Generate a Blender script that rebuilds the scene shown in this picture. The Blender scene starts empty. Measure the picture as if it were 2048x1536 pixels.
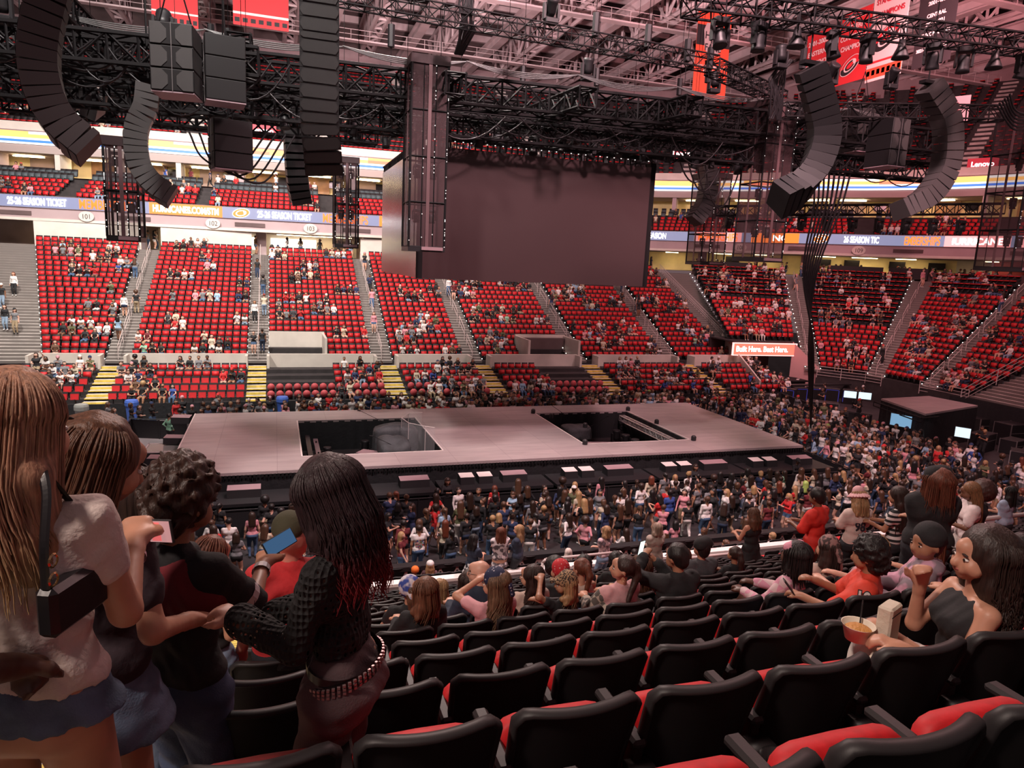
import bpy, math, random
import numpy as np
from mathutils import Vector, Matrix
random.seed(7); RN = np.random.RandomState(11)
SC = bpy.context.scene; COL = SC.collection
R = math.radians
# ---------------------------------------------------------------- camera
EYE = 10.3
cam = bpy.data.cameras.new('camera'); camo = bpy.data.objects.new('camera', cam); COL.objects.link(camo)
cam.sensor_fit = 'HORIZONTAL'; cam.sensor_width = 36.0; cam.lens = 36.0 * 1400 / 2048; cam.clip_start = 0.05; cam.clip_end = 400
yaw, pit, rol = R(18.9), R(9.85), R(-2.68)
Fv = Vector((math.sin(yaw) * math.cos(pit), math.cos(yaw) * math.cos(pit), -math.sin(pit)))
rv = Vector((math.cos(yaw), -math.sin(yaw), 0)); uv = rv.cross(Fv)
r2 = rv * math.cos(rol) - uv * math.sin(rol); u2 = rv * math.sin(rol) + uv * math.cos(rol)
camo.matrix_world = Matrix(((r2.x, u2.x, -Fv.x, 0), (r2.y, u2.y, -Fv.y, 0), (r2.z, u2.z, -Fv.z, EYE), (0, 0, 0, 1)))
SC.camera = camo
# ---------------------------------------------------------------- world, exposure, house lights
SC.view_settings.view_transform = 'Standard'; SC.view_settings.look = 'None'
SC.view_settings.gamma = 1.0; SC.view_settings.exposure = 0.12; SC.view_settings.use_curve_mapping = False
W = bpy.data.worlds.new('hall_air'); SC.world = W; W.use_nodes = True
W.node_tree.nodes['Background'].inputs[0].default_value = (0.62, 0.40, 0.42, 1)
W.node_tree.nodes['Background'].inputs[1].default_value = 0.21
SC.cycles.max_bounces = 4; SC.cycles.diffuse_bounces = 2; SC.cycles.glossy_bounces = 2
SC.cycles.transparent_max_bounces = 12; SC.cycles.transmission_bounces = 2
SC.cycles.sample_clamp_indirect = 3.0; SC.cycles.caustics_reflective = False; SC.cycles.caustics_refractive = False
def lamp(kind, name, loc, target, power, color, size=1.0, spot=None, blend=.5):
    l = bpy.data.lights.new(name, kind); l.energy = power; l.color = color
    if kind == 'AREA': l.shape = 'DISK'; l.size = size
    else: l.shadow_soft_size = size
    if spot: l.spot_size = R(spot); l.spot_blend = blend
    o = bpy.data.objects.new(name, l); COL.objects.link(o); o.location = loc
    d = Vector(target) - Vector(loc); o.rotation_euler = d.to_track_quat('-Z', 'Y').to_euler()
    return o
WHITE, WARM, PINK, ROSE = (1, .93, .86), (1, .9, .74), (1, .60, .62), (1, .42, .45)
# roof floodlights over the far bowl: neutral over the west half, rose over the end
for x, p, c in ((-16, 8600, WHITE), (0, 8000, WHITE), (16, 5400, (1, .78, .72)), (32, 3000, PINK), (46, 1700, ROSE)):
    lamp('SPOT', 'house_light', (x, 36, 31), (x * 1.05, 62, 5), p * 4.6, c, .8, 95, .6)
lamp('SPOT', 'house_light', (-14, 48, 30), (-12, 73, 16), 15000, WHITE, .8, 110, .6)
lamp('SPOT', 'house_light', (10, 48, 30), (8, 74, 16), 12000, (1, .85, .8), .8, 110, .6)
lamp('SPOT', 'house_light', (34, 30, 31), (56, 42, 6), 9000, ROSE, .8, 95, .6)
# floor and stage wash, and the near stand
lamp('SPOT', 'house_light', (-2, 16, 27), (2, 34, 1), 16000, (1, .90, .86), .8, 100, .6)
lamp('SPOT', 'house_light', (12, 14, 27), (15, 32, 1), 22000, (1, .62, .65), .8, 100, .6)
lamp('SPOT', 'house_light', (26, 14, 27), (31, 32, 1), 12000, (1, .52, .54), .8, 95, .6)
lamp('SPOT', 'house_light', (6, 30, 26), (8, 17, 1), 15000, (1, .86, .80), .8, 80, .6)
lamp('SPOT', 'house_light', (-1.5, 24, 24), (-1.2, 11, 4), 7000, (1, .95, .80), .6, 34, .6)
lamp('SPOT', 'house_light', (4, 22, 24), (4, 2, 8.6), 6000, (1, .66, .58), 1.2, 60, .7)
lamp('SPOT', 'house_light', (-10, -2, 24), (1, 4, 8.0), 10000, (1, .80, .70), 1.0, 60, .7)
lamp('SPOT', 'house_light', (20, 20, 25), (12, 7, 6), 6000, (1, .60, .58), 1.2, 60, .7)
# roof steel is lit from below by the catwalk floods
lamp('SPOT', 'catwalk_light', (10, 40, 22), (20, 62, 40), 52000, (1, .70, .72), 1.0, 120, .8)
lamp('SPOT', 'catwalk_light', (36, 30, 22), (52, 46, 40), 40000, ROSE, 1.0, 120, .8)
lamp('SPOT', 'catwalk_light', (-12, 40, 22), (-14, 72, 38), 30000, (1, .8, .8), 1.0, 120, .8)
# ---------------------------------------------------------------- materials
MATS = {}
def mat(name, col=(.5, .5, .5), rough=.6, metal=0, emit=None, es=1.0, bump=None, var=0.0, vscale=8, spec=.5, alpha=None, col2=None, coords='Object'):
    if name in MATS: return MATS[name]
    m = bpy.data.materials.new(name); m.use_nodes = True; nt = m.node_tree; N = nt.nodes; L = nt.links
    b = N['Principled BSDF']; b.inputs['Base Color'].default_value = (*col, 1); b.inputs['Roughness'].default_value = rough
    b.inputs['Metallic'].default_value = metal; b.inputs['Specular IOR Level'].default_value = spec
    if emit: b.inputs['Emission Color'].default_value = (*emit, 1); b.inputs['Emission Strength'].default_value = es
    if alpha is not None: b.inputs['Alpha'].default_value = alpha
    if var or col2 or bump:
        tc = N.new('ShaderNodeTexCoord'); nz = N.new('ShaderNodeTexNoise'); nz.inputs['Scale'].default_value = vscale
        nz.inputs['Detail'].default_value = 3; L.new(tc.outputs[coords], nz.inputs['Vector'])
        if var or col2:
            mx = N.new('ShaderNodeMix'); mx.data_type = 'RGBA'
            c2 = col2 if col2 else tuple(max(0, c * (1 - var)) for c in col)
            c1 = col if col2 else tuple(min(1, c * (1 + var)) for c in col)
            mx.inputs[6].default_value = (*c1, 1); mx.inputs[7].default_value = (*c2, 1)
            rp = N.new('ShaderNodeValToRGB'); rp.color_ramp.elements[0].position = .35; rp.color_ramp.elements[1].position = .65
            L.new(nz.outputs['Fac'], rp.inputs[0]); L.new(rp.outputs[0], mx.inputs[0]); L.new(mx.outputs[2], b.inputs['Base Color'])
        if bump:
            n2 = N.new('ShaderNodeTexNoise'); n2.inputs['Scale'].default_value = bump[0]; n2.inputs['Detail'].default_value = 4
            L.new(tc.outputs[coords], n2.inputs['Vector'])
            bp = N.new('ShaderNodeBump'); bp.inputs['Strength'].default_value = bump[1]; bp.inputs['Distance'].default_value = bump[2] if len(bump) > 2 else .01
            L.new(n2.outputs['Fac'], bp.inputs['Height']); L.new(bp.outputs['Normal'], b.inputs['Normal'])
    MATS[name] = m; return m
def nodes_of(m): return m.node_tree.nodes, m.node_tree.links, m.node_tree.nodes['Principled BSDF']
# ---------------------------------------------------------------- object helpers
def tag(o, label=None, cat=None, group=None, kind=None):
    if label: o['label'] = label
    if cat: o['category'] = cat
    if group: o['group'] = group
    if kind: o['kind'] = kind
    return o
def empty(name, loc=(0, 0, 0), rz=0, label=None, cat=None, group=None):
    o = bpy.data.objects.new(name, None); COL.objects.link(o); o.location = loc; o.rotation_euler = (0, 0, rz); o.empty_display_size = .1
    return tag(o, label, cat, group)
def link(name, me, parent=None, loc=None, rot=None):
    o = bpy.data.objects.new(name, me); COL.objects.link(o)
    if parent: o.parent = parent
    if loc is not None: o.location = loc
    if rot is not None: o.rotation_euler = rot
    return o
def np_mesh(name, V, F, mats, mi=None, smooth=False):
    """V (n,3); F (m,4) int quads (or list of arrays); mi per-face material index"""
    me = bpy.data.meshes.new(name); V = np.asarray(V, np.float32); F = np.asarray(F, np.int32); n, m, k = len(V), len(F), F.shape[1] if len(F) else 4
    me.vertices.add(n); me.vertices.foreach_set('co', V.ravel()); me.loops.add(m * k); me.loops.foreach_set('vertex_index', F.ravel())
    me.polygons.add(m); me.polygons.foreach_set('loop_start', np.arange(0, m * k, k, dtype=np.int32))
    for x in (mats if isinstance(mats, (list, tuple)) else [mats]): me.materials.append(x)
    if mi is not None: me.polygons.foreach_set('material_index', np.asarray(mi, np.int32))
    if smooth: me.polygons.foreach_set('use_smooth', np.ones(m, bool))
    me.update(calc_edges=True); return me
class MB:
    """mesh builder: quads/tris collected as one mesh with material slots"""
    def __init__(s): s.v = []; s.f = []; s.mi = []; s.mats = []; s.cur = 0; s.M = None; s.sm = []; s.smooth = False
    def mat(s, m):
        if m not in s.mats: s.mats.append(m)
        s.cur = s.mats.index(m); return s
    def add(s, vs, fs):
        b = len(s.v)
        if s.M is not None: vs = [s.M @ Vector(v) for v in vs]
        s.v += [tuple(v) for v in vs]; s.f += [tuple(i + b for i in f) for f in fs]; s.mi += [s.cur] * len(fs); s.sm += [s.smooth] * len(fs)
        return s
    def box(s, c, d, rz=0, rx=0, ry=0):
        x, y, z = d[0] / 2, d[1] / 2, d[2] / 2
        vs = [(-x, -y, -z), (x, -y, -z), (x, y, -z), (-x, y, -z), (-x, -y, z), (x, -y, z), (x, y, z), (-x, y, z)]
        if rz or rx or ry:
            m = Matrix.Rotation(rz, 3, 'Z') @ Matrix.Rotation(ry, 3, 'Y') @ Matrix.Rotation(rx, 3, 'X'); vs = [m @ Vector(v) for v in vs]
        vs = [(v[0] + c[0], v[1] + c[1], v[2] + c[2]) for v in vs]
        return s.add(vs, [(0, 3, 2, 1), (4, 5, 6, 7), (0, 1, 5, 4), (1, 2, 6, 5), (2, 3, 7, 6), (3, 0, 4, 7)])
    def b2(s, x0, x1, y0, y1, z0, z1): return s.box(((x0 + x1) / 2, (y0 + y1) / 2, (z0 + z1) / 2), (x1 - x0, y1 - y0, z1 - z0))
    def bev(s, c, d, b=.01, rz=0, rx=0):
        """box with chamfered edges"""
        x, y, z = d[0] / 2, d[1] / 2, d[2] / 2; vs = []
        for sx in (-1, 1):
            for sy in (-1, 1):
                for sz in (-1, 1):
                    vs += [(sx * (x - b), sy * (y - b), sz * z), (sx * (x - b), sy * y, sz * (z - b)), (sx * x, sy * (y - b), sz * (z - b))]
        I = lambda sx, sy, sz, k: ((sx > 0) * 4 + (sy > 0) * 2 + (sz > 0)) * 3 + k
        fs = []
        for t in (-1, 1):
            q = [I(-1, -1, t, 0), I(1, -1, t, 0), I(1, 1, t, 0), I(-1, 1, t, 0)]; fs.append(q if t > 0 else q[::-1])
            q = [I(-1, t, -1, 1), I(1, t, -1, 1), I(1, t, 1, 1), I(-1, t, 1, 1)]; fs.append(q if t < 0 else q[::-1])
            q = [I(t, -1, -1, 2), I(t, 1, -1, 2), I(t, 1, 1, 2), I(t, -1, 1, 2)]; fs.append(q if t > 0 else q[::-1])
        for a in (-1, 1):
            for c_ in (-1, 1):
                fs.append((I(-1, a, c_, 0), I(1, a, c_, 0), I(1, a, c_, 1), I(-1, a, c_, 1)))
                fs.append((I(a, -1, c_, 0), I(a, 1, c_, 0), I(a, 1, c_, 2), I(a, -1, c_, 2)))
                fs.append((I(a, c_, -1, 1), I(a, c_, 1, 1), I(a, c_, 1, 2), I(a, c_, -1, 2)))
                for e in (-1, 1): fs.append((I(a, c_, e, 0), I(a, c_, e, 1), I(a, c_, e, 2)))
        m = Matrix.Rotation(rz, 3, 'Z') @ Matrix.Rotation(rx, 3, 'X')
        return s.add([tuple(m @ Vector(v) + Vector(c)) for v in vs], fs)
    def tube(s, p0, p1, r, n=6, r1=None, cap=True):
        p0, p1 = Vector(p0), Vector(p1); d = p1 - p0
        if d.length < 1e-6: return s
        q = d.to_track_quat('Z', 'Y').to_matrix(); r1 = r if r1 is None else r1
        vs = [p0 + q @ Vector((r * math.cos(2 * math.pi * i / n), r * math.sin(2 * math.pi * i / n), 0)) for i in range(n)]
        vs += [p1 + q @ Vector((r1 * math.cos(2 * math.pi * i / n), r1 * math.sin(2 * math.pi * i / n), 0)) for i in range(n)]
        fs = [(i, (i + 1) % n, n + (i + 1) % n, n + i) for i in range(n)]
        if cap: fs += [tuple(range(n))[::-1], tuple(range(n, 2 * n))]
        return s.add(vs, fs)
    def path(s, pts, r, n=6, closed=False):
        for a, b in zip(pts, pts[1:] + (pts[:1] if closed else [])): s.tube(a, b, r, n)
        return s
    def quad(s, a, b, c, d): return s.add([a, b, c, d], [(0, 1, 2, 3)])
    def lathe(s, prof, c=(0, 0, 0), n=16, axis='Z', sx=1, sy=1):
        vs = []; m = len(prof)
        for r, z in prof:
            for i in range(n):
                a = 2 * math.pi * i / n; p = (r * math.cos(a) * sx, r * math.sin(a) * sy, z)
                if axis == 'Y': p = (p[0], p[2], p[1])
                if axis == 'X': p = (p[2], p[0], p[1])
                vs.append((p[0] + c[0], p[1] + c[1], p[2] + c[2]))
        fs = [(j * n + i, j * n + (i + 1) % n, (j + 1) * n + (i + 1) % n, (j + 1) * n + i) for j in range(m - 1) for i in range(n)]
        return s.add(vs, fs)
    def mesh(s, name):
        me = bpy.data.meshes.new(name); me.from_pydata(s.v, [], s.f)
        for m in s.mats: me.materials.append(m)
        me.polygons.foreach_set('material_index', s.mi); me.polygons.foreach_set('use_smooth', s.sm); me.update(); return me
    def obj(s, name, parent=None, loc=None, rot=None): return link(name, s.mesh(name), parent, loc, rot)
def struct(o): o['kind'] = 'structure'; return o
def text(name, body, size, loc, rot, m, parent=None, ext=.01, align='LEFT', sx=1.0, bold=0.0, shear=0):
    c = bpy.data.curves.new(name, 'FONT'); c.body = body; c.size = size; c.extrude = ext; c.align_x = align; c.offset = bold; c.shear = shear
    c.materials.append(m); o = link(name, c, parent, loc, rot); o.scale = (sx, 1, 1); return o
def curve(name, splines, r, m, parent=None, res=1, radii=None, cyc=False):
    c = bpy.data.curves.new(name, 'CURVE'); c.dimensions = '3D'; c.bevel_depth = r; c.bevel_resolution = res; c.use_fill_caps = True
    for k, pts in enumerate(splines):
        s = c.splines.new('POLY'); s.points.add(len(pts) - 1)
        s.points.foreach_set('co', [q for p in pts for q in (p[0], p[1], p[2], 1)])
        if radii is not None: s.points.foreach_set('radius', radii[k])
        s.use_cyclic_u = cyc; s.use_smooth = True
    c.materials.append(m); return link(name, c, parent)
def catenary(a, b, sag, n=10):
    a, b = Vector(a), Vector(b); return [tuple(a.lerp(b, i / n) - Vector((0, 0, sag * 4 * (i / n) * (1 - i / n)))) for i in range(n + 1)]
def bez(p, n=12):
    """smooth polyline through control points (Catmull-Rom)"""
    p = [Vector(q) for q in p]; p = [p[0] * 2 - p[1]] + p + [p[-1] * 2 - p[-2]]; out = []
    for i in range(1, len(p) - 2):
        for j in range(n):
            t = j / n; a, b, c, d = p[i - 1], p[i], p[i + 1], p[i + 2]
            out.append(tuple(.5 * ((2 * b) + (c - a) * t + (2 * a - 5 * b + 4 * c - d) * t * t + (3 * b - a - 3 * c + d) * t ** 3)))
    return out + [tuple(p[-2])]
# ================================================================ figures: one smooth skin grown over joints
def _cap(P, a, b, ra, rb):
    a = np.array(a, float); b = np.array(b, float); ab = b - a; L = ab @ ab
    t = np.clip(((P - a) @ ab) / L, 0, 1) if L > 1e-12 else np.zeros(P.shape[:-1])
    return np.linalg.norm(P - (a + t[..., None] * ab), axis=-1) - (ra + (rb - ra) * t), t
def grow(caps, res, k=.02, cuts=(), post=None):
    """caps: (a, b, ra, rb, reg, reg2, tsplit). Returns V, F(quads), region per face"""
    A = np.array([c[0] for c in caps], float); B = np.array([c[1] for c in caps], float); rm = np.array([max(c[2], c[3]) for c in caps])
    lo = np.minimum(A, B) - rm[:, None]; hi = np.maximum(A, B) + rm[:, None]
    mg = k + 2.5 * res; l0 = lo.min(0) - mg; n = np.ceil((hi.max(0) + mg - l0) / res).astype(int) + 1
    D = np.full(n, 1.0, np.float32)
    for c, l, h in zip(caps, lo, hi):
        i0 = np.maximum(((l - mg - l0) / res).astype(int), 0); i1 = np.minimum(np.ceil((h + mg - l0) / res).astype(int) + 1, n)
        g = np.stack(np.meshgrid(*[l0[q] + res * np.arange(i0[q], i1[q]) for q in range(3)], indexing='ij'), -1)
        d, _ = _cap(g, c[0], c[1], c[2], c[3]); s = (slice(i0[0], i1[0]), slice(i0[1], i1[1]), slice(i0[2], i1[2])); o = D[s]
        kk = k; hh = np.maximum(kk - np.abs(o - d), 0) / kk; D[s] = np.minimum(o, d) - hh * hh * kk * .25
    if cuts or post:
        g = np.stack(np.meshgrid(*[l0[q] + res * np.arange(n[q]) for q in range(3)], indexing='ij'), -1)
        for p, nn in cuts: D = np.maximum(D, (g - np.array(p)) @ np.array(nn, float))
        if post: D = post(g, D)
    S = D < 0
    ns = n - 1; cs = np.zeros(ns, np.int8)
    for i in (0, 1):
        for j in (0, 1):
            for q in (0, 1): cs += S[i:ns[0] + i, j:ns[1] + j, q:ns[2] + q]
    act = (cs > 0) & (cs < 8); idx = np.full(ns, -1, np.int64); cells = np.argwhere(act); idx[act] = np.arange(len(cells))
    P = np.zeros((len(cells), 3)); W_ = np.zeros(len(cells))
    for ax in range(3):
        o1, o2 = [q for q in range(3) if q != ax]
        for i in (0, 1):
            for j in (0, 1):
                off = np.zeros(3, int); off[o1] = i; off[o2] = j; c0 = cells + off; c1 = c0.copy(); c1[:, ax] += 1
                d0 = D[tuple(c0.T)]; d1 = D[tuple(c1.T)]; m = (d0 < 0) != (d1 < 0); t = d0[m] / (d0[m] - d1[m])
                pt = c0[m].astype(float); pt[:, ax] += t; P[m] += pt; W_[m] += 1
    V = l0 + res * P / W_[:, None]; F = []
    for ax in range(3):
        o1, o2 = [(1, 2), (2, 0), (0, 1)][ax]; sl0 = [slice(1, -1)] * 3; sl0[ax] = slice(0, -1); sl1 = list(sl0); sl1[ax] = slice(1, None)
        s0, s1 = S[tuple(sl0)], S[tuple(sl1)]; e = np.argwhere(s0 != s1)
        if not len(e): continue
        w = s0[tuple(e.T)]; base = e + 1; base[:, ax] -= 1; q = []
        for i, j in ((-1, -1), (0, -1), (0, 0), (-1, 0)):
            c = base.copy(); c[:, o1] += i; c[:, o2] += j; q.append(idx[tuple(c.T)])
        q = np.stack(q, 1); q[~w] = q[~w][:, ::-1]; F.append(q)
    F = np.concatenate(F); C_ = V[F].mean(1); best = np.full(len(C_), 9.); reg = np.zeros(len(C_), int)
    for c in caps:
        d, t = _cap(C_, c[0], c[1], c[2], c[3]); r = np.where(t < c[6], c[4], c[5]); m = d < best; best[m] = d[m]; reg[m] = r[m]
    return V, F, reg
def ik(a, c, l1, l2, hint):
    a, c, hint = Vector(a), Vector(c), Vector(hint); d = c - a; L = min(d.length, (l1 + l2) * .995); d = d.normalized(); c = a + d * L
    x = (l1 * l1 - l2 * l2 + L * L) / (2 * L); h = math.sqrt(max(l1 * l1 - x * x, 0)); n = hint - d * hint.dot(d)
    n = n.normalized() if n.length > 1e-6 else Vector((0, 1, 0)); return tuple(a + d * x + n * h), tuple(c)
SKIN, HAIR, TOP, BOT, SHOE, HAT = 0, 1, 2, 3, 4, 5
POSES = dict(
    stand=dict(), stand2=dict(fl=(-.07, .02, .03), fr=(.07, -.04, .03), hl=(-.17, .02, .47), hr=(.10, .14, .60)),
    phone=dict(hl=(-.05, .18, .70), hr=(.06, .20, .71), hp=-.35), folded=dict(hl=(.05, .11, .68), hr=(-.05, .12, .66)),
    hips=dict(hl=(-.13, .02, .56), hr=(.13, .02, .56)), up=dict(hl=(-.12, .16, 1.02), hr=(.12, .16, 1.04), hp=.1),
    walk=dict(fl=(-.05, .14, .03), fr=(.05, -.16, .07), hl=(-.15, -.05, .50), hr=(.15, .12, .52)),
    sit=dict(pz=.315, lean=-.08, fl=(-.07, .30, .03), fr=(.07, .30, .03), hl=(-.08, .20, .42), hr=(.08, .20, .42)),
    sitlean=dict(pz=.315, lean=.45, fl=(-.07, .26, .03), fr=(.07, .28, .03), hl=(-.03, .30, .42), hr=(.04, .30, .44), hp=-.1),
    sitphone=dict(pz=.315, lean=.08, fl=(-.07, .30, .03), fr=(.07, .28, .03), hl=(-.03, .24, .55), hr=(.05, .24, .56), hp=-.4),
    situp=dict(pz=.315, lean=0, fl=(-.09, .28, .03), fr=(.08, .30, .03), hl=(-.16, .05, .80), hr=(.06, .20, .46)),
    floor=dict(pz=.085, lean=.1, fl=(-.12, .30, .03), fr=(.12, .30, .03), hl=(-.1, .22, .2), hr=(.1, .22, .2)))
def joints(p, w=1.0):
    """world-free joint set, heights as fractions of stature"""
    pz = p.get('pz', .52); lean = p.get('lean', 0); tw = p.get('twist', 0); side = p.get('side', 0)
    M = Matrix.Translation((0, 0, pz)) @ Matrix.Rotation(tw, 4, 'Z') @ Matrix.Rotation(side, 4, 'Y') @ Matrix.Rotation(-lean, 4, 'X')
    T = lambda x, y, z: tuple(M @ Vector((x, y, z - .52)))
    hm = M @ Matrix.Translation((0, 0, .86 - .52)) @ Matrix.Rotation(p.get('hy', 0), 4, 'Z') @ Matrix.Rotation(p.get('hr_', 0), 4, 'Y') @ Matrix.Rotation(p.get('hp', 0) + lean * .8, 4, 'X')
    Hd = lambda x, y, z: tuple(hm @ Vector((x, y, z - .86)))
    J = dict(T=T, Hd=Hd, hm=hm)
    for s, n in ((-1, 'l'), (1, 'r')):
        J['sh' + n] = T(s * .098 * w, 0, .80); J['hip' + n] = tuple(Vector((0, 0, pz - .02)) + Matrix.Rotation(tw * .5, 3, 'Z') @ Vector((s * .052, 0, 0)))
        hd = p.get('h' + n, (s * .15, .02, .46)); ft = p.get('f' + n, (s * .055, 0, .03))
        J['el' + n], J['wr' + n] = ik(J['sh' + n], hd, .165, .150, p.get('e' + n, (s * .6, -.7, -.5)))
        J['kn' + n], J['an' + n] = ik(J['hip' + n], ft, .245, .245, p.get('k' + n, (s * .15, 1, .25)))
    return J
def body_caps(p, fem=1, w=1.0, sleeve=.5, legs=1.0, thick=1.0, hand=True, foot=True, tank=False):
    J = joints(p, w); T, Hd = J['T'], J['Hd']; c = []; t = thick
    A = lambda a, b, ra, rb, g, g2=None, ts=1.1: c.append((a, b, ra * t, rb * t, g, g if g2 is None else g2, ts))
    SH = SKIN if tank else TOP
    A(T(-.085 * w, -.005, .795), T(.085 * w, -.005, .795), .036, .036, SH); A(T(-.052 * w, 0, .745), T(.052 * w, 0, .745), .062, .062, TOP)
    if fem: A(T(-.042, .042, .735), T(.042, .042, .735), .036, .036, TOP)
    A(T(-.032 * w, 0, .64), T(.032 * w, 0, .64), .054, .054, TOP); A(T(0, 0, .74), T(0, 0, .62), .060, .056, TOP)
    A(T(-.046 * w, -.004, .545), T(.046 * w, -.004, .545), .062, .062, TOP, BOT, -1 if p.get('tuck') else 1.1)
    pz = p.get('pz', .52)
    A(J['hipl'], J['hipr'], .064, .064, BOT); b = T(0, -.03, .5)
    A((b[0] - .04, b[1], b[2]), (b[0] + .04, b[1], b[2]), .052, .052, BOT)
    A(T(0, -.012, .80), Hd(0, -.006, .905), .033, .030, SKIN)
    A(Hd(0, -.008, .945), Hd(0, -.002, .938), .056, .056, SKIN); A(Hd(0, .02, .905), Hd(0, .014, .93), .036, .046, SKIN)
    A(Hd(0, .056, .925), Hd(0, .066, .912), .007, .010, SKIN)
    for n in 'lr':
        s = -1 if n == 'l' else 1
        ua = TOP if not tank else SKIN
        A(J['sh' + n], J['el' + n], .031, .025, ua, TOP if sleeve > 1 else SKIN, sleeve if sleeve < 1 else 2)
        A(J['el' + n], J['wr' + n], .025, .017, TOP if sleeve > 1 else SKIN)
        e, wv = Vector(J['el' + n]), Vector(J['wr' + n]); d = (wv - e).normalized()
        if hand: A(J['wr' + n], tuple(wv + d * .045), .017, .020, SKIN); A(tuple(wv + d * .045), tuple(wv + d * .085), .018, .010, SKIN)
        A(J['hip' + n], J['kn' + n], .062, .040, BOT, BOT if legs >= 1 else SKIN, 2 if legs >= 1 else legs)
        kn, an = Vector(J['kn' + n]), Vector(J['an' + n]); g = BOT if legs >= 1 else SKIN
        A(J['kn' + n], J['an' + n], .038, .024, g); m = kn.lerp(an, .32); A(tuple(m + Vector((0, -.010, 0))), tuple(kn.lerp(an, .5)), .036, .028, g)
        fy = p.get('foot', 0)
        if foot: A((an.x, an.y - .015, an.z - .004), (an.x + math.sin(fy) * .1 + s * .012, an.y + .10, max(an.z - .014, .014)), .026, .018, SHOE)
    return c, J
def hair_caps(J, style, sc=1.0):
    Hd, T = J['Hd'], J['T']; c = []
    A = lambda a, b, ra, rb, g=HAIR: c.append((a, b, ra, rb, g, g, 2))
    if style != 'bald' and style != 'cap':
        A(Hd(0, -.016, .957), Hd(0, -.012, .95), .061, .060)
    if style in ('long', 'vlong', 'mid', 'braid'):
        e = {'long': .73, 'vlong': .66, 'mid': .82, 'braid': .70}[style]
        A(Hd(-.02, -.035, .94), T(-.03, -.062, e), .048, .036); A(Hd(.02, -.035, .94), T(.03, -.062, e), .048, .036)
        A(Hd(-.045, -.005, .93), T(-.055, -.03, max(e, .78)), .026, .022); A(Hd(.045, -.005, .93), T(.055, -.03, max(e, .78)), .026, .022)
    if style == 'afro': A(Hd(0, -.02, .965), Hd(0, -.02, .97), .092, .092)
    if style == 'curly': A(Hd(0, -.02, .955), Hd(0, -.03, .90), .072, .06)
    if style == 'pony': A(Hd(0, -.07, .97), T(0, -.09, .80), .026, .02)
    if style == 'bun': A(Hd(0, -.05, 1.0), Hd(0, -.055, 1.005), .032, .03)
    return c
def hat_caps(J, kind):
    Hd = J['Hd']; c = []; A = lambda a, b, ra, rb: c.append((a, b, ra, rb, HAT, HAT, 2))
    if kind in ('cap', 'capback'):
        A(Hd(0, -.012, .972), Hd(0, -.012, .968), .062, .062); s = -1 if kind == 'capback' else 1
        A(Hd(-.02, s * .06, .968), Hd(.02, s * .06, .968), .014, .014); A(Hd(0, s * .04, .97), Hd(0, s * .095, .962), .018, .012)
    if kind == 'bucket': A(Hd(0, -.01, .985), Hd(0, -.01, .98), .062, .062); A(Hd(-.03, 0, .955), Hd(.03, 0, .955), .05, .05); A(Hd(0, -.05, .955), Hd(0, .045, .955), .045, .045)
    if kind == 'beanie': A(Hd(0, -.015, .975), Hd(0, -.012, .968), .066, .064)
    if kind == 'bandana': A(Hd(0, -.012, .962), Hd(0, -.012, .96), .063, .063); A(Hd(0, -.07, .94), Hd(0, -.085, .90), .02, .012)
    return c
# palette shared by every crowd figure
PALC = {}
def P_(name, col, rough=.8): PALC[name] = mat(name, col, rough, var=.12, vscale=14); return PALC[name]
SK = [('fair skin', P_('skin_fair', (.62, .36, .27), .55)), ('light skin', P_('skin_light', (.52, .28, .19), .55)), ('tan skin', P_('skin_tan', (.38, .19, .11), .55)), ('brown skin', P_('skin_brown', (.20, .09, .05), .5)), ('dark skin', P_('skin_dark', (.09, .04, .025), .5))]
HC = [('black', P_('hair_black', (.010, .008, .008), .45)), ('dark brown', P_('hair_dark_brown', (.028, .014, .009), .45)), ('brown', P_('hair_brown', (.075, .034, .018), .45)), ('blonde', P_('hair_blonde', (.36, .22, .10), .5)), ('auburn', P_('hair_auburn', (.13, .032, .015), .45)), ('grey', P_('hair_grey', (.3, .28, .26), .5)), ('green', P_('hair_green', (.35, .5, .12), .5))]
CT = [('white', P_('cloth_white', (.72, .68, .66))), ('black', P_('cloth_black', (.012, .012, .014))), ('black', PALC['cloth_black']), ('grey', P_('cloth_grey', (.17, .17, .18))), ('navy', P_('cloth_navy', (.018, .03, .085))), ('red', P_('cloth_red', (.52, .02, .022))), ('cream', P_('cloth_cream', (.56, .48, .36))), ('pink', P_('cloth_pink', (.62, .26, .30))), ('royal blue', P_('cloth_royal_blue', (.03, .07, .28))), ('light blue', P_('cloth_light_blue', (.30, .45, .60))), ('olive', P_('cloth_olive', (.10, .11, .05))), ('brown', P_('cloth_brown', (.12, .06, .035))), ('maroon', P_('cloth_maroon', (.13, .015, .02))), ('mint green', P_('cloth_mint', (.25, .5, .35))), ('charcoal', P_('cloth_charcoal', (.045, .045, .05)))]
CB = [('blue jeans', P_('denim_blue', (.07, .13, .24))), ('black trousers', P_('trousers_black', (.012, .012, .014))), ('dark jeans', P_('denim_dark', (.02, .035, .075))), ('pale jeans', P_('denim_pale', (.22, .30, .40))), ('grey trousers', P_('trousers_grey', (.16, .16, .165))), ('khaki trousers', P_('trousers_khaki', (.32, .24, .15))), ('white trousers', P_('trousers_white', (.62, .58, .55)))]
SHOES = [P_('shoe_white', (.65, .62, .6)), P_('shoe_black', (.015, .015, .015))]
HATC = [('white', P_('hat_white', (.7, .67, .65))), ('black', P_('hat_black', (.012, .012, .014))), ('red', P_('hat_red', (.55, .03, .03))), ('navy', P_('hat_navy', (.02, .035, .10))), ('pink', P_('hat_pink', (.6, .28, .32)))]
TPL = {}
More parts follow.
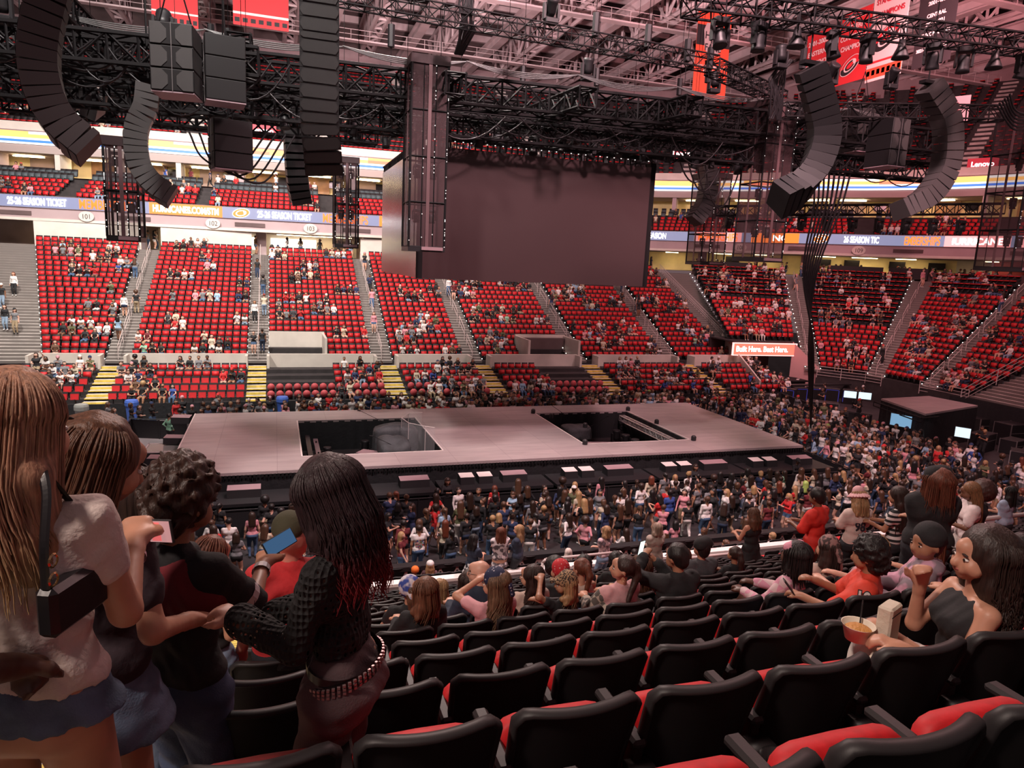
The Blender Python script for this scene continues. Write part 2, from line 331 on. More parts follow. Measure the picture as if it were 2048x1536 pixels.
def template(pose, hair, hat, legs, res, sleeve):
    key = (pose, hair, hat, legs, res, sleeve)
    if key not in TPL:
        th = 1.0 + max(0, res - .016) * 9
        b, J = body_caps(POSES[pose], 1 if hair in ('long', 'vlong', 'mid', 'pony', 'bun') else 0, 1.0 if hair != 'short' else 1.12, sleeve, legs, th)
        h = hair_caps(J, hair); k = hat_caps(J, hat) if hat else []
        h = [(a, b_, ra * (th * .5 + .5), rb * (th * .5 + .5), *r) for a, b_, ra, rb, *r in h]
        TPL[key] = grow(b + h + k, res, .016)
    return TPL[key]
def rnd_look(r, sit=False):
    hair = r.choice(['long', 'long', 'vlong', 'mid', 'pony', 'bun', 'short', 'short', 'curly', 'afro'], p=[.22, .12, .14, .1, .08, .05, .13, .07, .06, .03])
    return dict(hair=hair, hat=r.choice([None, 'cap', 'capback', 'beanie', 'bandana'], p=[.78, .08, .04, .05, .05]), hc=r.choice(len(HC), p=[.33, .30, .22, .10, .04, .007, .003]),
                sk=r.choice(5, p=[.34, .30, .18, .12, .06]), top=r.choice(len(CT), p=[.20, .22, .16, .07, .06, .055, .06, .05, .015, .02, .02, .02, .02, .005, .025]),
                bot=r.choice(len(CB), p=[.30, .26, .16, .10, .08, .05, .05]), legs=r.choice([1.0, .35]), sleeve=r.choice([.5, 1.5]), hatc=r.choice(5), shoe=r.choice(2))
LOOKMATS = None
def look_mats(l): return [SK[l['sk']][1], HC[l['hc']][1], CT[l['top']][1], CB[l['bot']][1], SHOES[l['shoe']], HATC[l['hatc']][1]]
def crowd_person(loc, face, h, pose, l, label, group, res=.018, name='person'):
    V, F, reg = template(pose, l['hair'], l['hat'], l['legs'], res, l['sleeve'])
    V = V * h; c, s = math.cos(face), math.sin(face); me_m = look_mats(l)
    o = empty(name, loc, face) if False else None
    hairf = (reg == HAIR)
    def sub(mask, nm):
        f = F[mask]; u, inv = np.unique(f, return_inverse=True); return np_mesh(nm, V[u], inv.reshape(-1, 4), me_m, reg[mask], True)
    body = link(name, sub(~hairf, name), None, loc, (0, 0, face)); tag(body, label, 'person', group)
    if hairf.any(): link('hair', sub(hairf, 'hair'), body)
    return body
class Mass:
    """many small copies gathered into one object"""
    def __init__(s): s.V = []; s.F = []; s.m = []; s.n = 0; s.mats = []
    def mi(s, m):
        if m not in s.mats: s.mats.append(m)
        return s.mats.index(m)
    def add(s, V, F, mi, loc, face, scale=1.0):
        c, n = math.cos(face), math.sin(face); Q = V * scale; X = np.stack([Q[:, 0] * c - Q[:, 1] * n + loc[0], Q[:, 0] * n + Q[:, 1] * c + loc[1], Q[:, 2] + loc[2]], 1)
        s.V.append(X.astype(np.float32)); s.F.append(F + s.n); s.m.append(mi); s.n += len(V)
    def person(s, loc, face, h, pose, l, res=.030):
        V, F, reg = template(pose, l['hair'], l['hat'], l['legs'], res, l['sleeve'])
        mm = np.array([s.mi(x) for x in look_mats(l)]); s.add(V, F, mm[reg], loc, face, h)
    def obj(s, name, smooth=True):
        me = np_mesh(name, np.concatenate(s.V), np.concatenate(s.F), s.mats, np.concatenate(s.m), smooth); return link(name, me)
# ================================================================ the hall
M_conc = mat('concrete', (.46, .42, .39), .8, var=.25, vscale=1.2)
M_aris = mat('aisle_riser', (.15, .13, .12), .8)
M_riser = mat('riser_dark', (.030, .024, .025), .8, var=.2, vscale=2)
M_cream = mat('cream_wall', (.62, .56, .50), .7, var=.06, vscale=1)
M_mauve = mat('fascia_mauve', (.40, .30, .31), .7, var=.05, vscale=.6)
M_dkwall = mat('dark_wall', (.10, .065, .065), .8, var=.2, vscale=.5)
M_blk = mat('black_drape', (.008, .008, .010), .85, bump=(6, .5, .05))
M_floor = mat('floor_cover', (.030, .027, .029), .55, var=.4, vscale=.8)
M_yel = mat('step_yellow', (.75, .55, .10), .6, var=.2, vscale=3)
M_rail = mat('rail_paint', (.55, .46, .44), .45)
M_red = mat('seat_red_fabric', (.50, .012, .016), .62, var=.10, vscale=30)
M_redf = mat('seat_red_far', (.52, .010, .014), .6, var=.12, vscale=3)
M_plast = mat('seat_black_plastic', (.011, .010, .011), .6, bump=(260, .12, .002), spec=.3)
M_plastr = mat('seat_black_rim', (.020, .017, .018), .50, bump=(180, .1, .002), spec=.35)
M_seatdk = mat('seat_dark_far', (.016, .012, .014), .7)
M_seatgr = mat('seat_grey_far', (.07, .09, .10), .7)
M_dot = mat('step_lamp_glow', (1, 1, 1), emit=(1, .95, .85), es=7)
M_steel = mat('roof_steel', (.66, .52, .53), .6, var=.15, vscale=.4)
M_deck = mat('roof_deck', (.11, .08, .085), .8, var=.3, vscale=.3)
fl = MB().mat(M_floor); fl.b2(-60, 90, 19.6, 110, -.3, 0); struct(fl.obj('floor'))
fc = MB().mat(mat('floor_grey', (.22, .19, .20), .6, var=.15, vscale=.7)); fc.b2(-22, -5.4, 36.5, 45.3, .002, .03); tag(fc.obj('floor_mat'), 'grey floor covering beside the black curtain at the left', 'floor mat')
# ---- bowl sections: BL, BR, TL, TR, z0, z1, rows
SEC = [((-27.5, 54.2), (-19.8, 54.2), (-31, 70.2), (-25.0, 70.2), 2.3, 9.9, 21),
       ((-14.9, 54.2), (-11.2, 54.2), (-19.2, 70.2), (-11.3, 70.2), 2.3, 9.9, 21),
       ((-9.6, 54.2), (-2.0, 54.2), (-9.5, 70.2), (-2.0, 70.2), 2.3, 9.9, 21),
       ((-.5, 54.2), (7.0, 54.2), (-.5, 70.2), (7.0, 70.2), 2.3, 9.9, 21),
       ((8.6, 54.2), (14.3, 54.2), (8.6, 70.2), (14.3, 70.2), 2.3, 9.9, 21),
       ((15.9, 54.2), (23.6, 54.2), (15.9, 70.2), (23.6, 70.2), 2.3, 9.9, 21),
       ((25.2, 54.2), (32.6, 54.2), (25.4, 70.2), (33.0, 70.2), 2.3, 9.9, 21),
       ((34.3, 54.2), (39.6, 54.2), (35.0, 70.2), (39.6, 70.2), 2.3, 9.9, 21),
       ((38.4, 52.8), (44.6, 51.9), (43.4, 67.6), (50.2, 61.0), 4.4, 10.1, 17),
       ((45.4, 49.1), (47.9, 46.4), (51.6, 60.0), (59.0, 53.2), 2.2, 10.2, 21),
       ((48.2, 44.9), (48.2, 41.3), (60.2, 51.6), (60.6, 43.6), 2.2, 10.3, 21),
       ((48.3, 40.0), (48.3, 37.3), (60.8, 42.2), (61.2, 30.0), 2.2, 10.4, 21)]
def lerp(a, b, t): return (a[0] + (b[0] - a[0]) * t, a[1] + (b[1] - a[1]) * t)
bowl = MB(); SEATPOS = []; ROWS = []; AIS = []
def steps(BL, BR, TL, TR, z0, z1, n, mt, mr):
    for k in range(n):
        t0, t1 = k / n, (k + 1) / n; z = z0 + (z1 - z0) * k / (n - 1); zp = z0 + (z1 - z0) * (k - 1) / (n - 1)
        a, b, c, d = lerp(BL, TL, t0), lerp(BR, TR, t0), lerp(BR, TR, t1), lerp(BL, TL, t1)
        bowl.mat(mt); bowl.quad((*a, z), (*b, z), (*c, z), (*d, z)); bowl.mat(mr); bowl.quad((*a, zp), (*b, zp), (*b, z), (*a, z))
for si, (BL, BR, TL, TR, z0, z1, n) in enumerate(SEC):
    steps(BL, BR, TL, TR, z0, z1, n, M_riser, M_riser)
    for k in range(n):
        t = (k + .55) / n; a, b = lerp(BL, TL, t), lerp(BR, TR, t); z = z0 + (z1 - z0) * k / (n - 1); L = math.dist(a, b); m = int(L / .53)
        ang = math.atan2(b[1] - a[1], b[0] - a[0]); ROWS.append((si, k, a, b, z, ang, m))
        for i in range(m):
            p = lerp(a, b, (i + .5) / m); SEATPOS.append((si, k, i, p[0], p[1], z, ang))
# aisles between sections
def E0(i, s): return (SEC[i][0] if s == 0 else SEC[i][1]), (SEC[i][2] if s == 0 else SEC[i][3])
dots = MB().mat(M_dot)
AISLES = [(0, 1, 0), (1, 2, 1), (2, 3, 1), (3, 4, 1), (4, 5, 1), (5, 6, 1), (6, 7, 1), (8, 9, 1), (9, 10, 1), (10, 11, 1)]
for (i, j, r) in AISLES:
    (bl, tl), (br, tr) = E0(i, 1), E0(j, 0); z0, z1 = SEC[j][4], SEC[j][5]
    if i == 8: bl = (44.7, 50.2)
    n = 42; steps(bl, br, tl, tr, z0 + .02, z1 + .02, n, M_conc, M_aris)
    for k in range(0, 42, 2):
        t = (k + .3) / 42; z = z0 + (z1 - z0) * k / 41 + .16
        for e, q in ((lerp(bl, tl, t), -1), (lerp(br, tr, t), 1)): dots.box((e[0], e[1] - .05, z), (.045, .04, .045))
# wide stair beside the corner
bl, tl, br, tr = (39.75, 54.2), (39.75, 70.2), (40.9, 53.6), (43.1, 67.9)
steps(bl, br, tl, tr, 2.3, 9.95, 42, M_conc, M_aris)
for k in range(0, 42, 2):
    t = (k + .3) / 42; e = lerp(br, tr, t); dots.box((e[0] + .02, e[1], 2.3 + 7.65 * k / 41 + .2), (.05, .05, .05)); e = lerp(bl, tl, t); dots.box((e[0], e[1], 2.3 + 7.65 * k / 41 + .2), (.045, .045, .045))
# right margin stair past the last section
steps((48.3, 37.2), (48.3, 30), (61.2, 30), (61.2, 22), 2.2, 10.4, 42, M_conc, M_aris)
# flat concourse behind the top row
bowl.mat(M_conc); TOPS = [(-45, 70.2), (39.6, 70.2), (43.4, 67.6), (50.2, 61.0), (59.0, 53.2), (60.6, 43.6), (61.2, 20)]
for a, b in zip(TOPS, TOPS[1:]):
    bowl.quad((*a, 9.9), (*b, 9.9), (b[0] + 14, b[1] + 12, 9.9), (a[0] + (14 if a[0] > 0 else 0), a[1] + 12, 9.9))
bowl.quad((-45, 70.2, 9.9), (-31, 54, 2.3), (-27.5, 54.2, 2.3), (-31, 70.2, 9.9))
struct(bowl.obj('floor_bowl_risers')); struct(dots.obj('trim_step_lamps'))
# retractable front tiers with yellow nosed stairs
lowr = MB(); LOWROWS = []
LOWX = [(-15.2, -11.0), (-9.6, -1.9), (-.6, 7.1), (8.6, 14.4), (15.9, 23.7), (25.2, 32.8), (34.4, 40.2)]
for k in range(6):
    z = .75 + .27 * k; Y = 46.6 + 1.06 * k
    lowr.mat(M_riser); lowr.quad((-16.5, Y - .5, z), (40.6, Y - .5, z), (40.6, Y + .56, z), (-16.5, Y + .56, z)); lowr.quad((-16.5, Y - .5, z - .27 if k else 0), (40.6, Y - .5, z - .27 if k else 0), (40.6, Y - .5, z), (-16.5, Y - .5, z))
    for (a, b), (c, d) in zip(LOWX, LOWX[1:]):
        for h in (0, 1):
            lowr.mat(M_conc); lowr.b2(b + .05, c - .05, Y - .5 + .53 * h, Y - .02 + .53 * h, z - .1, z + .02 + .13 * h)
            lowr.mat(M_yel); lowr.b2(b + .05, c - .05, Y - .52 + .53 * h, Y - .45 + .53 * h, z - .02, z + .035 + .13 * h)
    if k < 5:
        for si, (a, b) in enumerate(LOWX):
            m = int((b - a) / .53)
            for i in range(m): LOWROWS.append((si, k, i, a + (b - a) * (i + .5) / m, Y, z))
struct(lowr.obj('floor_front_tiers'))
cur = MB().mat(M_blk); n = 300; vs = []; fs = []
for i in range(n + 1):
    x = -16.8 + 57.6 * i / n; y = 45.9 + .06 * math.sin(i * 1.9) * math.sin(i * .37); vs += [(x, y, 0), (x, y, .95)]
    if i: fs.append((2 * i - 2, 2 * i, 2 * i + 1, 2 * i - 1))
cur.add(vs, fs); cur.b2(-16.8, 40.8, 45.93, 46.06, 0, .93); tag(cur.obj('curtain'), 'long black curtain hung along the front of the far seating', 'curtain')
# cream parapets between front tiers and bowl, and over the top rows
par = MB().mat(M_cream)
for (a, b) in LOWX:
    par.b2(a, b, 52.9, 53.15, 1.5, 3.0); par.b2(a - .02, a + .16, 51.9, 53.1, 1.4, 2.98); par.b2(b - .16, b + .02, 51.9, 53.1, 1.4, 2.98)
struct(par.obj('wall_lower_parapet'))
# vomitory boxes in the far side
vm = MB().mat(M_cream)
for (x0, x1) in ((-.5, 3.6), (19.4, 24.0)):
    vm.b2(x0, x1, 56.4, 56.6, 2, 4.25); vm.b2(x1 - .18, x1, 53, 56.5, 2, 4.15); 
    if x0 > 5: vm.b2(x0, x0 + .18, 53, 56.5, 2, 4.15); vm.mat(M_dkwall); vm.b2(x0 + .2, x1 - .2, 55.9, 56.38, 2, 4.0); vm.mat(M_cream)
struct(vm.obj('wall_vomitory'))
VOMX = ((-.6, 3.7), (19.2, 24.1))
up = MB().mat(M_cream)
for (a, b) in ((-19.3, -11.2), (-9.6, -2.0), (7.9, 14.6)): up.b2(a, b, 70.3, 70.6, 9.9, 11.9)
for (a, b) in ((35.2, 39.4),): up.b2(a, b, 70.3, 70.6, 9.9, 11.7)
struct(up.obj('wall_upper_parapet'))
dk = MB().mat(M_dkwall)
def wallseg(mb, a, b, z0, z1, th=.3, off=0):
    d = Vector((b[0] - a[0], b[1] - a[1], 0)); L = d.length; d.normalize(); n = Vector((-d.y, d.x, 0)); c = (Vector((*a, 0)) + Vector((*b, 0))) / 2 + n * (off + th / 2)
    mb.box((c.x, c.y, (z0 + z1) / 2), (L, th, z1 - z0), rz=math.atan2(d.y, d.x))
wallseg(dk, (59.7, 53.6), (61.2, 43.0), 10.2, 11.2); wallseg(dk, (61.2, 42.6), (61.6, 20), 10.4, 12.3)
wallseg(dk, (51.8, 60.6), (59.4, 53.9), 9.9, 10.6); wallseg(dk, (43.8, 68.2), (50.4, 61.6), 9.9, 10.5)
struct(dk.obj('wall_end_parapet'))
rp = MB().mat(M_mauve); wallseg(rp, (51.8, 60.5), (59.4, 53.8), 10.55, 10.75, .5, -.2); wallseg(rp, (43.8, 68.1), (50.4, 61.5), 10.45, 10.65, .5, -.2); struct(rp.obj('trim_end_ledge'))
# ---- ring facade: path of the lower LED band
RB = [(-48, 76.5, 13.8), (-36, 75.2, 13.7), (-22.2, 72.5, 13.57), (-13.6, 70.9, 13.57), (-7.6, 70.4, 13.57), (-1.3, 70.0, 13.57), (4.6, 69.9, 13.6), (9.6, 70.0, 13.64), (16, 70.6, 13.75), (24, 71.6, 13.85), (32, 71.9, 13.92), (39, 70.3, 13.93), (43.2, 67.4, 13.97), (49.0, 62.6, 14.05), (51.2, 59.6, 14.07), (56.3, 55.3, 14.1), (59.4, 50.6, 14.1), (61.6, 44.9, 14.1), (63.0, 38, 14.1), (63.6, 28, 14.1), (64, 16, 14.1)]
RBV = [Vector(p) for p in RB]
def smoothpath(P, n=8): return [Vector(p) for p in bez([tuple(q) for q in P], n)]
RBS = smoothpath(RBV)
cumL = [0]
for a, b in zip(RBS, RBS[1:]): cumL.append(cumL[-1] + (b - a).length)
def at_s(s):
    for i in range(1, len(cumL)):
        if s <= cumL[i] or i == len(cumL) - 1:
            t = (s - cumL[i - 1]) / (cumL[i] - cumL[i - 1]); p = RBS[i - 1].lerp(RBS[i], t); d = (RBS[i] - RBS[i - 1]); d.z = 0; return p, d.normalized()
def s_of_x(px, py):
    best = min(range(len(RBS)), key=lambda i: (RBS[i].x - px) ** 2 + (RBS[i].y - py) ** 2); return cumL[best]
def ring(mb, o0, z0, o1, z1, s0=0, s1=None, ds=2.0, rel=True):
    """strip swept along the ring between (offset outward, height) pairs"""
    s1 = cumL[-1] if s1 is None else s1; n = max(1, int((s1 - s0) / ds)); P = []
    for i in range(n + 1):
        p, d = at_s(s0 + (s1 - s0) * i / n); nn = Vector((-d.y, d.x, 0)); b = p.z - 13.6 if rel else 0
        P.append((p + nn * o0, p + nn * o1, b))
    vs = [];
    for a, b, e in P: vs += [(a.x, a.y, z0 + e), (b.x, b.y, z1 + e)]
    mb.add(vs, [(2 * i, 2 * i + 2, 2 * i + 3, 2 * i + 1) for i in range(n)])
fa = MB(); fa.mat(M_mauve)
ring(fa, .05, 12.1, .05, 13.05); ring(fa, .05, 12.1, 6, 12.1); ring(fa, .05, 13.05, -.12, 13.1); ring(fa, -.1, 14.1, .3, 14.15); ring(fa, .3, 14.15, .35, 13.9)
fa.mat(M_cream); ring(fa, -.1, 12.0, -.1, 12.22); ring(fa, -.1, 12.0, .1, 11.98); ring(fa, -.1, 12.22, .1, 12.24)
fa.mat(mat('fascia_cream_band', (.38, .31, .29), .7)); ring(fa, 5.2, 18.2, 5.2, 18.9); ring(fa, 5.2, 18.2, 12, 18.2)
fa.mat(M_mauve); ring(fa, 5.1, 20.05, 5.4, 20.2); ring(fa, 5.4, 20.2, 5.6, 20.1)
struct(fa.obj('wall_ring_fascia'))
# back walls of the concourse under the band
M_cw = mat('concourse_wall', (.30, .22, .20), .7, var=.15, vscale=.5); M_ylw = mat('lit_yellow_wall', (.80, .66, .34), .7, var=.12, vscale=.6)
bw = MB().mat(M_cw); ring(bw, 6, 9.9, 6, 12.2); struct(bw.obj('wall_concourse'))
S_of = {}
def ringbox(mb, s, w, o0, o1, z0, z1):
    p, d = at_s(s); nn = Vector((-d.y, d.x, 0)); c = p + nn * (o0 + o1) / 2; e = p.z - 13.6
    mb.box((c.x, c.y, (z0 + z1) / 2 + e), (w, abs(o1 - o0), z1 - z0), rz=math.atan2(d.y, d.x))
# club tier between the bands: 4 rows red, 2 rows grey, then suites
cl = MB().mat(M_riser); CLUB = []
for k in range(6):
    o = .5 + .85 * k; z = 13.9 + .42 * k; ring(cl, o, z, o + .85, z); ring(cl, o, z - .42, o, z)
    s = 4
    while s < cumL[-1] - 2:
        ph = (s - 19.0) % 11.2
        if ph > 1.6:
            p, d = at_s(s); nn = Vector((-d.y, d.x, 0)); q = p + nn * (o + .45); CLUB.append((k, q.x, q.y, z + p.z - 13.6, math.atan2(d.y, d.x), s))
        s += .55
struct(cl.obj('floor_club_tier'))
# suites: floor, back wall, ceiling with lit rooms
su = MB(); su.mat(M_cw); ring(su, 5.6, 16.2, 11, 16.2); su.mat(M_ylw); ring(su, 10, 16.2, 10, 18.3); struct(su.obj('wall_suites'))
sd = MB(); i = 0; s = 6.0
M_wood = mat('suite_wood', (.28, .14, .06), .5, var=.3, vscale=1); M_tv = mat('tv_off', (.015, .013, .015), .2)
while s < cumL[-1] - 3:
    sd.mat(M_mauve if i % 2 else M_cream); ringbox(sd, s, .45, 5.3, 7.5, 16.2, 18.3)
    sd.mat(M_wood if i % 3 else M_cw); ringbox(sd, s + 2.2, 2.2, 9.6, 9.9, 16.2, 18.2); sd.mat(M_tv); ringbox(sd, s + 3.9, 1.2, 9.7, 9.9, 17.2, 17.95)
    s += 5.6; i += 1
struct(sd.obj('wall_suite_dividers'))
M_room = mat('room_lamp_glow', (1, 1, 1), emit=(1, .78, .42), es=16.0)
rl = MB().mat(M_room); s = 8.0
while s < cumL[-1] - 3: ringbox(rl, s, 2.6, 7.4, 7.9, 18.05, 18.1); s += 5.6
tag(rl.obj('suite_downlight'), 'rows of warm downlights in the ceilings of the open suites', 'ceiling light', None, 'stuff')
# upper deck
ud = MB().mat(M_riser); UPPER = []
for k in range(22):
    o = 6.2 + .86 * k; z = 20.4 + .60 * k; ring(ud, o, z, o + .86, z, ds=3); ring(ud, o, z - .6, o, z, ds=3)
    s = 2
    while s < cumL[-1] - 2:
        if (s - 15) % 12.5 > 1.5:
            p, d = at_s(s); nn = Vector((-d.y, d.x, 0)); q = p + nn * (o + .45); UPPER.append((k, q.x, q.y, z + p.z - 13.6, math.atan2(d.y, d.x), s))
        s += .55 * (1 + o / 130)
ud.mat(M_cream); ring(ud, 5.9, 20.1, 5.9, 21.0, ds=3)
struct(ud.obj('floor_upper_deck'))
# aisles of the upper deck in pale concrete
ua = MB().mat(M_conc); s = 15.75
while s < cumL[-1]:
    for k in range(44): ringbox(ua, s, 1.5, 6.2 + .43 * k, 6.2 + .43 * (k + 1), 20.0 + .3 * k, 20.42 + .3 * k)
    s += 12.5
struct(ua.obj('floor_upper_aisles'))
wl = MB().mat(M_dkwall); ring(wl, 25.2, 33, 25.2, 44, ds=4); wl.mat(mat('catwalk_fascia', (.34, .24, .25), .7, var=.1, vscale=.5)); ring(wl, 24.5, 31.2, 24.5, 35.2, ds=4); ring(wl, 24.5, 35.2, 26, 35.2, ds=4); struct(wl.obj('wall_upper_ring'))
# ---- roof
rf = MB().mat(M_deck); rf.b2(-60, 110, 12, 125, 45, 45.4); struct(rf.obj('ceiling'))
def truss(name, a, b, w, h, r, m, label, cat='truss', group=None, nseg=None, kind=None, rd=None):
    """box truss from a to b: four chords and zig-zag lattice"""
    a, b = Vector(a), Vector(b); d = b - a; L = d.length; d.normalize(); s = d.cross(Vector((0, 0, 1)));
    s = s.normalized() if s.length > .01 else Vector((1, 0, 0)); u = s.cross(d); n = nseg or max(2, int(round(L / h))); mb = MB().mat(m); rd = rd or r * .55
    C4 = [s * (i * w / 2) + u * (j * h / 2) for i, j in ((-1, -1), (1, -1), (1, 1), (-1, 1))]
    for c in C4: mb.tube(a + c, b + c, r, 5)
    for i in range(n):
        p, q = a + d * (L * i / n), a + d * (L * (i + 1) / n)
        for j in range(4):
            c0, c1 = C4[j], C4[(j + 1) % 4]
            if i % 2: c0, c1 = c1, c0
            mb.tube(p + c0, q + c1, rd, 4, cap=False); mb.tube(p + C4[j], p + C4[(j + 1) % 4], rd, 4, cap=False)
    for j in range(4): mb.tube(b + C4[j], b + C4[(j + 1) % 4], rd, 4, cap=False)
    o = mb.obj(name); tag(o, label, cat, group, kind); return o
k = 0
for x in range(-34, 90, 9):
    truss('ceiling_girder', (x, 12, 36.5), (x, 112, 36.5), 1.2, 3.2, .26, M_steel, None, None, kind='structure', rd=.17)
    b = MB().mat(M_steel); b.b2(x + 4.0, x + 4.9, 12, 115, 34.6, 34.75); b.b2(x + 4.35, x + 4.55, 12, 115, 34.7, 35.7); b.b2(x + 4.0, x + 4.9, 12, 115, 35.6, 35.75); struct(b.obj('ceiling_rafter'))
for y in range(22, 112, 8):
    b = MB().mat(M_steel); b.b2(-50, 105, y, y + .5, 38.3, 39.1); b.b2(-50, 105, y + 4, y + 4.3, 38.4, 38.9); struct(b.obj('ceiling_purlin'))
cw = MB().mat(M_steel)
for y in (46, 64, 82):
    cw.b2(-45, 95, y, y + .9, 33.0, 33.15)
    for h in (.5, 1.0): cw.tube((-45, y, 33.1 + h), (95, y, 33.1 + h), .035, 4)
    for x in range(-44, 95, 2): cw.tube((x, y, 33), (x, y, 34.1), .03, 4)
struct(cw.obj('ceiling_catwalk'))
# ================================================================ far seats (one low model, hundreds of copies)
def far_seat_arrays(kind):
    b = MB().mat(M_redf)
    if kind == 'red':   # tipped-up red pan in front of a red faced back
        b.box((0, .0, .53), (.43, .10, .35), rx=-.22); b.mat(M_seatdk); b.box((0, .10, .58), (.47, .05, .48), rx=-.2); b.box((0, .02, .22), (.06, .3, .34)); b.box((.265, -.02, .5), (.04, .26, .06))
    elif kind == 'lip':  # black seat, red cushion edge on top
        b.box((0, -.04, .80), (.46, .22, .09)); b.mat(M_seatdk); b.box((0, .06, .54), (.49, .08, .48), rx=-.2); b.box((.265, -.02, .5), (.04, .26, .06))
    elif kind == 'grey': b.mat(M_seatgr); b.box((0, .0, .52), (.48, .16, .46), rx=-.2); b.mat(M_seatdk); b.box((0, .12, .66), (.52, .1, .60), rx=-.2)
    else:  # rounded folding seat
        b.mat(mat('seat_rose_far', (.50, .07, .08), .6)); b.lathe([(.0, -.03), (.24, -.03), (.24, .03), (0, .03)], (0, 0, .52), 10, 'Y', 1, 1); b.mat(M_seatdk); b.box((0, .05, .3), (.45, .06, .3))
    V = np.array(b.v); F = np.array([f if len(f) == 4 else (*f, f[-1]) for f in b.f if len(f) in (3, 4)]); mi = np.array([m for f, m in zip(b.f, b.mi) if len(f) in (3, 4)]); return V, F, mi, b
KS = {k: far_seat_arrays(k) for k in ('red', 'lip', 'grey', 'round')}
def mass_add(M, kind, x, y, z, ang, sc=1.0):
    V, F, mi, b = KS[kind]; mm = np.array([M.mi(m) for m in b.mats]); M.add(V, F, mm[mi], (x, y, z), ang, sc)
def in_vom(x, y): return any(a < x < b and y < 56.7 for a, b in VOMX)
MS = Mass(); rs = np.random.RandomState(3)
for (si, k, i, x, y, z, ang) in SEATPOS:
    if in_vom(x, y): continue
    dark = (si in (8,) and k > 8) or (si == 9 and k > 8) or (si == 10 and k > 16) or (si == 11 and k > 17)
    mass_add(MS, 'lip' if dark else 'red', x, y, z, ang)
MS.mats and tag(MS.obj('stadium_seat_rows', False), 'rows of red folding seats filling the far lower bowl', 'stadium seat', None, 'stuff')
MC = Mass()
for (k, x, y, z, ang, s) in CLUB:
    if s > 112 and s < 140: kd = 'red' if k < 4 else None
    elif s >= 140: kd = 'grey'
    else: kd = 'red' if k < 4 else 'grey'
    if kd: mass_add(MC, kd, x, y, z, ang)
tag(MC.obj('club_seat_rows', False), 'red and grey club seats between the two lighted bands', 'stadium seat', None, 'stuff')
MU = Mass()
for (k, x, y, z, ang, s) in UPPER: mass_add(MU, 'lip', x, y, z, ang)
tag(MU.obj('upper_seat_rows', False), 'dark upper deck seats with red cushion edges', 'stadium seat', None, 'stuff')
ML_ = Mass(); 
for (si, k, i, x, y, z) in LOWROWS:
    if k < 2 and si in (2, 3, 4): ML_ and mass_add(ML_, 'round', x, y, z, 0)
if ML_.V: tag(ML_.obj('round_seat_rows', False), 'rose folding seats with rounded backs along the black curtain', 'folding seat', None, 'stuff')
# near enough to count one by one
V, F, mi, b = KS['red']; me = b.mesh('stadium_seat'); ords = ['first', 'second', 'third', 'fourth', 'fifth', 'sixth', 'seventh', 'eighth', 'ninth', 'tenth', 'eleventh', 'twelfth', 'thirteenth', 'fourteenth', 'fifteenth', 'sixteenth', 'seventeenth', 'eighteenth', 'nineteenth', 'twentieth'] + ['%dth' % n for n in range(21, 60)]
# ================================================================ main stage
M_st = bpy.data.materials.new('stage_deck'); M_st.use_nodes = True
N, L, B = nodes_of(M_st); B.inputs['Roughness'].default_value = .42; B.inputs['Specular IOR Level'].default_value = .35
tc = N.new('ShaderNodeTexCoord'); bk = N.new('ShaderNodeTexBrick'); bk.offset = 0; bk.inputs['Scale'].default_value = 1; bk.inputs['Brick Width'].default_value = 2.44; bk.inputs['Row Height'].default_value = 1.22
bk.inputs['Mortar Size'].default_value = .010; bk.inputs['Mortar Smooth'].default_value = .3; bk.inputs['Color1'].default_value = (.40, .33, .33, 1); bk.inputs['Color2'].default_value = (.36, .295, .30, 1); bk.inputs['Mortar'].default_value = (.25, .20, .20, 1)
nz = N.new('ShaderNodeTexNoise'); nz.inputs['Scale'].default_value = 1.1; nz.inputs['Detail'].default_value = 5; mp = N.new('ShaderNodeMapping'); mp.inputs['Scale'].default_value = (.5, 2.2, 1)
L.new(tc.outputs['Object'], bk.inputs[0]); L.new(tc.outputs['Object'], mp.inputs[0]); L.new(mp.outputs[0], nz.inputs['Vector'])
mr_ = N.new('ShaderNodeMapRange'); mr_.inputs[1].default_value = .3; mr_.inputs[2].default_value = .7; mr_.inputs[3].default_value = .84; mr_.inputs[4].default_value = 1.08; L.new(nz.outputs['Fac'], mr_.inputs[0])
mx = N.new('ShaderNodeVectorMath'); mx.operation = 'SCALE'; L.new(bk.outputs['Color'], mx.inputs[0]); L.new(mr_.outputs[0], mx.inputs['Scale']); L.new(mx.outputs[0], B.inputs['Base Color'])
M_edge = mat('edge_trim_white', (.75, .66, .64), .5); M_metal = mat('truss_black_metal', (.011, .010, .011), .65, 0, spec=.2); M_case = mat('case_black', (.015, .014, .016), .5, bump=(40, .2, .01)); M_al = mat('aluminium', (.55, .52, .52), .35, .8)
M_wedge = mat('monitor_top_rose', (.34, .22, .24), .5)
ST = empty('stage', (0, 0, 0), 0, 'long flat grey concert stage with two rectangular pits on the arena floor', 'stage')
X0, X1, Y0, Y1, ZS = -4.0, 25.4, 28.0, 38.85, 1.8
PIT = ((1.0, 7.1, 29.9, 36.6), (14.1, 20.0, 30.0, 36.9))
b = MB().mat(M_st); xs = [X0, 1.0, 7.1, 14.1, 20.0, X1]
for i, (a, c) in enumerate(zip(xs, xs[1:])):
    if i in (1, 3): p = PIT[i // 2]; b.b2(a, c, Y0, p[2], ZS - .12, ZS); b.b2(a, c, p[3], Y1, ZS - .12, ZS)
    else: b.b2(a, c, Y0, Y1, ZS - .12, ZS)
b.obj('deck', ST)
b = MB().mat(M_edge)
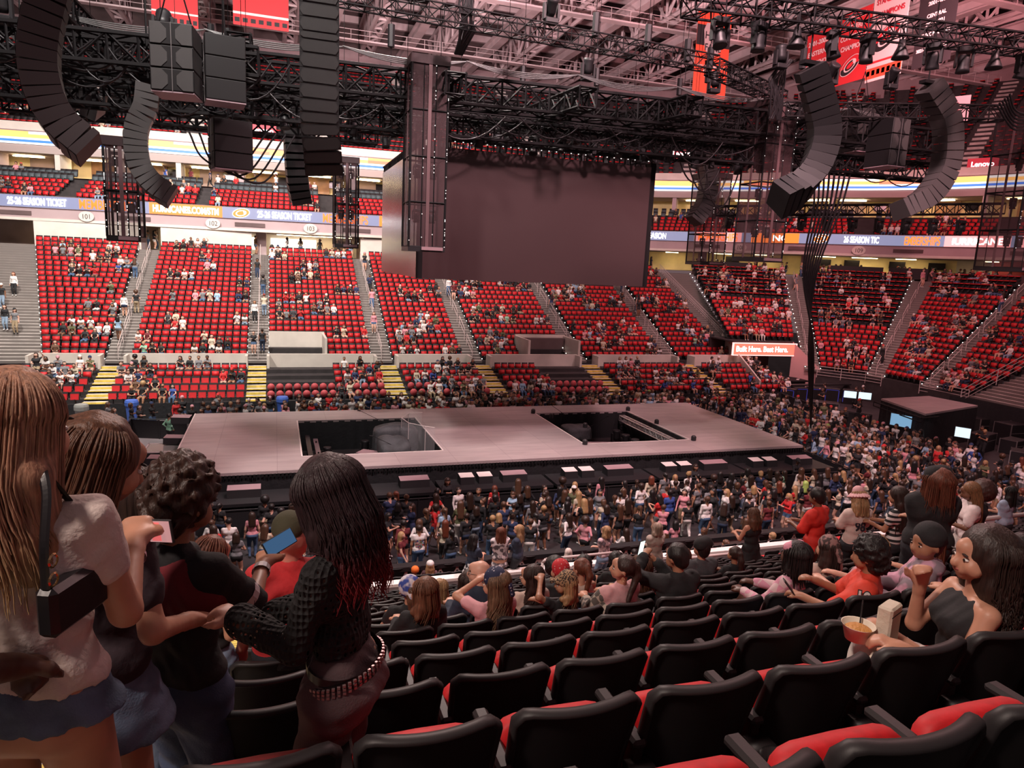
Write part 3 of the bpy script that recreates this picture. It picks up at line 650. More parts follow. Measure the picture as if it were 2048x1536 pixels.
for x0, x1, y0, y1 in PIT:
    for q in ((x0 - .03, x0 + .03, y0, y1), (x1 - .03, x1 + .03, y0, y1), (x0, x1, y0 - .03, y0 + .03)): b.b2(*q, ZS - .03, ZS + .012)
b.b2(X0 - .03, X0 + .02, Y0, Y1, ZS - .05, ZS + .01); b.obj('edge_trim', ST)
def drape(nm, pts, z0, z1, parent=None, amp=.05, m=None, step=.12):
    vs = []; fs = []; i = 0
    for a, c in zip(pts, pts[1:]):
        d = Vector(c) - Vector(a); n = max(2, int(d.length / step)); nn = Vector((-d.y, d.x)).normalized()
        for j in range(n + 1):
            p = Vector(a) + d * j / n + nn * amp * math.sin(j * 1.3) * (.6 + .4 * math.sin(j * .31)); vs += [(p.x, p.y, z0), (p.x, p.y, z1)]
            if j: k = len(vs); fs.append((k - 4, k - 2, k - 1, k - 3))
    q = MB().mat(m or M_blk); q.smooth = True; q.add(vs, fs); return q.obj(nm, parent)
drape('skirt', [(X0, Y1), (X0, Y0 + .04), (X1, Y0 + .04), (X1, Y1), (X0, Y1)], 0, ZS - .13, ST, .03)
for x0, x1, y0, y1 in PIT: drape('pit_curtain', [(x0 + .05, y0), (x0 + .05, y1), (x1 - .05, y1), (x1 - .05, y0)], -.0, ZS - .05, ST, .035)
b = MB().mat(mat('pit_floor', (.045, .035, .038), .4, var=.3, vscale=1))
for x0, x1, y0, y1 in PIT: b.b2(x0, x1, y0, y1, .02, .18)
b.mat(M_wedge)
for x0, x1, y0, y1 in PIT:
    for y in (y0 + 2, y0 + 3.6): b.b2(x0 + 1.2, x1 - .3, y, y + .05, .18, .195)
b.obj('pit_floor', ST)
b = MB().mat(M_metal)                        # toothed fringe of the front edge
for i in range(196): b.box((X0 + .15 + i * .15, Y0 - .02, ZS - .17), (.09, .04, .12))
tag(b.obj('fringe', ST), kind='stuff')
# service ledge in front
b = MB().mat(M_case)
for i in range(6):
    x = -3.6 + i * 4.95; b.b2(x, x + 4.8, 26.35, 27.85, .98, 1.10)
    for u in (.15, 2.4, 4.65):
        for y in (26.5, 27.7): b.b2(x + u - .04, x + u + .04, y - .04, y + .04, 0, 1)
    b.tube((x + .3, 26.5, .1), (x + 2.2, 26.5, .95), .03, 4)
tag(b.obj('service_ledge'), 'low black service ledge running along the front of the long stage', 'platform')
drape('curtain', [(-3.6, 27.75), (25.8, 27.75)], 0, .98); bpy.data.objects['curtain.001'] if 'curtain.001' in bpy.data.objects else None
for o in bpy.data.objects:
    if o.name == 'curtain.001': tag(o, 'black pleated curtain under the service ledge before the stage', 'curtain')
def wedge(x, y, z, w=.75, lit=False, rz=0, label=''):
    t = empty('stage_monitor', (x, y, z), rz, label, 'monitor speaker', 'stage monitors on the service ledge')
    q = MB().mat(M_case); q.add([(-w / 2, -.3, 0), (w / 2, -.3, 0), (w / 2, .3, 0), (-w / 2, .3, 0), (-w / 2, -.25, .30), (w / 2, -.25, .30), (w / 2, .22, .36), (-w / 2, .22, .36)], [(0, 3, 2, 1), (4, 5, 6, 7), (0, 1, 5, 4), (1, 2, 6, 5), (2, 3, 7, 6), (3, 0, 4, 7)]); q.obj('cabinet', t)
    q = MB().mat(M_edge if lit else M_wedge); q.add([(-w / 2, -.25, .31), (w / 2, -.25, .31), (w / 2, .22, .37), (-w / 2, .22, .37)], [(0, 1, 2, 3)]); q.obj('grille', t)
wi = 0
for x, w, lit in ((-2.6, .8, 1), (-1.2, 1.2, 0), (2.0, .5, 1), (5.3, 1.2, 0), (7.5, .6, 1), (8.3, .6, 1), (9.6, 1.1, 0), (12.2, .6, 1), (13.0, .6, 1), (14.6, 1.3, 0), (17.2, .6, 1), (18.0, .6, 1), (19.6, 1.3, 0), (22.0, .6, 1), (22.8, .6, 1), (24.6, 1.2, 0)):
    wi += 1; wedge(x, 27.3, 1.10, w, lit, 0, ('narrow black monitor speaker with pale top' if lit else 'wide black monitor speaker with rose top') + ', ' + ords[wi - 1] + ' along the front ledge')
def moving_head(x, y, z, s=1.0, rz=0, up=True, label=None, group=None, tilt=0.0, parent=None, m=None):
    """base, yoke and lamp head; hangs below z when up is False"""
    k = 1 if up else -1
    if parent is None: t = empty('moving_head_light', (x, y, z), rz, label, 'stage light', group)
    else: t = bpy.data.objects.new('light_fixture', None); COL.objects.link(t); t.parent = parent; t.location = (x, y, z)
    q = MB().mat(m or M_case); q.bev((0, 0, .07 * s * k), (.36 * s, .28 * s, .14 * s), .02 * s)
    for sx in (-1, 1): q.box((sx * .19 * s, 0, .30 * s * k), (.06 * s, .14 * s, .40 * s))
    q.obj('yoke', t)
    h = MB().mat(m or M_case); h.M = Matrix.Translation((0, 0, .42 * s * k)) @ Matrix.Rotation(tilt, 4, 'X') @ Matrix.Scale(s * k, 4)
    h.smooth = True; h.lathe([(0, -.22), (.12, -.21), (.15, -.1), (.14, .05), (.16, .14), (.17, .22), (.15, .22), (0, .20)], (0, 0, 0), 10); h.obj('lamp_head', t); return t
# ---- left pit gear
for i in range(5): moving_head(2.35, 30.7 + i * .95, .18, 1.15, R(10 * i), True, 'black moving head light on the left pit floor, ' + ords[i] + ' from the front of the row', 'moving lights in the left pit')
for (x, nm, lb) in ((1.45, 'light_bar', 'long black light bar along the left wall of the left pit'), (1.85, 'rail', 'rose metal rail lying beside the row of moving lights')):
    b = MB().mat(M_case if x < 1.6 else M_wedge); b.box((x, 33.2, 1.15 if x < 1.6 else .95), (.22, 5.2, .16)); 
    for y in (31, 33, 35): b.mat(M_metal).tube((x, y, .18), (x, y, 1.1), .04, 5)
    tag(b.obj(nm), lb, 'rail')
M_sheet = mat('grey_cover_cloth', (.06, .065, .07), .7, var=.3, vscale=1.5, bump=(3, .6, .1))
def sheet(nm, c, d, seed, parent=None, m=None):
    """cloth dropped over gear: lumpy dome with hanging folds"""
    rr = np.random.RandomState(seed); q = MB().mat(m or M_sheet); q.smooth = True; n = 36; vs = []
    for j in range(12):
        for i in range(n):
            a = 2 * math.pi * i / n; f = j / 11; e = .5 if f < .45 else .5
            r = min(1, f / .5) ** .8; zz = d[2] * (1 - .18 * min(1, f / .5) ** 2) if f < .5 else d[2] * .82 * (1 - (f - .5) / .5)
            fold = 1 + (.05 * math.sin(a * 9 + seed) * max(0, f - .4) * 2); sq = 1 / max(abs(math.cos(a)), abs(math.sin(a))) ** .7
            zz += .10 * d[2] * math.sin(a * 2 + seed) * (1 - f) * r
            vs.append((c[0] + d[0] / 2 * r * sq * fold * math.cos(a), c[1] + d[1] / 2 * r * sq * fold * math.sin(a), c[2] + zz))
    fs = [(j * n + i, j * n + (i + 1) % n, (j + 1) * n + (i + 1) % n, (j + 1) * n + i) for j in range(11) for i in range(n)]; q.add(vs, fs); return q.obj(nm, parent)
tag(sheet('covered_riser', (5.25, 32.3, .18), (1.5, 2.0, 1.75), 2), 'tall stack of band gear under a draped grey cloth in the left pit', 'covered gear')
tag(sheet('covered_drums', (5.6, 33.9, .9), (2.2, 1.2, 1.25), 5), 'grey cloth peaked over the drums behind the clear screen', 'covered gear')
M_plexi = mat('clear_acrylic', (.8, .8, .82), .05, alpha=.16, spec=1.0)
pl = empty('drum_screen', (6.3, 32.8, 0), 0, 'clear acrylic drum screen standing in the left pit', 'drum screen')
for i, (a, c) in enumerate((((-.5, .6), (.0, 1.5)), ((.0, 1.5), (.75, 1.7)), ((-.5, .6), (-.35, -.5)), ((-.35, -.5), (.3, -1.3)), ((.3, -1.3), (.7, -1.6)))):
    q = MB().mat(M_plexi); q.quad((*a, .2), (*c, .2), (*c, 2.55), (*a, 2.55)); q.obj('panel', pl)
    q = MB().mat(M_edge); q.tube((*a, 2.55), (*c, 2.55), .014, 4); q.tube((*a, .2), (*a, 2.55), .012, 4); q.obj('panel_edge', pl)
def drum(x, y, z, r, h, m, lab, tilt=0):
    t = empty('drum', (x, y, z), 0, lab, 'drum'); q = MB().mat(m); q.smooth = True; q.M = Matrix.Rotation(tilt, 4, 'X'); q.lathe([(r, 0), (r, h)], (0, 0, 0), 18); q.obj('shell', t)
    q = MB().mat(M_edge); q.M = Matrix.Rotation(tilt, 4, 'X'); q.lathe([(0, h * .99), (r * .95, h), (r * 1.04, h), (r * 1.04, h * .9), (r, h * .9)], (0, 0, 0), 18); q.obj('head_hoop', t)
drum(3.9, 30.8, .2, .32, .55, mat('drum_shell', (.35, .45, .45), .3), 'floor tom with pale shell at the front of the left pit'); drum(4.75, 30.25, .45, .42, .25, mat('drum_skin', (.75, .73, .55), .5), 'round pale drum head tipped toward the pit front', R(35))
def amp(x, y, z, d, rz, lab, nm='amplifier'):
    t = empty(nm, (x, y, z), rz, lab, 'amplifier'); q = MB().mat(M_case); q.bev((0, 0, d[2] / 2), d, .02); q.obj('cabinet', t)
    q = MB().mat(M_wedge); q.box((0, 0, d[2] + .006), (d[0] * .95, d[1] * .9, .01)); q.obj('top_panel', t); q = MB().mat(M_al)
    for i in range(6): q.box((-d[0] * .4 + i * d[0] * .16, -d[1] / 2 - .005, d[2] * .75), (.05, .01, .05))
    q.obj('control_knobs', t)
amp(4.3, 32.3, .2, (1.5, .8, .95), R(-35), 'black mixer desk tilted beside the covered gear in the left pit', 'mixer_desk')
def mic_boom(x, y, z, h, ang, reach, lab):
    t = empty('microphone_stand', (x, y, z), ang, lab, 'microphone stand'); q = MB().mat(M_metal); q.tube((0, 0, 0), (0, 0, h), .016, 5)
    for a in range(3): q.tube((0, 0, .12), (.3 * math.cos(a * 2.1), .3 * math.sin(a * 2.1), .01), .012, 4)
    q.obj('stand', t); q = MB().mat(M_metal); q.tube((0, -.3, h - .12), (0, reach, h + .4), .012, 5); q.tube((0, reach, h + .4), (0, reach + .16, h + .42), .03, 6); q.obj('boom', t)
mic_boom(4.95, 34.4, .2, 2.0, R(60), 1.1, 'long microphone boom rising from the left pit'); mic_boom(5.0, 31.6, .2, 1.5, R(80), .8, 'short microphone boom in front of the grey covered gear')
moving_head(4.3, 35.4, .18, 1.2, 0, True, 'single moving head light by the back curtain of the left pit')
# ---- right pit gear
tag(sheet('covered_keyboard', (15.7, 34.6, .9), (1.6, 1.1, .75), 8), 'keyboard rig under a dark cloth in the right pit', 'covered gear')
amp(16.5, 31.8, .9, (2.6, .7, .35), R(-8), 'long black keyboard case on legs in the right pit', 'keyboard'); amp(17.6, 31.3, .2, (1.2, .8, .95), R(28), 'black amplifier with rose top at the front of the right pit')
mic_boom(16.3, 33.9, .2, 1.5, R(-70), 1.2, 'microphone boom leaning across the right pit'); mic_boom(15.2, 35.6, .2, 1.9, R(40), .8, 'microphone boom poking above the back of the right pit')
for i in range(5): moving_head(18.6 + .04 * i, 35.3 - i * 1.05, .18, 1.35, 0, True, 'black moving head light on the right pit floor, ' + ords[i] + ' from the back of the row', 'moving lights in the right pit')
tr = truss('light_truss', (19.55, 30.6, 1.45), (19.55, 36.6, 1.45), .3, .3, .035, M_al, 'pale metal truss rail lying along the right wall of the right pit')
for x, y in ((14.0, 36.9), (14.6, 35.6), (15.6, 33.2), (14.1, 29.9), (20.1, 36.9), (20.1, 33.5), (20.1, 29.8)):
    b = MB().mat(M_case); b.lathe([(.13, 0), (.13, .2), (.07, .26), (0, .26)], (0, 0, 0), 8); tag(b.obj('edge_camera', None, (x, y, ZS)), 'small black edge unit standing at the rim of the right pit', 'stage device', 'black units round the rim of the right pit')
# ---- corner bits at the left of the stage
for i, (x, y, z) in enumerate(((-4.6, 38.4, 1.75), (-4.7, 36.4, 1.2), (-4.9, 33.0, 1.15))): wedge(x, y, z - .3, .9, False, R(-12), 'wide rose topped monitor speaker left of the stage, ' + ords[i] + ' from the back')
b = MB().mat(M_case); b.b2(-5.9, -4.2, 35.0, 36.6, 0, .82); b.mat(mat('glass_lid', (.28, .30, .28), .25)); b.b2(-5.82, -4.28, 35.08, 36.52, .82, .85); b.mat(M_edge)
for q in ((-5.9, -4.2, 35.0, 35.06), (-5.9, -4.2, 36.54, 36.6), (-5.9, -5.84, 35, 36.6)): b.b2(*q, .82, .87)
tag(b.obj('lift_platform'), 'low black platform with pale framed top left of the stage', 'platform')
# ---- crowd barriers
def barrier(pts, lab, nm='crowd_barrier', h=1.1, m=None, solid=True, gr='crowd barriers round the stage'):
    b = MB(); 
    for a, c in zip(pts, pts[1:]):
        d = Vector((c[0] - a[0], c[1] - a[1])); L_ = d.length; n = max(1, int(L_ / 1.0)); b.mat(m or M_case)
        b.tube((*a, h), (*c, h), .03, 5)
        for i in range(n + 1):
            x, y = lerp(a, c, i / n); b.box((x, y, h / 2), (.05, .05, h))
        if solid: b.quad((*a, .05), (*c, .05), (*c, h - .05), (*a, h - .05))
        else:
            for i in range(int(L_ / .12)): x, y = lerp(a, c, i / (L_ / .12)); b.tube((x, y, .15), (x, y, h), .010, 4, cap=False)
            b.tube((*a, .15), (*c, .15), .02, 4)
    tag(b.obj(nm), lab, 'barrier', gr)
barrier([(-5, 25.7), (26.6, 25.7)], 'black crowd barrier before the front of the stage'); barrier([(26.6, 25.7), (27.4, 40.3), (-4.4, 40.3)], 'black crowd barrier bent round the right and back of the stage')
barrier([(-4.6, 40.3), (-7.4, 41.2), (-7.6, 37.6)], 'black barrier at the left rear of the stage'); barrier([(34.6, 47.2), (37.4, 47.0)], 'grey barred barrier by the mixing desk at the tunnel', 'barred_barrier', 1.1, M_al, False, None)
barrier([(37.0, 44.6), (33.8, 44.2)], 'grey barred barrier in front of the green lit rack', 'barred_barrier', 1.1, M_al, False, None)
barrier([(37.6, 44.4), (36.8, 39.0), (38.6, 36.5)], 'black panel fence between the crowd and the control area', h=1.15, gr=None)
# ---- small square stage and control area at the right
BS = empty('side_stage', (0, 0, 0), 0, 'raised square side stage with rose top and black skirts', 'stage')
q4 = [(38.7, 36.0), (43.5, 36.5), (44.0, 33.2), (37.4, 31.4)]
b = MB().mat(M_st); vs = [(*p, 2.28) for p in q4] + [(*p, 2.4) for p in q4]; b.add(vs, [(0, 3, 2, 1), (4, 5, 6, 7)] + [(i, (i + 1) % 4, 4 + (i + 1) % 4, 4 + i) for i in range(4)]); b.obj('deck', BS)
drape('skirt', [q4[0], q4[3], q4[2]], 0, 2.27, BS, .02); b = MB().mat(M_metal); b.tube((38.3, 36.1, 2.15), (37.0, 31.3, 2.15), .06, 6); b.tube((37.0, 31.3, 2.15), (38.6, 31.5, 2.15), .06, 6); b.tube((38.2, 36.1, 1.9), (37.0, 31.3, 1.9), .04, 6)
for i in range(6): b.tube((38.2 - .2 * i, 36.1 - .8 * i, 1.9), (38.2 - .2 * i, 36.1 - .8 * i, 2.2), .03, 4)
b.obj('rail', BS)
def screen(nm, c, w, h, rz, m, lab, frame=.04):
    t = empty(nm, c, rz, lab, 'screen'); q = MB().mat(M_case); q.box((0, .03, 0), (w + 2 * frame, .05, h + 2 * frame)); q.obj('frame', t); q = MB().mat(m); q.quad((-w / 2, 0, -h / 2), (w / 2, 0, -h / 2), (w / 2, 0, h / 2), (-w / 2, 0, h / 2)); q.obj('display', t)
M_blue = mat('blue_screen', (.05, .1, .2), .4, emit=(.22, .42, .62), es=.8); M_whs = mat('white_screen', (.2, .2, .2), .4, emit=(.70, .85, .95), es=1.1, col2=(.2, .3, .3), vscale=6)
screen('wall_screen', (37.55, 33.1, 1.55), 1.45, .75, R(-71), M_blue, 'blue screen hung on the black skirt of the side stage')
screen('monitor_display', (40.6, 40.6, 1.75), .85, .5, R(-40), M_whs, 'bright control monitor with pale windows, left of its pair'); screen('monitor_display', (41.4, 40.0, 1.75), .85, .5, R(-40), M_whs, 'bright control monitor with pale windows, right of its pair')
screen('monitor_display', (39.4, 30.4, 1.4), .8, .6, R(-60), M_whs, 'bright tilted screen beyond the side stage near the black cases')
def case(x, y, d, rz, lab, z=0, top=None):
    t = empty('flight_case', (x, y, z), rz, lab, 'flight case'); q = MB().mat(M_case); q.bev((0, 0, d[2] / 2), d, .03); q.obj('body', t); q = MB().mat(top or M_al)
    for sx in (-1, 1):
        for sy in (-1, 1): q.box((sx * (d[0] / 2 - .02), sy * (d[1] / 2 - .02), d[2] / 2), (.05, .05, d[2] + .01))
    q.box((0, -d[1] / 2 - .003, d[2] * .62), (d[0], .01, .03)); q.obj('trim', t); return t
for i, (x, y, d, rz) in enumerate(((42.2, 31.2, (1.6, 1.0, 1.1), .3), (43.6, 30.2, (1.4, 1.0, .9), .2), (43.0, 28.6, (1.8, 1.0, .7), .5), (44.6, 28.0, (1.6, 1.1, 1.2), .1), (41.4, 28.3, (1.2, .8, .8), .6), (45.4, 31.8, (1.5, 1.2, 1.5), 0), (46.0, 34.2, (1.6, 1.0, 1.3), 0))):
    case(x, y, d, rz, 'black flight case with metal edges right of the side stage, ' + ords[i] + ' in the cluster')
cj = case(38.9, 41.4, (2.2, 1.0, 1.1), R(-40), 'black control desk case with monitors on it near the barrier')
b = MB().mat(M_case); b.b2(38.7, 44.4, 49.6, 51.4, .0, 1.1); b.mat(M_metal); b.b2(38.5, 44.6, 49.4, 51.6, 1.1, 1.22)
for i in range(14): b.mat(M_al if i % 3 else M_edge); b.box((39 + i * .4, 49.9 + (i % 3) * .4, 1.24), (.22, .3, .03), rz=.2 * i)
tag(b.obj('mixing_desk'), 'wide black mixing desk in front of the arena tunnel mouth', 'mixing desk')
t = empty('equipment_rack', (38.6, 48.2, 0), R(-6), 'black equipment rack with rows of green lights', 'equipment rack'); q = MB().mat(M_case); q.bev((0, 0, .6), (2.2, .6, 1.2), .03); q.obj('cabinet', t)
q = MB().mat(mat('green_led', (0, .2, .05), emit=(.1, 1, .3), es=3)); rr = random.Random(4)
for i in range(9):
    for j in range(5):
        if rr.random() < .7: q.box((-.85 + i * .2, -.31, .30 + j * .17), (.10, .01, .06))
q.obj('indicator_lights', t)
for i, (x, y) in enumerate(((41.2, 46.6), (42.6, 46.4), (44.0, 46.0), (45.2, 45.2), (39.8, 46.2))):
    t = empty('equipment_rack', (x, y, 0), R(-10 - 12 * i), 'black equipment rack with faint blue edge light, ' + ords[i] + ' of the row by the end railing', 'equipment rack', 'blue lit racks by the end railing'); q = MB().mat(M_case); q.bev((0, 0, .6), (1.2, .7, 1.2), .03); q.obj('cabinet', t)
    q = MB().mat(mat('blue_led', (0, 0, .2), emit=(.10, .09, .5), es=.3)); q.box((-.5, -.36, .6), (.05, .01, .9)); q.box((.5, -.36, .6), (.05, .01, .9)); q.box((0, -.36, 1.08), (1, .01, .04)); q.obj('edge_light', t)
b = MB().mat(M_case); b.b2(40.6, 46.8, 46.8, 47.3, 1.25, 1.35); tag(b.obj('table_top'), 'dark table top laid above the blue lit racks', 'table')
drape('backstage_curtain', [(45.6, 36.6), (46.4, 31.0), (46.6, 24)], 0, 2.4, None, .03); tag(bpy.data.objects['backstage_curtain'], 'black curtain closing off the area right of the side stage', 'curtain')
# tunnel mouth and its sign
tn = MB().mat(mat('tunnel_dark', (.03, .015, .018), .8)); tn.b2(38.2, 44.9, 55.4, 55.7, 0, 4.3); tn.mat(mat('tunnel_side', (.55, .30, .30), .7)); tn.add([(44.3, 51.6, 0), (45.6, 49.2, 0), (45.6, 49.2, 2.2), (44.3, 51.6, 4.4)], [(0, 1, 2, 3)]); tn.mat(M_riser); tn.b2(38.2, 44.8, 51.9, 55.6, 4.28, 4.38); struct(tn.obj('wall_tunnel'))
def pwall(nm, a, c, za, zc, h, th, m, lab=None):
    d = Vector((c[0] - a[0], c[1] - a[1], 0)).normalized(); n = Vector((-d.y, d.x, 0)) * th / 2; b = MB().mat(m); vs = []
    for p, z in ((a, za), (c, zc)):
        for s in (-1, 1): vs += [(p[0] + n.x * s, p[1] + n.y * s, z - .9), (p[0] + n.x * s, p[1] + n.y * s, z + h)]
    b.add(vs, [(0, 1, 5, 4), (2, 6, 7, 3), (1, 3, 7, 5), (0, 2, 3, 1), (4, 5, 7, 6)]); return b.obj(nm)
struct(pwall('wall_stair_side', (40.2, 56.5), (37.2, 46.6), 3.4, .6, 1.2, .12, M_cream)); struct(pwall('wall_stair_side_end', (42.0, 56.0), (39.2, 50.6), 4.6, .6, 1.3, .12, M_cream))
sg = empty('tunnel_sign', (41.4, 51.7, 3.68), R(-4), 'glowing red sign reading Built Here over the corner tunnel', 'sign')
q = MB().mat(mat('sign_red_glow', (.5, .05, .03), emit=(1, .18, .12), es=1.3)); q.box((0, 0, 0), (6.3, .12, 1.0)); q.obj('panel', sg)
q = MB().mat(mat('sign_frame_glow', (.8, .3, .3), emit=(1, .45, .42), es=1.8)); q.box((0, .02, .53), (6.5, .2, .08)); q.box((0, .02, -.53), (6.5, .2, .08)); q.box((-3.2, .02, 0), (.08, .2, 1.1)); q.box((3.2, .02, 0), (.08, .2, 1.1)); q.obj('frame', sg)
M_txt = mat('letter_white_glow', (1, 1, 1), emit=(1, .95, .92), es=4.0)
text('lettering', 'Built Here. Best Here.', .68, (-2.95, -.08, -.2), (R(90), 0, 0), M_txt, sg, .01, 'LEFT', .86, .012)
# bins
for x, y, m, lab in ((-10.4, 44.1, mat('bin_grey', (.28, .29, .27), .5), 'grey lidded trash bin before the black curtain at the left'), (-8.05, 45.1, mat('bin_blue', (.05, .12, .45), .45), 'blue recycling bin left of the stage by the curtain'), (.35, 45.4, MATS['bin_blue'], 'blue recycling bin behind the rear edge of the stage')):
    t = empty('trash_bin', (x, y, 0), 0, lab, 'trash bin'); q = MB().mat(m); q.lathe([(.26, 0), (.34, 1.05), (0, 1.05)], (0, 0, 0), 12); q.obj('body', t); q = MB().mat(m); q.lathe([(.38, 1.02), (.38, 1.22), (.33, 1.34), (0, 1.36)], (0, 0, 0), 12); q.obj('lid', t)
# end railing, white
def railing(nm, pts, lab, h=1.0, r=.03, n_bars=4, m=None, post=1.6, vert=False, gr=None):
    b = MB().mat(m or M_rail)
    for a, c in zip(pts, pts[1:]):
        for i in range(n_bars): z = h * (i + 1) / n_bars; b.tube((a[0], a[1], a[2] + z), (c[0], c[1], c[2] + z), r if i == n_bars - 1 else r * .7, 5)
        L_ = math.dist(a[:2], c[:2]); n = max(1, int(L_ / post))
        for i in range(n + 1): t = i / n; b.tube((a[0] + (c[0] - a[0]) * t, a[1] + (c[1] - a[1]) * t, a[2] + (c[2] - a[2]) * t), (a[0] + (c[0] - a[0]) * t, a[1] + (c[1] - a[1]) * t, a[2] + (c[2] - a[2]) * t + h), r, 5)
    o = b.obj(nm); tag(o, lab, 'railing', gr); return o
railing('railing', [(44.9, 48.9, 1.6), (47.7, 46.3, 1.5), (48.0, 44.9, 1.5)], 'white metal railing before the corner seats beside the aisle')
railing('railing', [(48.0, 41.2, 1.6), (48.2, 40.0, 1.6)], 'short white railing before the end section aisle'); railing('railing', [(48.2, 40.0, 1.6), (48.2, 37.2, 1.6)], 'white metal railing below the last end section')
railing('railing', [(47.2, 37.0, 1.6), (48.4, 33.0, 5.2), (49, 30, 8)], 'white stair railing climbing at the right edge of the end seating', 1.1)
wb = MB().mat(M_riser); wb.b2(44.7, 48.4, 24, 50, -.0, 1.55) if False else wb.add([(44.9, 49.0, 0), (47.8, 46.3, 0), (48.1, 44.8, 0), (48.1, 30, 0), (44.9, 49.0, 2.1), (47.8, 46.3, 2.1), (48.1, 44.8, 2.1), (48.1, 30, 2.1)], [(0, 1, 5, 4), (1, 2, 6, 5), (2, 3, 7, 6)]); struct(wb.obj('wall_end_front'))
# aisle handrails in the bowl: short looped rails
def bowl_rails(bl, tl, z0, z1, n, lab, side=0, gap=True, r=.028):
    b = MB().mat(M_rail)
    for k in range(n):
        t0, t1 = (k + .08) / n, (k + (.80 if gap else 1)) / n; p, q = lerp(bl, tl, t0), lerp(bl, tl, t1); za, zb = z0 + (z1 - z0) * t0, z0 + (z1 - z0) * t1
        b.tube((*p, za + .95), (*q, zb + .95), r, 5); b.tube((*p, za + .5), (*q, zb + .5), r * .8, 5); b.tube((*p, za), (*p, za + .95), r, 5); b.tube((*q, zb), (*q, zb + .95), r, 5)
    tag(b.obj('handrail'), lab, 'handrail', 'looped handrails down the bowl aisles')
def mid(i, j):
    (a, c), (d, e) = E0(i, 1), E0(j, 0); return lerp(a, d, .5), lerp(c, e, .5)
AL = ['first', 'second', 'third', 'fourth', 'fifth', 'sixth']
for q_, (i, j) in enumerate(((1, 2), (2, 3), (3, 4), (4, 5), (5, 6), (6, 7))):
    bl, tl = mid(i, j); bowl_rails(bl, tl, 2.3, 9.9, 6, 'pale handrails down the far bowl aisle, ' + AL[q_] + ' aisle right of the wide stairs', gap=q_ != 1)
bl, tl = (45.0, 50.2), mid(8, 9)[1]; bowl_rails(bl, tl, 2.2, 10, 6, 'pale handrails right of the tunnel sign aisle')
bl, tl = mid(9, 10); bowl_rails(bl, tl, 2.2, 10.2, 6, 'pale handrails in the aisle between the two end sections')
bl, tl = mid(10, 11); bowl_rails(bl, tl, 2.2, 10.3, 6, 'pale handrails in the last aisle at the right end')
bowl_rails((-19.2, 57), (-22.2, 70), 3.6, 9.9, 1, 'single long pale handrail up the middle of the wide left stairs', gap=False, r=.05)
b = MB().mat(M_rail); bl, tl = (41.0, 57.5), (40.6, 69.8)
for i in range(60):
    p = lerp(bl, tl, i / 60); z = 3.9 + 5.9 * i / 60; b.tube((*p, z), (*p, z + 1.05), .018, 4, cap=False)
for h in (.15, .35, .55, .75, 1.05): b.tube((*bl, 3.9 + h), (*tl, 9.8 + h), .03, 4)
tag(b.obj('handrail'), 'tall barred railing up the wide stairs beside the corner section', 'handrail')
# ================================================================ near stand
NR = 17; YR = lambda k: 1.22 + .8 * k; ZR = lambda k: 8.37 - .37 * k
ns = MB()
for k in range(-3, NR):
    y0, y1, z = YR(k) - .12, YR(k) + .68, ZR(k)
    ns.mat(M_riser); ns.quad((-.30, y0, z), (22, y0, z), (22, y1, z), (-.30, y1, z)); ns.quad((-.30, y1, z), (22, y1, z), (22, y1, z - .37), (-.30, y1, z - .37))
    ns.quad((-9, y0, z), (-2.3, y0, z), (-2.3, y1, z), (-9, y1, z)); ns.quad((-9, y1, z), (-2.3, y1, z), (-2.3, y1, z - .37), (-9, y1, z - .37))
    for h in (0, 1):
        ya, yb, zz = y0 + .4 * h, y0 + .4 * (h + 1), z - .185 * h
        ns.mat(M_conc); ns.b2(-2.3, -.30, ya, yb, zz - .3, zz); ns.mat(M_yel); ns.b2(-2.28, -.32, yb - .05, yb + .005, zz - .05, zz + .006)
zl = ZR(NR - 1) - .37; yl = YR(NR - 1) + .68
ns.mat(M_conc); ns.b2(-9, 22, yl, yl + 1.2, zl - .3, zl)
struct(ns.obj('floor_near_risers'))
lo = MB()
for k in range(6):
    z = zl - .36 * (k + 1); y = yl + 1.2 + .72 * k; z = max(z, .25); lo.mat(M_riser); lo.b2(-.3, 24, y, y + .74, z - .4, z); lo.b2(-9, -2.3, y, y + .74, z - .4, z)
    for h in (0, 1): lo.mat(M_conc); lo.b2(-2.3, -.3, y + .36 * h, y + .36 * (h + 1), z - .2, z + .18 - .18 * h); lo.mat(M_yel); lo.b2(-2.28, -.32, y + .36 * (h + 1) - .05, y + .36 * (h + 1), z + .12 - .18 * h, z + .186 - .18 * h)
struct(lo.obj('floor_near_front_tiers'))
# grey parapet with pale cap between the two blocks, gap for aisles
pp = MB().mat(mat('parapet_grey', (.20, .16, .17), .7, var=.1))
for a, c in ((-.2, 8.2), (9.6, 14.6), (16.4, 22)):
    pp.mat(MATS['parapet_grey']); pp.b2(a, c, yl + .95, yl + 1.10, zl - .9, zl + .46); pp.mat(M_edge); pp.b2(a, c, yl + .90, yl + 1.14, zl + .46, zl + .53)
struct(pp.obj('wall_near_parapet'))
M_board = mat('rink_board_rose', (.70, .50, .50), .5, var=.04, vscale=2)
rb = MB().mat(M_board)
for i in range(16): x = -6 + i * 2.2; rb.mat(M_board); rb.b2(x, x + 2.17, 19.70, 19.80, 0, 1.02)
rb.mat(M_case); rb.b2(-6, 29.2, 19.62, 19.95, 1.0, 1.14); struct(rb.obj('wall_rink_boards'))
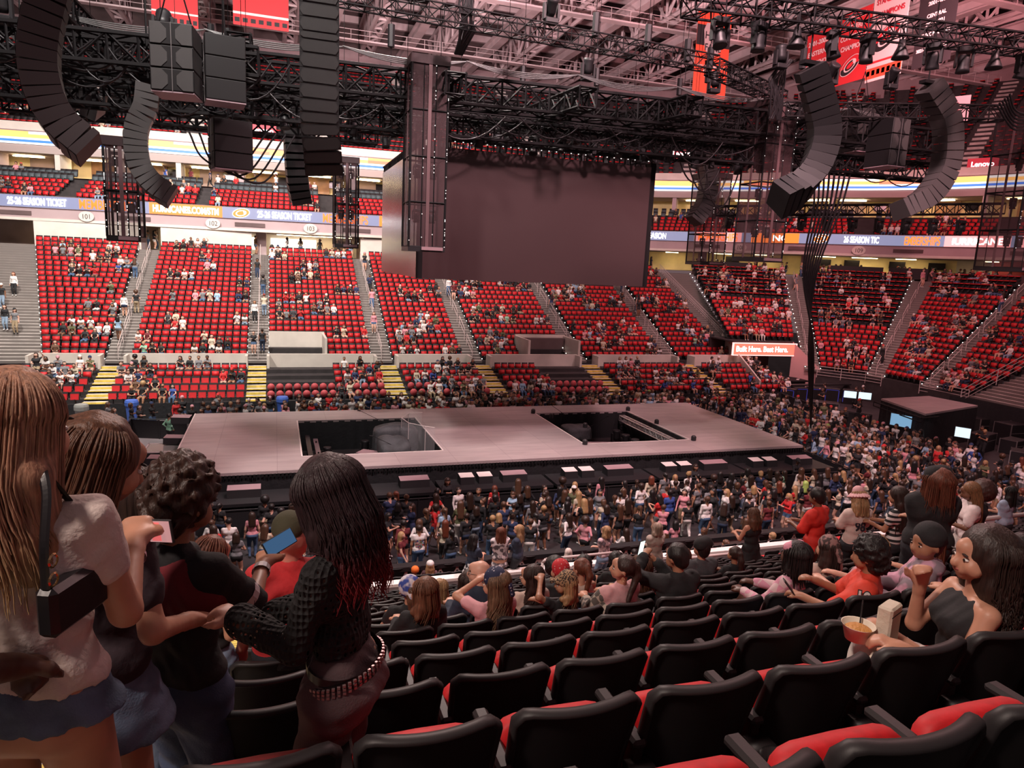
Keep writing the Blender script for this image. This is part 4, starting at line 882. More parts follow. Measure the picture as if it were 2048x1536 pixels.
# ---- seats
def rgrid(f, nu, nv, mb):
    vs = [f(i / nu, j / nv) for j in range(nv + 1) for i in range(nu + 1)]; mb.add(vs, [(j * (nu + 1) + i, j * (nu + 1) + i + 1, (j + 1) * (nu + 1) + i + 1, (j + 1) * (nu + 1) + i) for j in range(nv) for i in range(nu)])
def bx(u, v, off):
    t = 2 * u - 1; w = .206 + .018 * v; c = max(0, abs(t) - .80) / .20; z = .36 + .50 * v - (.035 * c * c if v > .5 else 0) * (v - .5) * 2
    return (t * w, -.03 - .13 * v + .055 * t * t + off, z)
bk_ = MB().mat(M_plast); bk_.smooth = True
rgrid(lambda u, v: bx(u, v, 0), 16, 8, bk_); rgrid(lambda u, v: bx(1 - u, v, .035), 16, 8, bk_)
me_back = bk_.mesh('backrest')
rm = MB().mat(M_plastr); rm.smooth = True; edge = [Vector(bx(0, v / 6, .017)) for v in range(7)]; 
tp = [Vector(bx(u / 16, 1, .017)) for u in range(17)]; ed = edge[:-1] + tp + [Vector(bx(1, v / 6, .017)) for v in range(5, -1, -1)]
def sweep(mb, pts, rx, ry, n=8):
    vs = []
    for i, p in enumerate(pts):
        d = (pts[min(i + 1, len(pts) - 1)] - pts[max(i - 1, 0)]).normalized(); s = Vector((0, 1, 0)); s = (s - d * d.dot(s)).normalized(); u = d.cross(s)
        for k in range(n): a = 2 * math.pi * k / n; vs.append(tuple(p + s * math.cos(a) * ry + u * math.sin(a) * rx))
    m = len(pts); mb.add(vs, [(i * n + k, i * n + (k + 1) % n, (i + 1) * n + (k + 1) % n, (i + 1) * n + k) for i in range(m - 1) for k in range(n)] + [tuple(range(n))[::-1], tuple(range((m - 1) * n, m * n))])
sweep(rm, ed, .014, .026); me_rim = rm.mesh('back_rim')
def sbox(mb, c, d, p=.35, nu=20, nv=12, rx=0, bulge=0):
    """soft-cornered cushion"""
    m = Matrix.Translation(c) @ Matrix.Rotation(rx, 4, 'X'); f = lambda x: math.copysign(abs(x) ** p, x); vs = []
    for j in range(nv + 1):
        ph = -math.pi / 2 + math.pi * j / nv
        for i in range(nu): a = 2 * math.pi * i / nu; vs.append(tuple(m @ Vector((d[0] / 2 * f(math.cos(ph)) * f(math.cos(a)), d[1] / 2 * f(math.cos(ph)) * f(math.sin(a)), d[2] / 2 * math.copysign(abs(math.sin(ph)) ** (p * 1.3), math.sin(ph))))))
    mb.add(vs, [(j * nu + i, j * nu + (i + 1) % nu, (j + 1) * nu + (i + 1) % nu, (j + 1) * nu + i) for j in range(nv) for i in range(nu)])
sp_ = MB().mat(M_red); sp_.smooth = True; sbox(sp_, (0, .100, .510), (.455, .37, .09), .38, rx=R(83)); me_pan = sp_.mesh('seat')
so_ = MB().mat(M_red); so_.smooth = True; sbox(so_, (0, .21, .43), (.455, .42, .10), .38, rx=R(4)); me_pan_open = so_.mesh('seat_open')
bc = MB().mat(M_red); bc.smooth = True; sbox(bc, (0, -.015, .60), (.42, .05, .40), .3, rx=R(14)); me_cush = bc.mesh('back_cushion')
ar = MB().mat(M_plastr); ar.bev((.268, .10, .625), (.058, .34, .035), .012); ar.b2(.25, .286, -.05, .05, .30, .61); ar.b2(.25, .286, -.05, .01, .0, .34); me_arm = ar.mesh('armrest')
ch = MB().mat(M_plastr); ch.smooth = True; ch.lathe([(.045, 0), (.060, .0), (.074, .06), (.074, .072), (.060, .072), (.054, .012), (0, .010)], (.262, -.20, .50), 14); ch.box((.268, -.075, .53), (.10, .08, .05)); me_cup = ch.mesh('cup_holder')
NEAR_OCC = set()
def near_seat(k, i, x, lab, opened=False, parts=5):
    t = empty('stadium_seat', (x, YR(k), ZR(k)), 0, lab, 'stadium seat', 'black backed folding seats of the near stand')
    link('backrest', me_back, t)
    if parts > 1: link('back_rim', me_rim, t)
    link('seat', me_pan_open if opened else me_pan, t)
    if parts > 2: link('armrest', me_arm, t)
    if parts > 3: link('cup_holder', me_cup, t); link('back_cushion', me_cush, t)
OPEN = set(); SEATN = 0
def xend(k): return (YR(k)) * 1.52 + 1.6
NSEAT = []
for k in range(NR):
    i = 0; x = -.06
    while x < min(xend(k), 21.5):
        if not (10.3 < x < 11.7 and k > 12): NSEAT.append((k, i, x))
        i += 1; x += .505
# ================================================================ lighted bands and signs
def glow(n, c, s): return mat(n, tuple(x * .3 for x in c), .5, emit=c, es=s)
G_gr, G_or, G_bl, G_wh, G_ye = glow('band_slate', (.26, .28, .44), .9), glow('band_orange', (1, .20, .03), 1.5), glow('band_blue', (.06, .22, .85), 1.3), glow('band_white', (1, .93, .90), 1.25), glow('band_amber', (1, .50, .14), 1.5)
G_pk = glow('band_rose', (1, .35, .35), 1.6); T_or = glow('letter_orange', (1, .16, .02), 2.2); T_wh = MATS['letter_white_glow']
def S_(x, y): return s_of_x(x, y)
band = empty('ribbon_display', (0, 0, 0), 0, 'lower lighted advertising band wrapping the far stands below the club seats', 'display band')
def seg(m, s0, s1, o=-.10, z0=13.1, z1=14.08, par=band, nm='panel', ds=1.0): b = MB().mat(m); ring(b, o, z0, o, z1, s0, s1, ds); return b.obj(nm, par)
def rtext(body, s0, s1, size, m, z=13.32, par=band, bold=.012, o=-.16):
    p, d = at_s((s0 + s1) / 2); nn = Vector((-d.y, d.x, 0)); c = p + nn * o; w = len(body) * .62 * size
    t = text('lettering', body, size, (c.x, c.y, z + p.z - 13.6), (R(90), 0, math.atan2(d.y, d.x)), m, par, .01, 'CENTER', (s1 - s0) / w, bold); return t
def logo(parent, c, r, rz, normal_scale=1, glowing=False, tilt=R(25), flat=None):
    """swirling storm emblem: nested tilted ellipses with an open tail"""
    mr = T_or if glowing else mat('logo_red', (.55, .02, .03), .6); mw = T_wh if glowing else mat('logo_white', (.7, .62, .6), .6); mk = mat('logo_black', (.01, .01, .012), .6)
    M0 = Matrix.Translation(c) @ Matrix.Rotation(rz, 4, 'Z') @ Matrix.Rotation(R(90), 4, 'X') @ Matrix.Rotation(tilt, 4, 'Z')
    def ellring(a0, b0, a1, b1, z, m, f0=0, f1=1, nm='emblem'):
        q = MB().mat(m); q.M = M0; n = 36; vs = []
        for i in range(n + 1):
            a = 2 * math.pi * (f0 + (f1 - f0) * i / n); vs += [(a0 * math.cos(a), b0 * math.sin(a), z), (a1 * math.cos(a), b1 * math.sin(a), z)]
        q.add(vs, [(2 * i, 2 * i + 1, 2 * i + 3, 2 * i + 2) for i in range(n)]); q.obj(nm, parent)
    ellring(0, 0, r, r * .55, .005, mw); ellring(r * .62, r * .33, r * .95, r * .50, .010, mk if not glowing else mr, .40, .95); ellring(r * .62, r * .33, r * .95, r * .50, .011, mr, -.10, .42)
    ellring(r * .20, r * .10, r * .50, r * .26, .012, mk if not glowing else mr, .1, .9); ellring(0, 0, r * .34, r * .15, .014, mr)
msgs = [(-22.2, 72.4, -16.2, 71.7, '25-26 SEASON TICKET', T_wh, G_gr, .84), (-16.0, 71.6, -11.0, 70.7, 'MEMBERSHIPS', T_or, G_gr, 1.12), (-10.7, 70.6, -4.6, 70.2, 'HURRICANES.COM/STM', T_wh, G_or, .80),
        (-1.7, 70, 3.9, 69.9, '25-26 SEASON TICKET', T_wh, G_gr, .84), (4.0, 69.9, 9.0, 70, 'MEMBERSHIPS', T_or, G_gr, 1.12), (9.4, 70, 15, 70.5, 'HURRICANES.COM/STM', T_wh, G_or, .5),
        (36.5, 71.2, 43.3, 67.3, '25-26 SEASON TICKET', T_wh, G_gr, .84), (43.5, 67.2, 47.3, 64.2, 'MEMBERSHIPS', T_or, G_pk, 1.12), (47.6, 64, 51.0, 59.9, 'BUY NOW', T_wh, G_or, .84),
        (53.2, 58.4, 57.1, 54.4, '25-26 SEASON TICKET', T_wh, G_gr, .84), (57.1, 54.4, 59.3, 50.8, 'MEMBERSHIPS', T_or, G_gr, 1.12), (59.5, 50.3, 61.4, 45.8, 'HURRICANES', T_wh, G_pk, .8), (61.5, 45.2, 62.8, 39.5, '.COM/STM', T_wh, G_pk, .8)]
last = 0
for x0, y0, x1, y1, body, tm, bm, sz in msgs:
    s0, s1 = S_(x0, y0), S_(x1, y1)
    if s0 > last + .3: seg(G_gr, last, s0)
    seg(bm, s0, s1); rtext(body, s0 + .15, s1 - .15, sz, tm, 13.60 - sz * .35, bold=.022); last = s1
seg(G_pk, last, cumL[-1])
for x, y in ((-2.9, 70.1), (52.2, 59.0)):
    p, d = at_s(S_(x, y)); nn = Vector((-d.y, d.x, 0)); c = p + nn * -.16; logo(band, (c.x, c.y, p.z), .75, math.atan2(d.y, d.x), glowing=True, tilt=R(12))
band2 = empty('ribbon_display', (0, 0, 0), 0, 'upper lighted band striped white blue and amber under the upper deck', 'display band')
seg(G_wh, 0, cumL[-1], 5.1, 18.92, 19.10, band2, ds=2); seg(G_bl, 0, cumL[-1], 5.1, 19.10, 19.32, band2, ds=2); seg(G_wh, 0, cumL[-1], 5.1, 19.32, 19.5, band2, ds=2)
s = 0; i = 0
while s < cumL[-1] - 7:
    w = [5.5, 3.2, 4.4][i % 3]; seg([G_ye, glow('band_red_orange', (1, .22, .12), 1.5), G_ye][i % 3], s, s + w, 5.1, 19.5, 19.82, band2, ds=2); seg([G_wh, G_ye, G_ye][i % 3], s, s + w, 5.1, 19.82, 20.05, band2, ds=2); s += w; i += 1
# numbered shields below the band
for x, y, num in ((-15.3, 71.3, '101'), (-5.6, 70.3, '102'), (3.2, 69.9, '103'), (47.2, 64.3, '108'), (55.2, 56.3, '109')):
    p, d = at_s(S_(x, y)); nn = Vector((-d.y, d.x, 0)); c = p - nn * .2; e = p.z - 13.6
    t = empty('section_sign', (c.x, c.y, 12.55 + e), math.atan2(d.y, d.x), 'round shield sign numbered ' + num + ' below the band, ' + {'101': 'at the far left beside the short tower', '102': 'above the second red section', '103': 'above the third red section', '108': 'just right of the hanging screen', '109': 'over the right end seating'}[num], 'sign')
    q = MB().mat(mat('sign_cream', (.62, .56, .50), .6)); q.lathe([(0, -.03), (.62, -.03), (.62, .03), (0, .03)], (0, 0, 0), 20, 'Y', 1, .72); q.obj('plate', t)
    text('lettering', num, .58, (0, -.04, -.2), (R(90), 0, 0), mat('letter_dark', (.05, .03, .03), .6), t, .005, 'CENTER', .9)
# vents in the fascia
vb = MB().mat(M_dkwall)
for k_ in range(14):
    s = 8 + k_ * 9.6; ringbox(vb, s, 2.6, -.02, .04, 12.42, 12.78)
struct(vb.obj('wall_vent_strips'))
# brand panels on the upper deck walls
def panel_sign(x, y, o, z, w, h, body, bm, tm, lab, size):
    p, d = at_s(S_(x, y)); nn = Vector((-d.y, d.x, 0)); c = p + nn * o; t = empty('wall_sign', (c.x, c.y, z), math.atan2(d.y, d.x), lab, 'sign')
    q = MB().mat(bm); q.box((0, .05, 0), (w, .1, h)); q.obj('panel', t); text('lettering', body, size, (0, -.01, -size * .35), (R(90), 0, 0), tm, t, .01, 'CENTER', 1, .01)
M_sr = mat('sign_red', (.45, .02, .04), .5, emit=(.5, .03, .05), es=.35); M_sw = mat('sign_white', (.6, .62, .58), .5, emit=(.6, .65, .6), es=.4)
panel_sign(-20, 72, 6.0, 22.9, 5.2, 2.6, 'UNC', M_sw, mat('letter_navy', (.02, .06, .2), .5), 'pale wall sign with dark letters above the left upper seats', 1.3)
panel_sign(-1.5, 70, 6.0, 21.9, 2.6, 1.2, 'Lenovo', M_sr, T_wh, 'red sign with white letters left of centre in the upper deck', .7)
panel_sign(41.2, 68.8, 6.0, 23.6, 2.6, 1.2, 'Lenovo', M_sr, T_wh, 'red sign with white letters just right of the hanging screen', .7)
panel_sign(59.8, 50.0, 6.0, 21.8, 2.6, 1.1, 'Lenovo', M_sr, T_wh, 'red sign with white letters above the bands at the right', .65)
# concourse openings, lit rooms under the band
def opening(x0, y0, x1, y1, m, lab, kind='room', o=5.9, z0=9.95, z1=11.95):
    s0, s1 = S_(x0, y0), S_(x1, y1); b = MB().mat(m); ring(b, o, z0, o, z1, s0, s1, 1.0); return b
ro = MB()
for (x0, y0, x1, y1, m) in ((-21.5, 72, -18.9, 71.8, M_ylw), (-11.5, 70.8, -1.8, 70, M_cream), (-1.2, 70, 8.2, 70, M_cream), (38, 70.8, 43, 67.2, M_ylw), (44, 67, 50.5, 60.2, M_ylw), (52, 59, 59.3, 50.8, M_ylw), (59.4, 50.6, 61.0, 46.8, M_cream)):
    ro.mat(m); ring(ro, 5.9, 9.95, 5.9, 12.0, S_(x0, y0), S_(x1, y1), 1.0)
struct(ro.obj('wall_concourse_rooms'))
rg = MB().mat(M_room)
for (x, y, w) in ((-20.2, 71.9, 1.6), (-8.5, 70.4, 2.2), (-4.5, 70.1, 3.2), (2.2, 69.9, 4.6), (5.6, 69.9, 3.0), (41.2, 69, 1.4), (45.6, 65.6, 2.0), (48.5, 63, 1.5), (53.2, 58, 2), (55.6, 56, 2.4), (57.8, 53.6, 1.8), (60.4, 48.2, 1.0)): ringbox(rg, S_(x, y), w, 3.6, 4.1, 11.9, 11.95)
tag(rg.obj('concourse_lamp'), 'warm ceiling lamps in the open concourse rooms below the band', 'ceiling light', None, 'stuff')
G_cn = mat('counter_glow', (.9, .9, .8), emit=(1, .95, .8), es=1.5)
cf = MB(); 
for (x, y, w, m) in ((-4.2, 70.1, 4.6, G_cn), (1.6, 69.9, 4.4, G_cn), (-2.2, 70, .3, M_wood), (6.5, 69.9, 1.3, M_dkwall)): cf.mat(m); ringbox(cf, S_(x, y), w, 5.6, 5.85, 10.4, 11.6)
cf.mat(M_dkwall)
for (x, y) in ((-17.6, 71.4), (-12.2, 70.8), (-1.4, 70), (8.6, 70), (43.6, 67.2), (51.2, 59.6)): cf.mat(M_mauve); ringbox(cf, S_(x, y), .9, 2.2, 2.8, 9.9, 12.1)
cf.mat(M_tv)
for (x, y) in ((46.5, 64.8), (53, 58.3), (55.2, 56.3), (57.3, 54.2), (58.8, 51.8)): ringbox(cf, S_(x, y), 1.5, 5.5, 5.7, 11.0, 11.7)
cf.mat(mat('poster_red', (.35, .03, .04), .6)); ringbox(cf, S_(61.5, 45.5), 6.0, 5.2, 5.4, 10.2, 12.0)
struct(cf.obj('wall_concourse_fittings'))
tb = MB().mat(M_seatdk)
for (x, y, w) in ((46, 65.4, 4.6), (55.3, 56.2, 5.0), (58, 53.2, 3.4)): ringbox(tb, S_(x, y), w, .5, 2.6, 9.95, 11.0)
tag(tb.obj('lounge_seating'), 'blocks of dark lounge seating on the ledge below the right band', 'seating', None, 'stuff')
# ================================================================ hanging rig
M_tr = M_metal; M_boxm = mat('speaker_black', (.012, .011, .012), .5, bump=(60, .15, .01)); M_boxg = mat('speaker_grey', (.070, .066, .066), .45); M_grl = mat('speaker_grille', (.022, .019, .019), .55, bump=(220, .4, .01)); M_brn = mat('speaker_brown', (.032, .016, .018), .5)
# screen block
M_led = bpy.data.materials.new('led_surface'); M_led.use_nodes = True; N, L, B = nodes_of(M_led)
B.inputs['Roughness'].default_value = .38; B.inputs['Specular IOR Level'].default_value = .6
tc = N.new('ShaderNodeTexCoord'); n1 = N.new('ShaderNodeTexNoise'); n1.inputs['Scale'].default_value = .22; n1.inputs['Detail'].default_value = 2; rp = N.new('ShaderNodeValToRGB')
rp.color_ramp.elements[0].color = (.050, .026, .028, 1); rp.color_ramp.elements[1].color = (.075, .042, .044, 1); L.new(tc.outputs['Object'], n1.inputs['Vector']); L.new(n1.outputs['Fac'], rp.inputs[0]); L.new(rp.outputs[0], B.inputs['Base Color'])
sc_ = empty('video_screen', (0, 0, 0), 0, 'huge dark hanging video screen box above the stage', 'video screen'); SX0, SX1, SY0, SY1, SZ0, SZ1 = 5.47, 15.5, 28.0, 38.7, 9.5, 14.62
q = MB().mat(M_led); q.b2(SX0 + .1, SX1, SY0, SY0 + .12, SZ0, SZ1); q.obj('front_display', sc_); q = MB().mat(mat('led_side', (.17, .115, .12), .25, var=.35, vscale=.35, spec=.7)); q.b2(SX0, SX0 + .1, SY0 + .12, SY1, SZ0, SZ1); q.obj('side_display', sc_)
q = MB().mat(M_led); q.b2(SX1 - .12, SX1, SY0 + .12, SY1, SZ0, SZ1); q.b2(SX0 + .1, SX1 - .12, SY1 - .12, SY1, SZ0, SZ1); q.obj('rear_display', sc_)
q = MB().mat(M_tr)
for y in (SY0 + .06, SY1 - .06): q.tube((SX0, y, SZ1 + .32), (SX1, y, SZ1 + .32), .05, 5)
for x in (SX0 + .05, SX1 - .05): q.tube((x, SY0, SZ1 + .32), (x, SY1, SZ1 + .32), .05, 5)
for i in range(40):
    x = SX0 + .1 + i * .255; q.box((x, SY0 + .06, SZ1 + .16), (.05, .05, .34)); q.box((SX0 + .05, SY0 + .1 + i * .268, SZ1 + .16), (.05, .05, .34))
q.b2(SX1 + .0, SX1 + .28, SY0 + .1, SY0 + .5, SZ0, SZ1 + .2); q.b2(SX0 - .14, SX0 + .1, SY0 + .0, SY0 + .12, SZ0, SZ1 + .2)
q.obj('hanging_frame', sc_)
q = MB().mat(G_wh); 
for i in range(26): q.box((SX1 + .29, SY0 + .2, SZ0 + .15 + i * .2), (.03, .03, .03))
for i in range(30): q.box((SX0 + .3 + i * .33, SY0 + .0, SZ1 + .24), (.04, .03, .03))
q.obj('marker_lamps', sc_)
# lighting towers
M_mesh = mat('tower_scrim', (.085, .045, .05), .6, alpha=.42)
def tower(x, y, w, z0, z1, lab, solid=False):
    t = empty('lighting_tower', (x, y, z0), 0, lab, 'lighting tower'); h = z1 - z0; b = MB().mat(M_tr)
    for sx in (-1, 1):
        for sy in (-1, 1): b.tube((sx * w / 2, sy * w / 2, 0), (sx * w / 2, sy * w / 2, h), .045, 5); b.tube((sx * w / 6, sy * w / 2, 0), (sx * w / 6, sy * w / 2, h), .022, 4)
    n = max(2, int(h / 1.45))
    for i in range(n + 1):
        z = h * i / n
        for a, c in (((-1, -1), (1, -1)), ((1, -1), (1, 1)), ((1, 1), (-1, 1)), ((-1, 1), (-1, -1))): b.tube((a[0] * w / 2, a[1] * w / 2, z), (c[0] * w / 2, c[1] * w / 2, z), .035, 4)
    b.obj('frame', t); b = MB().mat(mat('tower_rail', (.13, .075, .08), .5)); b.box((0, -w / 2 - .02, h / 2), (.12, .03, h)); b.box((-w / 2 - .01, 0, h / 2), (.03, .10, h)); b.obj('centre_rail', t)
    b = MB().mat(M_mesh)
    for s in (-1, 1): b.quad((-w / 2, s * w / 2, 0), (w / 2, s * w / 2, 0), (w / 2, s * w / 2, h), (-w / 2, s * w / 2, h)); b.quad((s * w / 2, -w / 2, 0), (s * w / 2, w / 2, 0), (s * w / 2, w / 2, h), (s * w / 2, -w / 2, h))
    b.obj('scrim', t); b = MB().mat(M_brn); b.box((0, 0, h + .1), (w + .1, w + .1, .3)); b.obj('top_cap', t)
    b = MB().mat(M_case); b.box((0, 0, -.08), (w + .06, w + .06, .16)); b.mat(M_wedge); b.box((w * .15, -w / 2 - .05, -.05), (w * .6, .12, .12)); b.obj('base', t)
    for i in range(n):
        for sx in (-.22, .22): moving_head(sx * w, -.1, h * (i + .86) / n, .75, 0, False, parent=t)
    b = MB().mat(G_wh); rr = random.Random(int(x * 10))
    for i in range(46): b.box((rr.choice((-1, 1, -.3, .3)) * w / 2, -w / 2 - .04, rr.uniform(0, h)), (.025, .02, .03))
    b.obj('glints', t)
    for s in (-1, 1): pass
tower(5.22, 26.2, 1.3, 10.7, 17.0, 'tall rose-brown scrimmed lighting tower in front of the screen corner'); tower(20.8, 27.2, 1.5, 11.0, 17.5, 'tall scrimmed lighting tower right of the hanging screen')
tower(-4.9, 28, 1.0, 10.55, 13.6, 'short lighting tower hanging at the left of the stage'); tower(3.5, 38, 1.15, 10.8, 14.9, 'short lighting tower left behind the hanging screen')
tower(24.9, 37.5, 1.6, 10.85, 15.8, 'far lighting tower behind the right side of the stage'); tower(32.2, 24, 1.8, 11.1, 17.8, 'lighting tower hanging at the right edge above the side stage')
# trusses
GT = 'black rig trusses above the stage'
for (a, c, w, h, r, lab) in (((-9, 27, 16.2), (31, 27, 16.9), 1.0, .95, .075, 'heavy black truss crossing above the front of the screen'), ((-9, 27.6, 15.1), (31, 27.6, 15.6), .9, .75, .07, 'second black truss slung just below the heavy front truss'),
        ((-9, 31, 16.6), (31, 31, 17.2), .8, .8, .065, 'black truss above the middle of the screen box'), ((-9, 35, 16.9), (31, 35, 17.6), .8, .8, .065, 'black truss above the rear half of the screen box'),
        ((-9, 39, 17.4), (31, 39, 18.2), .8, .8, .05, 'rear black truss beyond the screen box'), ((-9, 29.5, 15.8), (31, 29.5, 16.2), .6, .6, .04, 'thin black truss between the two front screen trusses'), ((-10, 34, 15.6), (4.5, 34, 15.7), .8, .7, .07, 'low black truss at the left behind the curved speakers'),
        ((-10, 24, 15.6), (-.4, 24, 15.85), .8, .8, .07, 'black truss at the upper left carrying the sub speakers'), ((.8, 24, 18.2), (15.6, 24, 17.9), .55, .5, .03, 'slim black truss sloping across the roof steel'), ((12, 20.2, 18.3), (30, 20.2, 19.2), .8, .55, .045, 'black lamp truss across the upper right'),
        ((15.5, 24, 17.8), (21, 27, 17.9), .6, .5, .035, 'short black truss joining the right speaker curve'), ((20, 25.5, 17.0), (30, 23.5, 17.6), .7, .55, .04, 'black truss above the right hand sub speakers'), ((23, 34, 13.6), (34, 26, 14.0), .6, .5, .04, 'low black truss with lamps above the control area')):
    truss('rig_truss', a, c, w, h, r, M_tr, lab, 'truss', GT)
CT_ = [-6, -1, 6, 11, 15.5, 22, 27]
for (x, z) in ((-6, 17.1), (-1, 16.6), (6, 16.3), (11, 16.4), (15.5, 16.6), (22, 17.2), (27, 17.6)): truss('rig_truss', (x, 25, z), (x, 40.5, z + .8), .7, .7, .065, M_tr, 'black cross truss running back over the stage, ' + ords[CT_.index(x)] + ' from the left', 'truss', GT)
# speaker lines
def line_array(nm, pts, depth, width, lab, ms, mf, face=None, group=None):
    """pts: centre line of cabinets top to bottom; width runs across (face direction horizontal vector e)"""
    t = empty(nm, pts[0], 0, lab, 'line array speaker', group); o = Vector(pts[0]); P = [Vector(p) - o for p in pts]; e = Vector(face).normalized()
    for i, (a, c) in enumerate(zip(P, P[1:])):
        d = (c - a); L_ = d.length; d.normalize(); n = e.cross(d).normalized(); f = d.cross(n).normalized()
        g = L_ * .485; b = MB().mat(ms); m = (a + c) / 2; w2 = width / 2; D2 = depth / 2; bk = .80
        if e.dot(f) < 0: f = -f
        vs = []
        for sf, sc2 in ((-1, bk), (1, 1)):
            for sd in (-1, 1):
                for sn in (-1, 1): vs.append(m + f * D2 * sf + d * g * sd * sc2 + n * w2 * sn * (.86 if sf < 0 else 1))
        b.add(vs, [(0, 1, 3, 2), (4, 6, 7, 5), (0, 4, 5, 1), (2, 3, 7, 6), (0, 2, 6, 4), (1, 5, 7, 3)]); cb = b.obj('speaker_cabinet', t)
        b = MB().mat(mf); F0 = m + f * (D2 + .012)
        hx = [(-.96, -.2), (-.82, -.86), (-.0, -.86), (.82, -.86), (.96, -.2), (.96, .2), (.82, .86), (0, .86), (-.82, .86), (-.96, .2)]
        b.add([F0 + n * w2 * u + d * g * v for u, v in hx], [tuple(range(10))]); b.obj('grille', cb)
    b = MB().mat(M_tr); b.tube(P[0] + Vector((0, 0, .15)), P[0] + Vector((0, 0, 3)), .03, 5); b.box(P[0] + Vector((0, 0, .12)), (.6, .3, .12)); b.obj('hanging_frame', t)
def resample(pts, n): q = bez(pts, 10); L_ = [0]; [L_.append(L_[-1] + math.dist(a, b)) for a, b in zip(q, q[1:])]; return [tuple(Vector(q[min(j, len(q) - 1)])) for j in [next(i for i, l in enumerate(L_) if l >= L_[-1] * k_ / n - 1e-6) for k_ in range(n + 1)]]
A1 = [(-3.94, 17.0, 15.6), (-4.14, 17.0, 14.95), (-4.29, 17.0, 14.37), (-4.37, 17.0, 13.72), (-4.27, 17.0, 13.07), (-4.02, 17.0, 12.57), (-3.57, 17.0, 12.17)]
line_array('line_array', resample(A1, 16), .66, .9, 'big rose-brown curved speaker line at the upper left', M_brn, M_boxg, (-1, -.15, 0))
line_array('line_array', resample([(-8.2, 30, 17.6), (-7.31, 30.0, 16.54), (-6.97, 30.0, 15.84), (-6.45, 30.0, 15.39), (-5.83, 30.0, 15.12)], 12), .8, 1.0, 'grey curved speaker line seen behind the big left one', M_boxg, M_boxg, (-1, .2, 0))
line_array('line_array', resample([(-3.45, 24, 14.9), (-3.54, 24.0, 14.28), (-3.77, 24.0, 13.77), (-3.84, 24.0, 13.2), (-3.74, 24.0, 12.56), (-3.38, 24.0, 12.06), (-2.9, 24.0, 11.75)], 18), .62, .8, 'grey curved speaker line hanging beside the short left tower', M_boxg, M_boxg, (-1, -.1, 0))
line_array('line_array', resample([(1.13, 20, 17.6), (1.13, 20.0, 17.04), (1.14, 20.0, 15.48), (1.14, 20.0, 13.75), (1.22, 20.12, 12.95), (1.27, 20.3, 12.45)], 16), .62, .98, 'straight black speaker line facing the seats left of centre', M_boxm, M_grl, (0, -1, 0))
line_array('line_array', resample([(.9, 34, 15.7), (0.95, 34.0, 14.36), (1.05, 34.2, 13.3), (1.2, 34.6, 12.6)], 10), .7, 1.0, 'black speaker line hanging behind the straight one', M_boxm, M_boxm, (0, 1, 0))
line_array('line_array', resample([(16.55, 20, 17.0), (17.15, 20.0, 15.89), (17.45, 20.0, 14.97), (17.27, 20.0, 13.99), (16.72, 20.0, 13.22), (15.85, 20.0, 12.75)], 16), .85, 1.1, 'big black curved speaker line right of the screen', mat('speaker_deep_black', (.006, .006, .007), .6), mat('grille_deep_black', (.009, .008, .009), .7), (1, -.5, 0))
line_array('line_array', resample([(23.8, 22, 17.7), (24.82, 22.0, 16.74), (25.2, 22.0, 15.74), (25.17, 22.0, 14.6), (24.45, 22.0, 13.58), (23.2, 22.0, 13.0)], 18), .72, .9, 'grey curved speaker line near the right edge', M_boxg, M_boxg, (1, -.1, 0))
line_array('line_array', resample([(23.2, 36, 16.9), (23.64, 36.0, 15.47), (23.52, 36.0, 14.07), (22.9, 36.0, 13.1)], 16), .8, 1.0, 'small curved speaker line just right of the screen', M_boxm, M_edge, (1, -.1, 0))
def sub_stack(c, w, d, h, n, rz, lab, mface=None):
    t = empty('subwoofer_stack', c, rz, lab, 'subwoofer')
    for i in range(n):
        q = MB().mat(M_boxm); q.bev((0, 0, -h * (i + .5)), (w, d, h * .97), .02); cb = q.obj('speaker_cabinet', t)
        for s in (-1, 1):
            q = MB().mat(mface or M_grl); y = -d / 2 - .012; z0, z1 = -h * (i + .95), -h * (i + .05); e = w * .47; a = w * .10; k_ = h * .26
            q.add([(s * e, y, z0), (s * w * .24, y, z0), (s * a, y, z0 + k_), (s * a, y, z1 - k_), (s * w * .24, y, z1), (s * e, y, z1)], [(0, 1, 2, 3, 4, 5)]); q.obj('grille', cb)
        q = MB().mat(M_al); q.box((0, -d / 2 - .006, -h * (i + .5)), (.015, .01, h)); q.obj('trim_bar', cb)
    q = MB().mat(mat('pale_plate', (.45, .32, .36), .5)); q.box((0, 0, -h * n - .02), (w * .98, d * .98, .03)); q.obj('base_plate', t)
    q = MB().mat(M_tr)
    for s in (-1, 1): q.tube((s * w * .4, 0, 0), (0, 0, 1.6), .02, 4)
    q.obj('sling', t)
M_sg = mat('sub_grille_grey', (.060, .056, .056), .5, bump=(240, .4, .01))
sub_stack((-2.45, 22, 16.05), 1.08, 1.1, .57, 3, R(-6), 'three stacked sub speakers with octagon grilles at upper left', M_sg); sub_stack((-1.35, 23.6, 16.35), 1.0, 1.1, .6, 3, R(-82), 'dark sub speaker stack behind the octagon grilled one')
sub_stack((-1.35, 26, 14.45), 1.0, 1.2, .52, 3, R(-75), 'square black sub speaker stack left of the straight line'); sub_stack((24.6, 24.4, 16.9), .95, 1.3, .63, 3, R(2), 'sub speaker stack with grey grilles at upper right', M_sg); sub_stack((26.4, 28, 18.3), 1.1, 1.4, .7, 3, R(-6), 'dark sub speaker stack behind the right hand one')
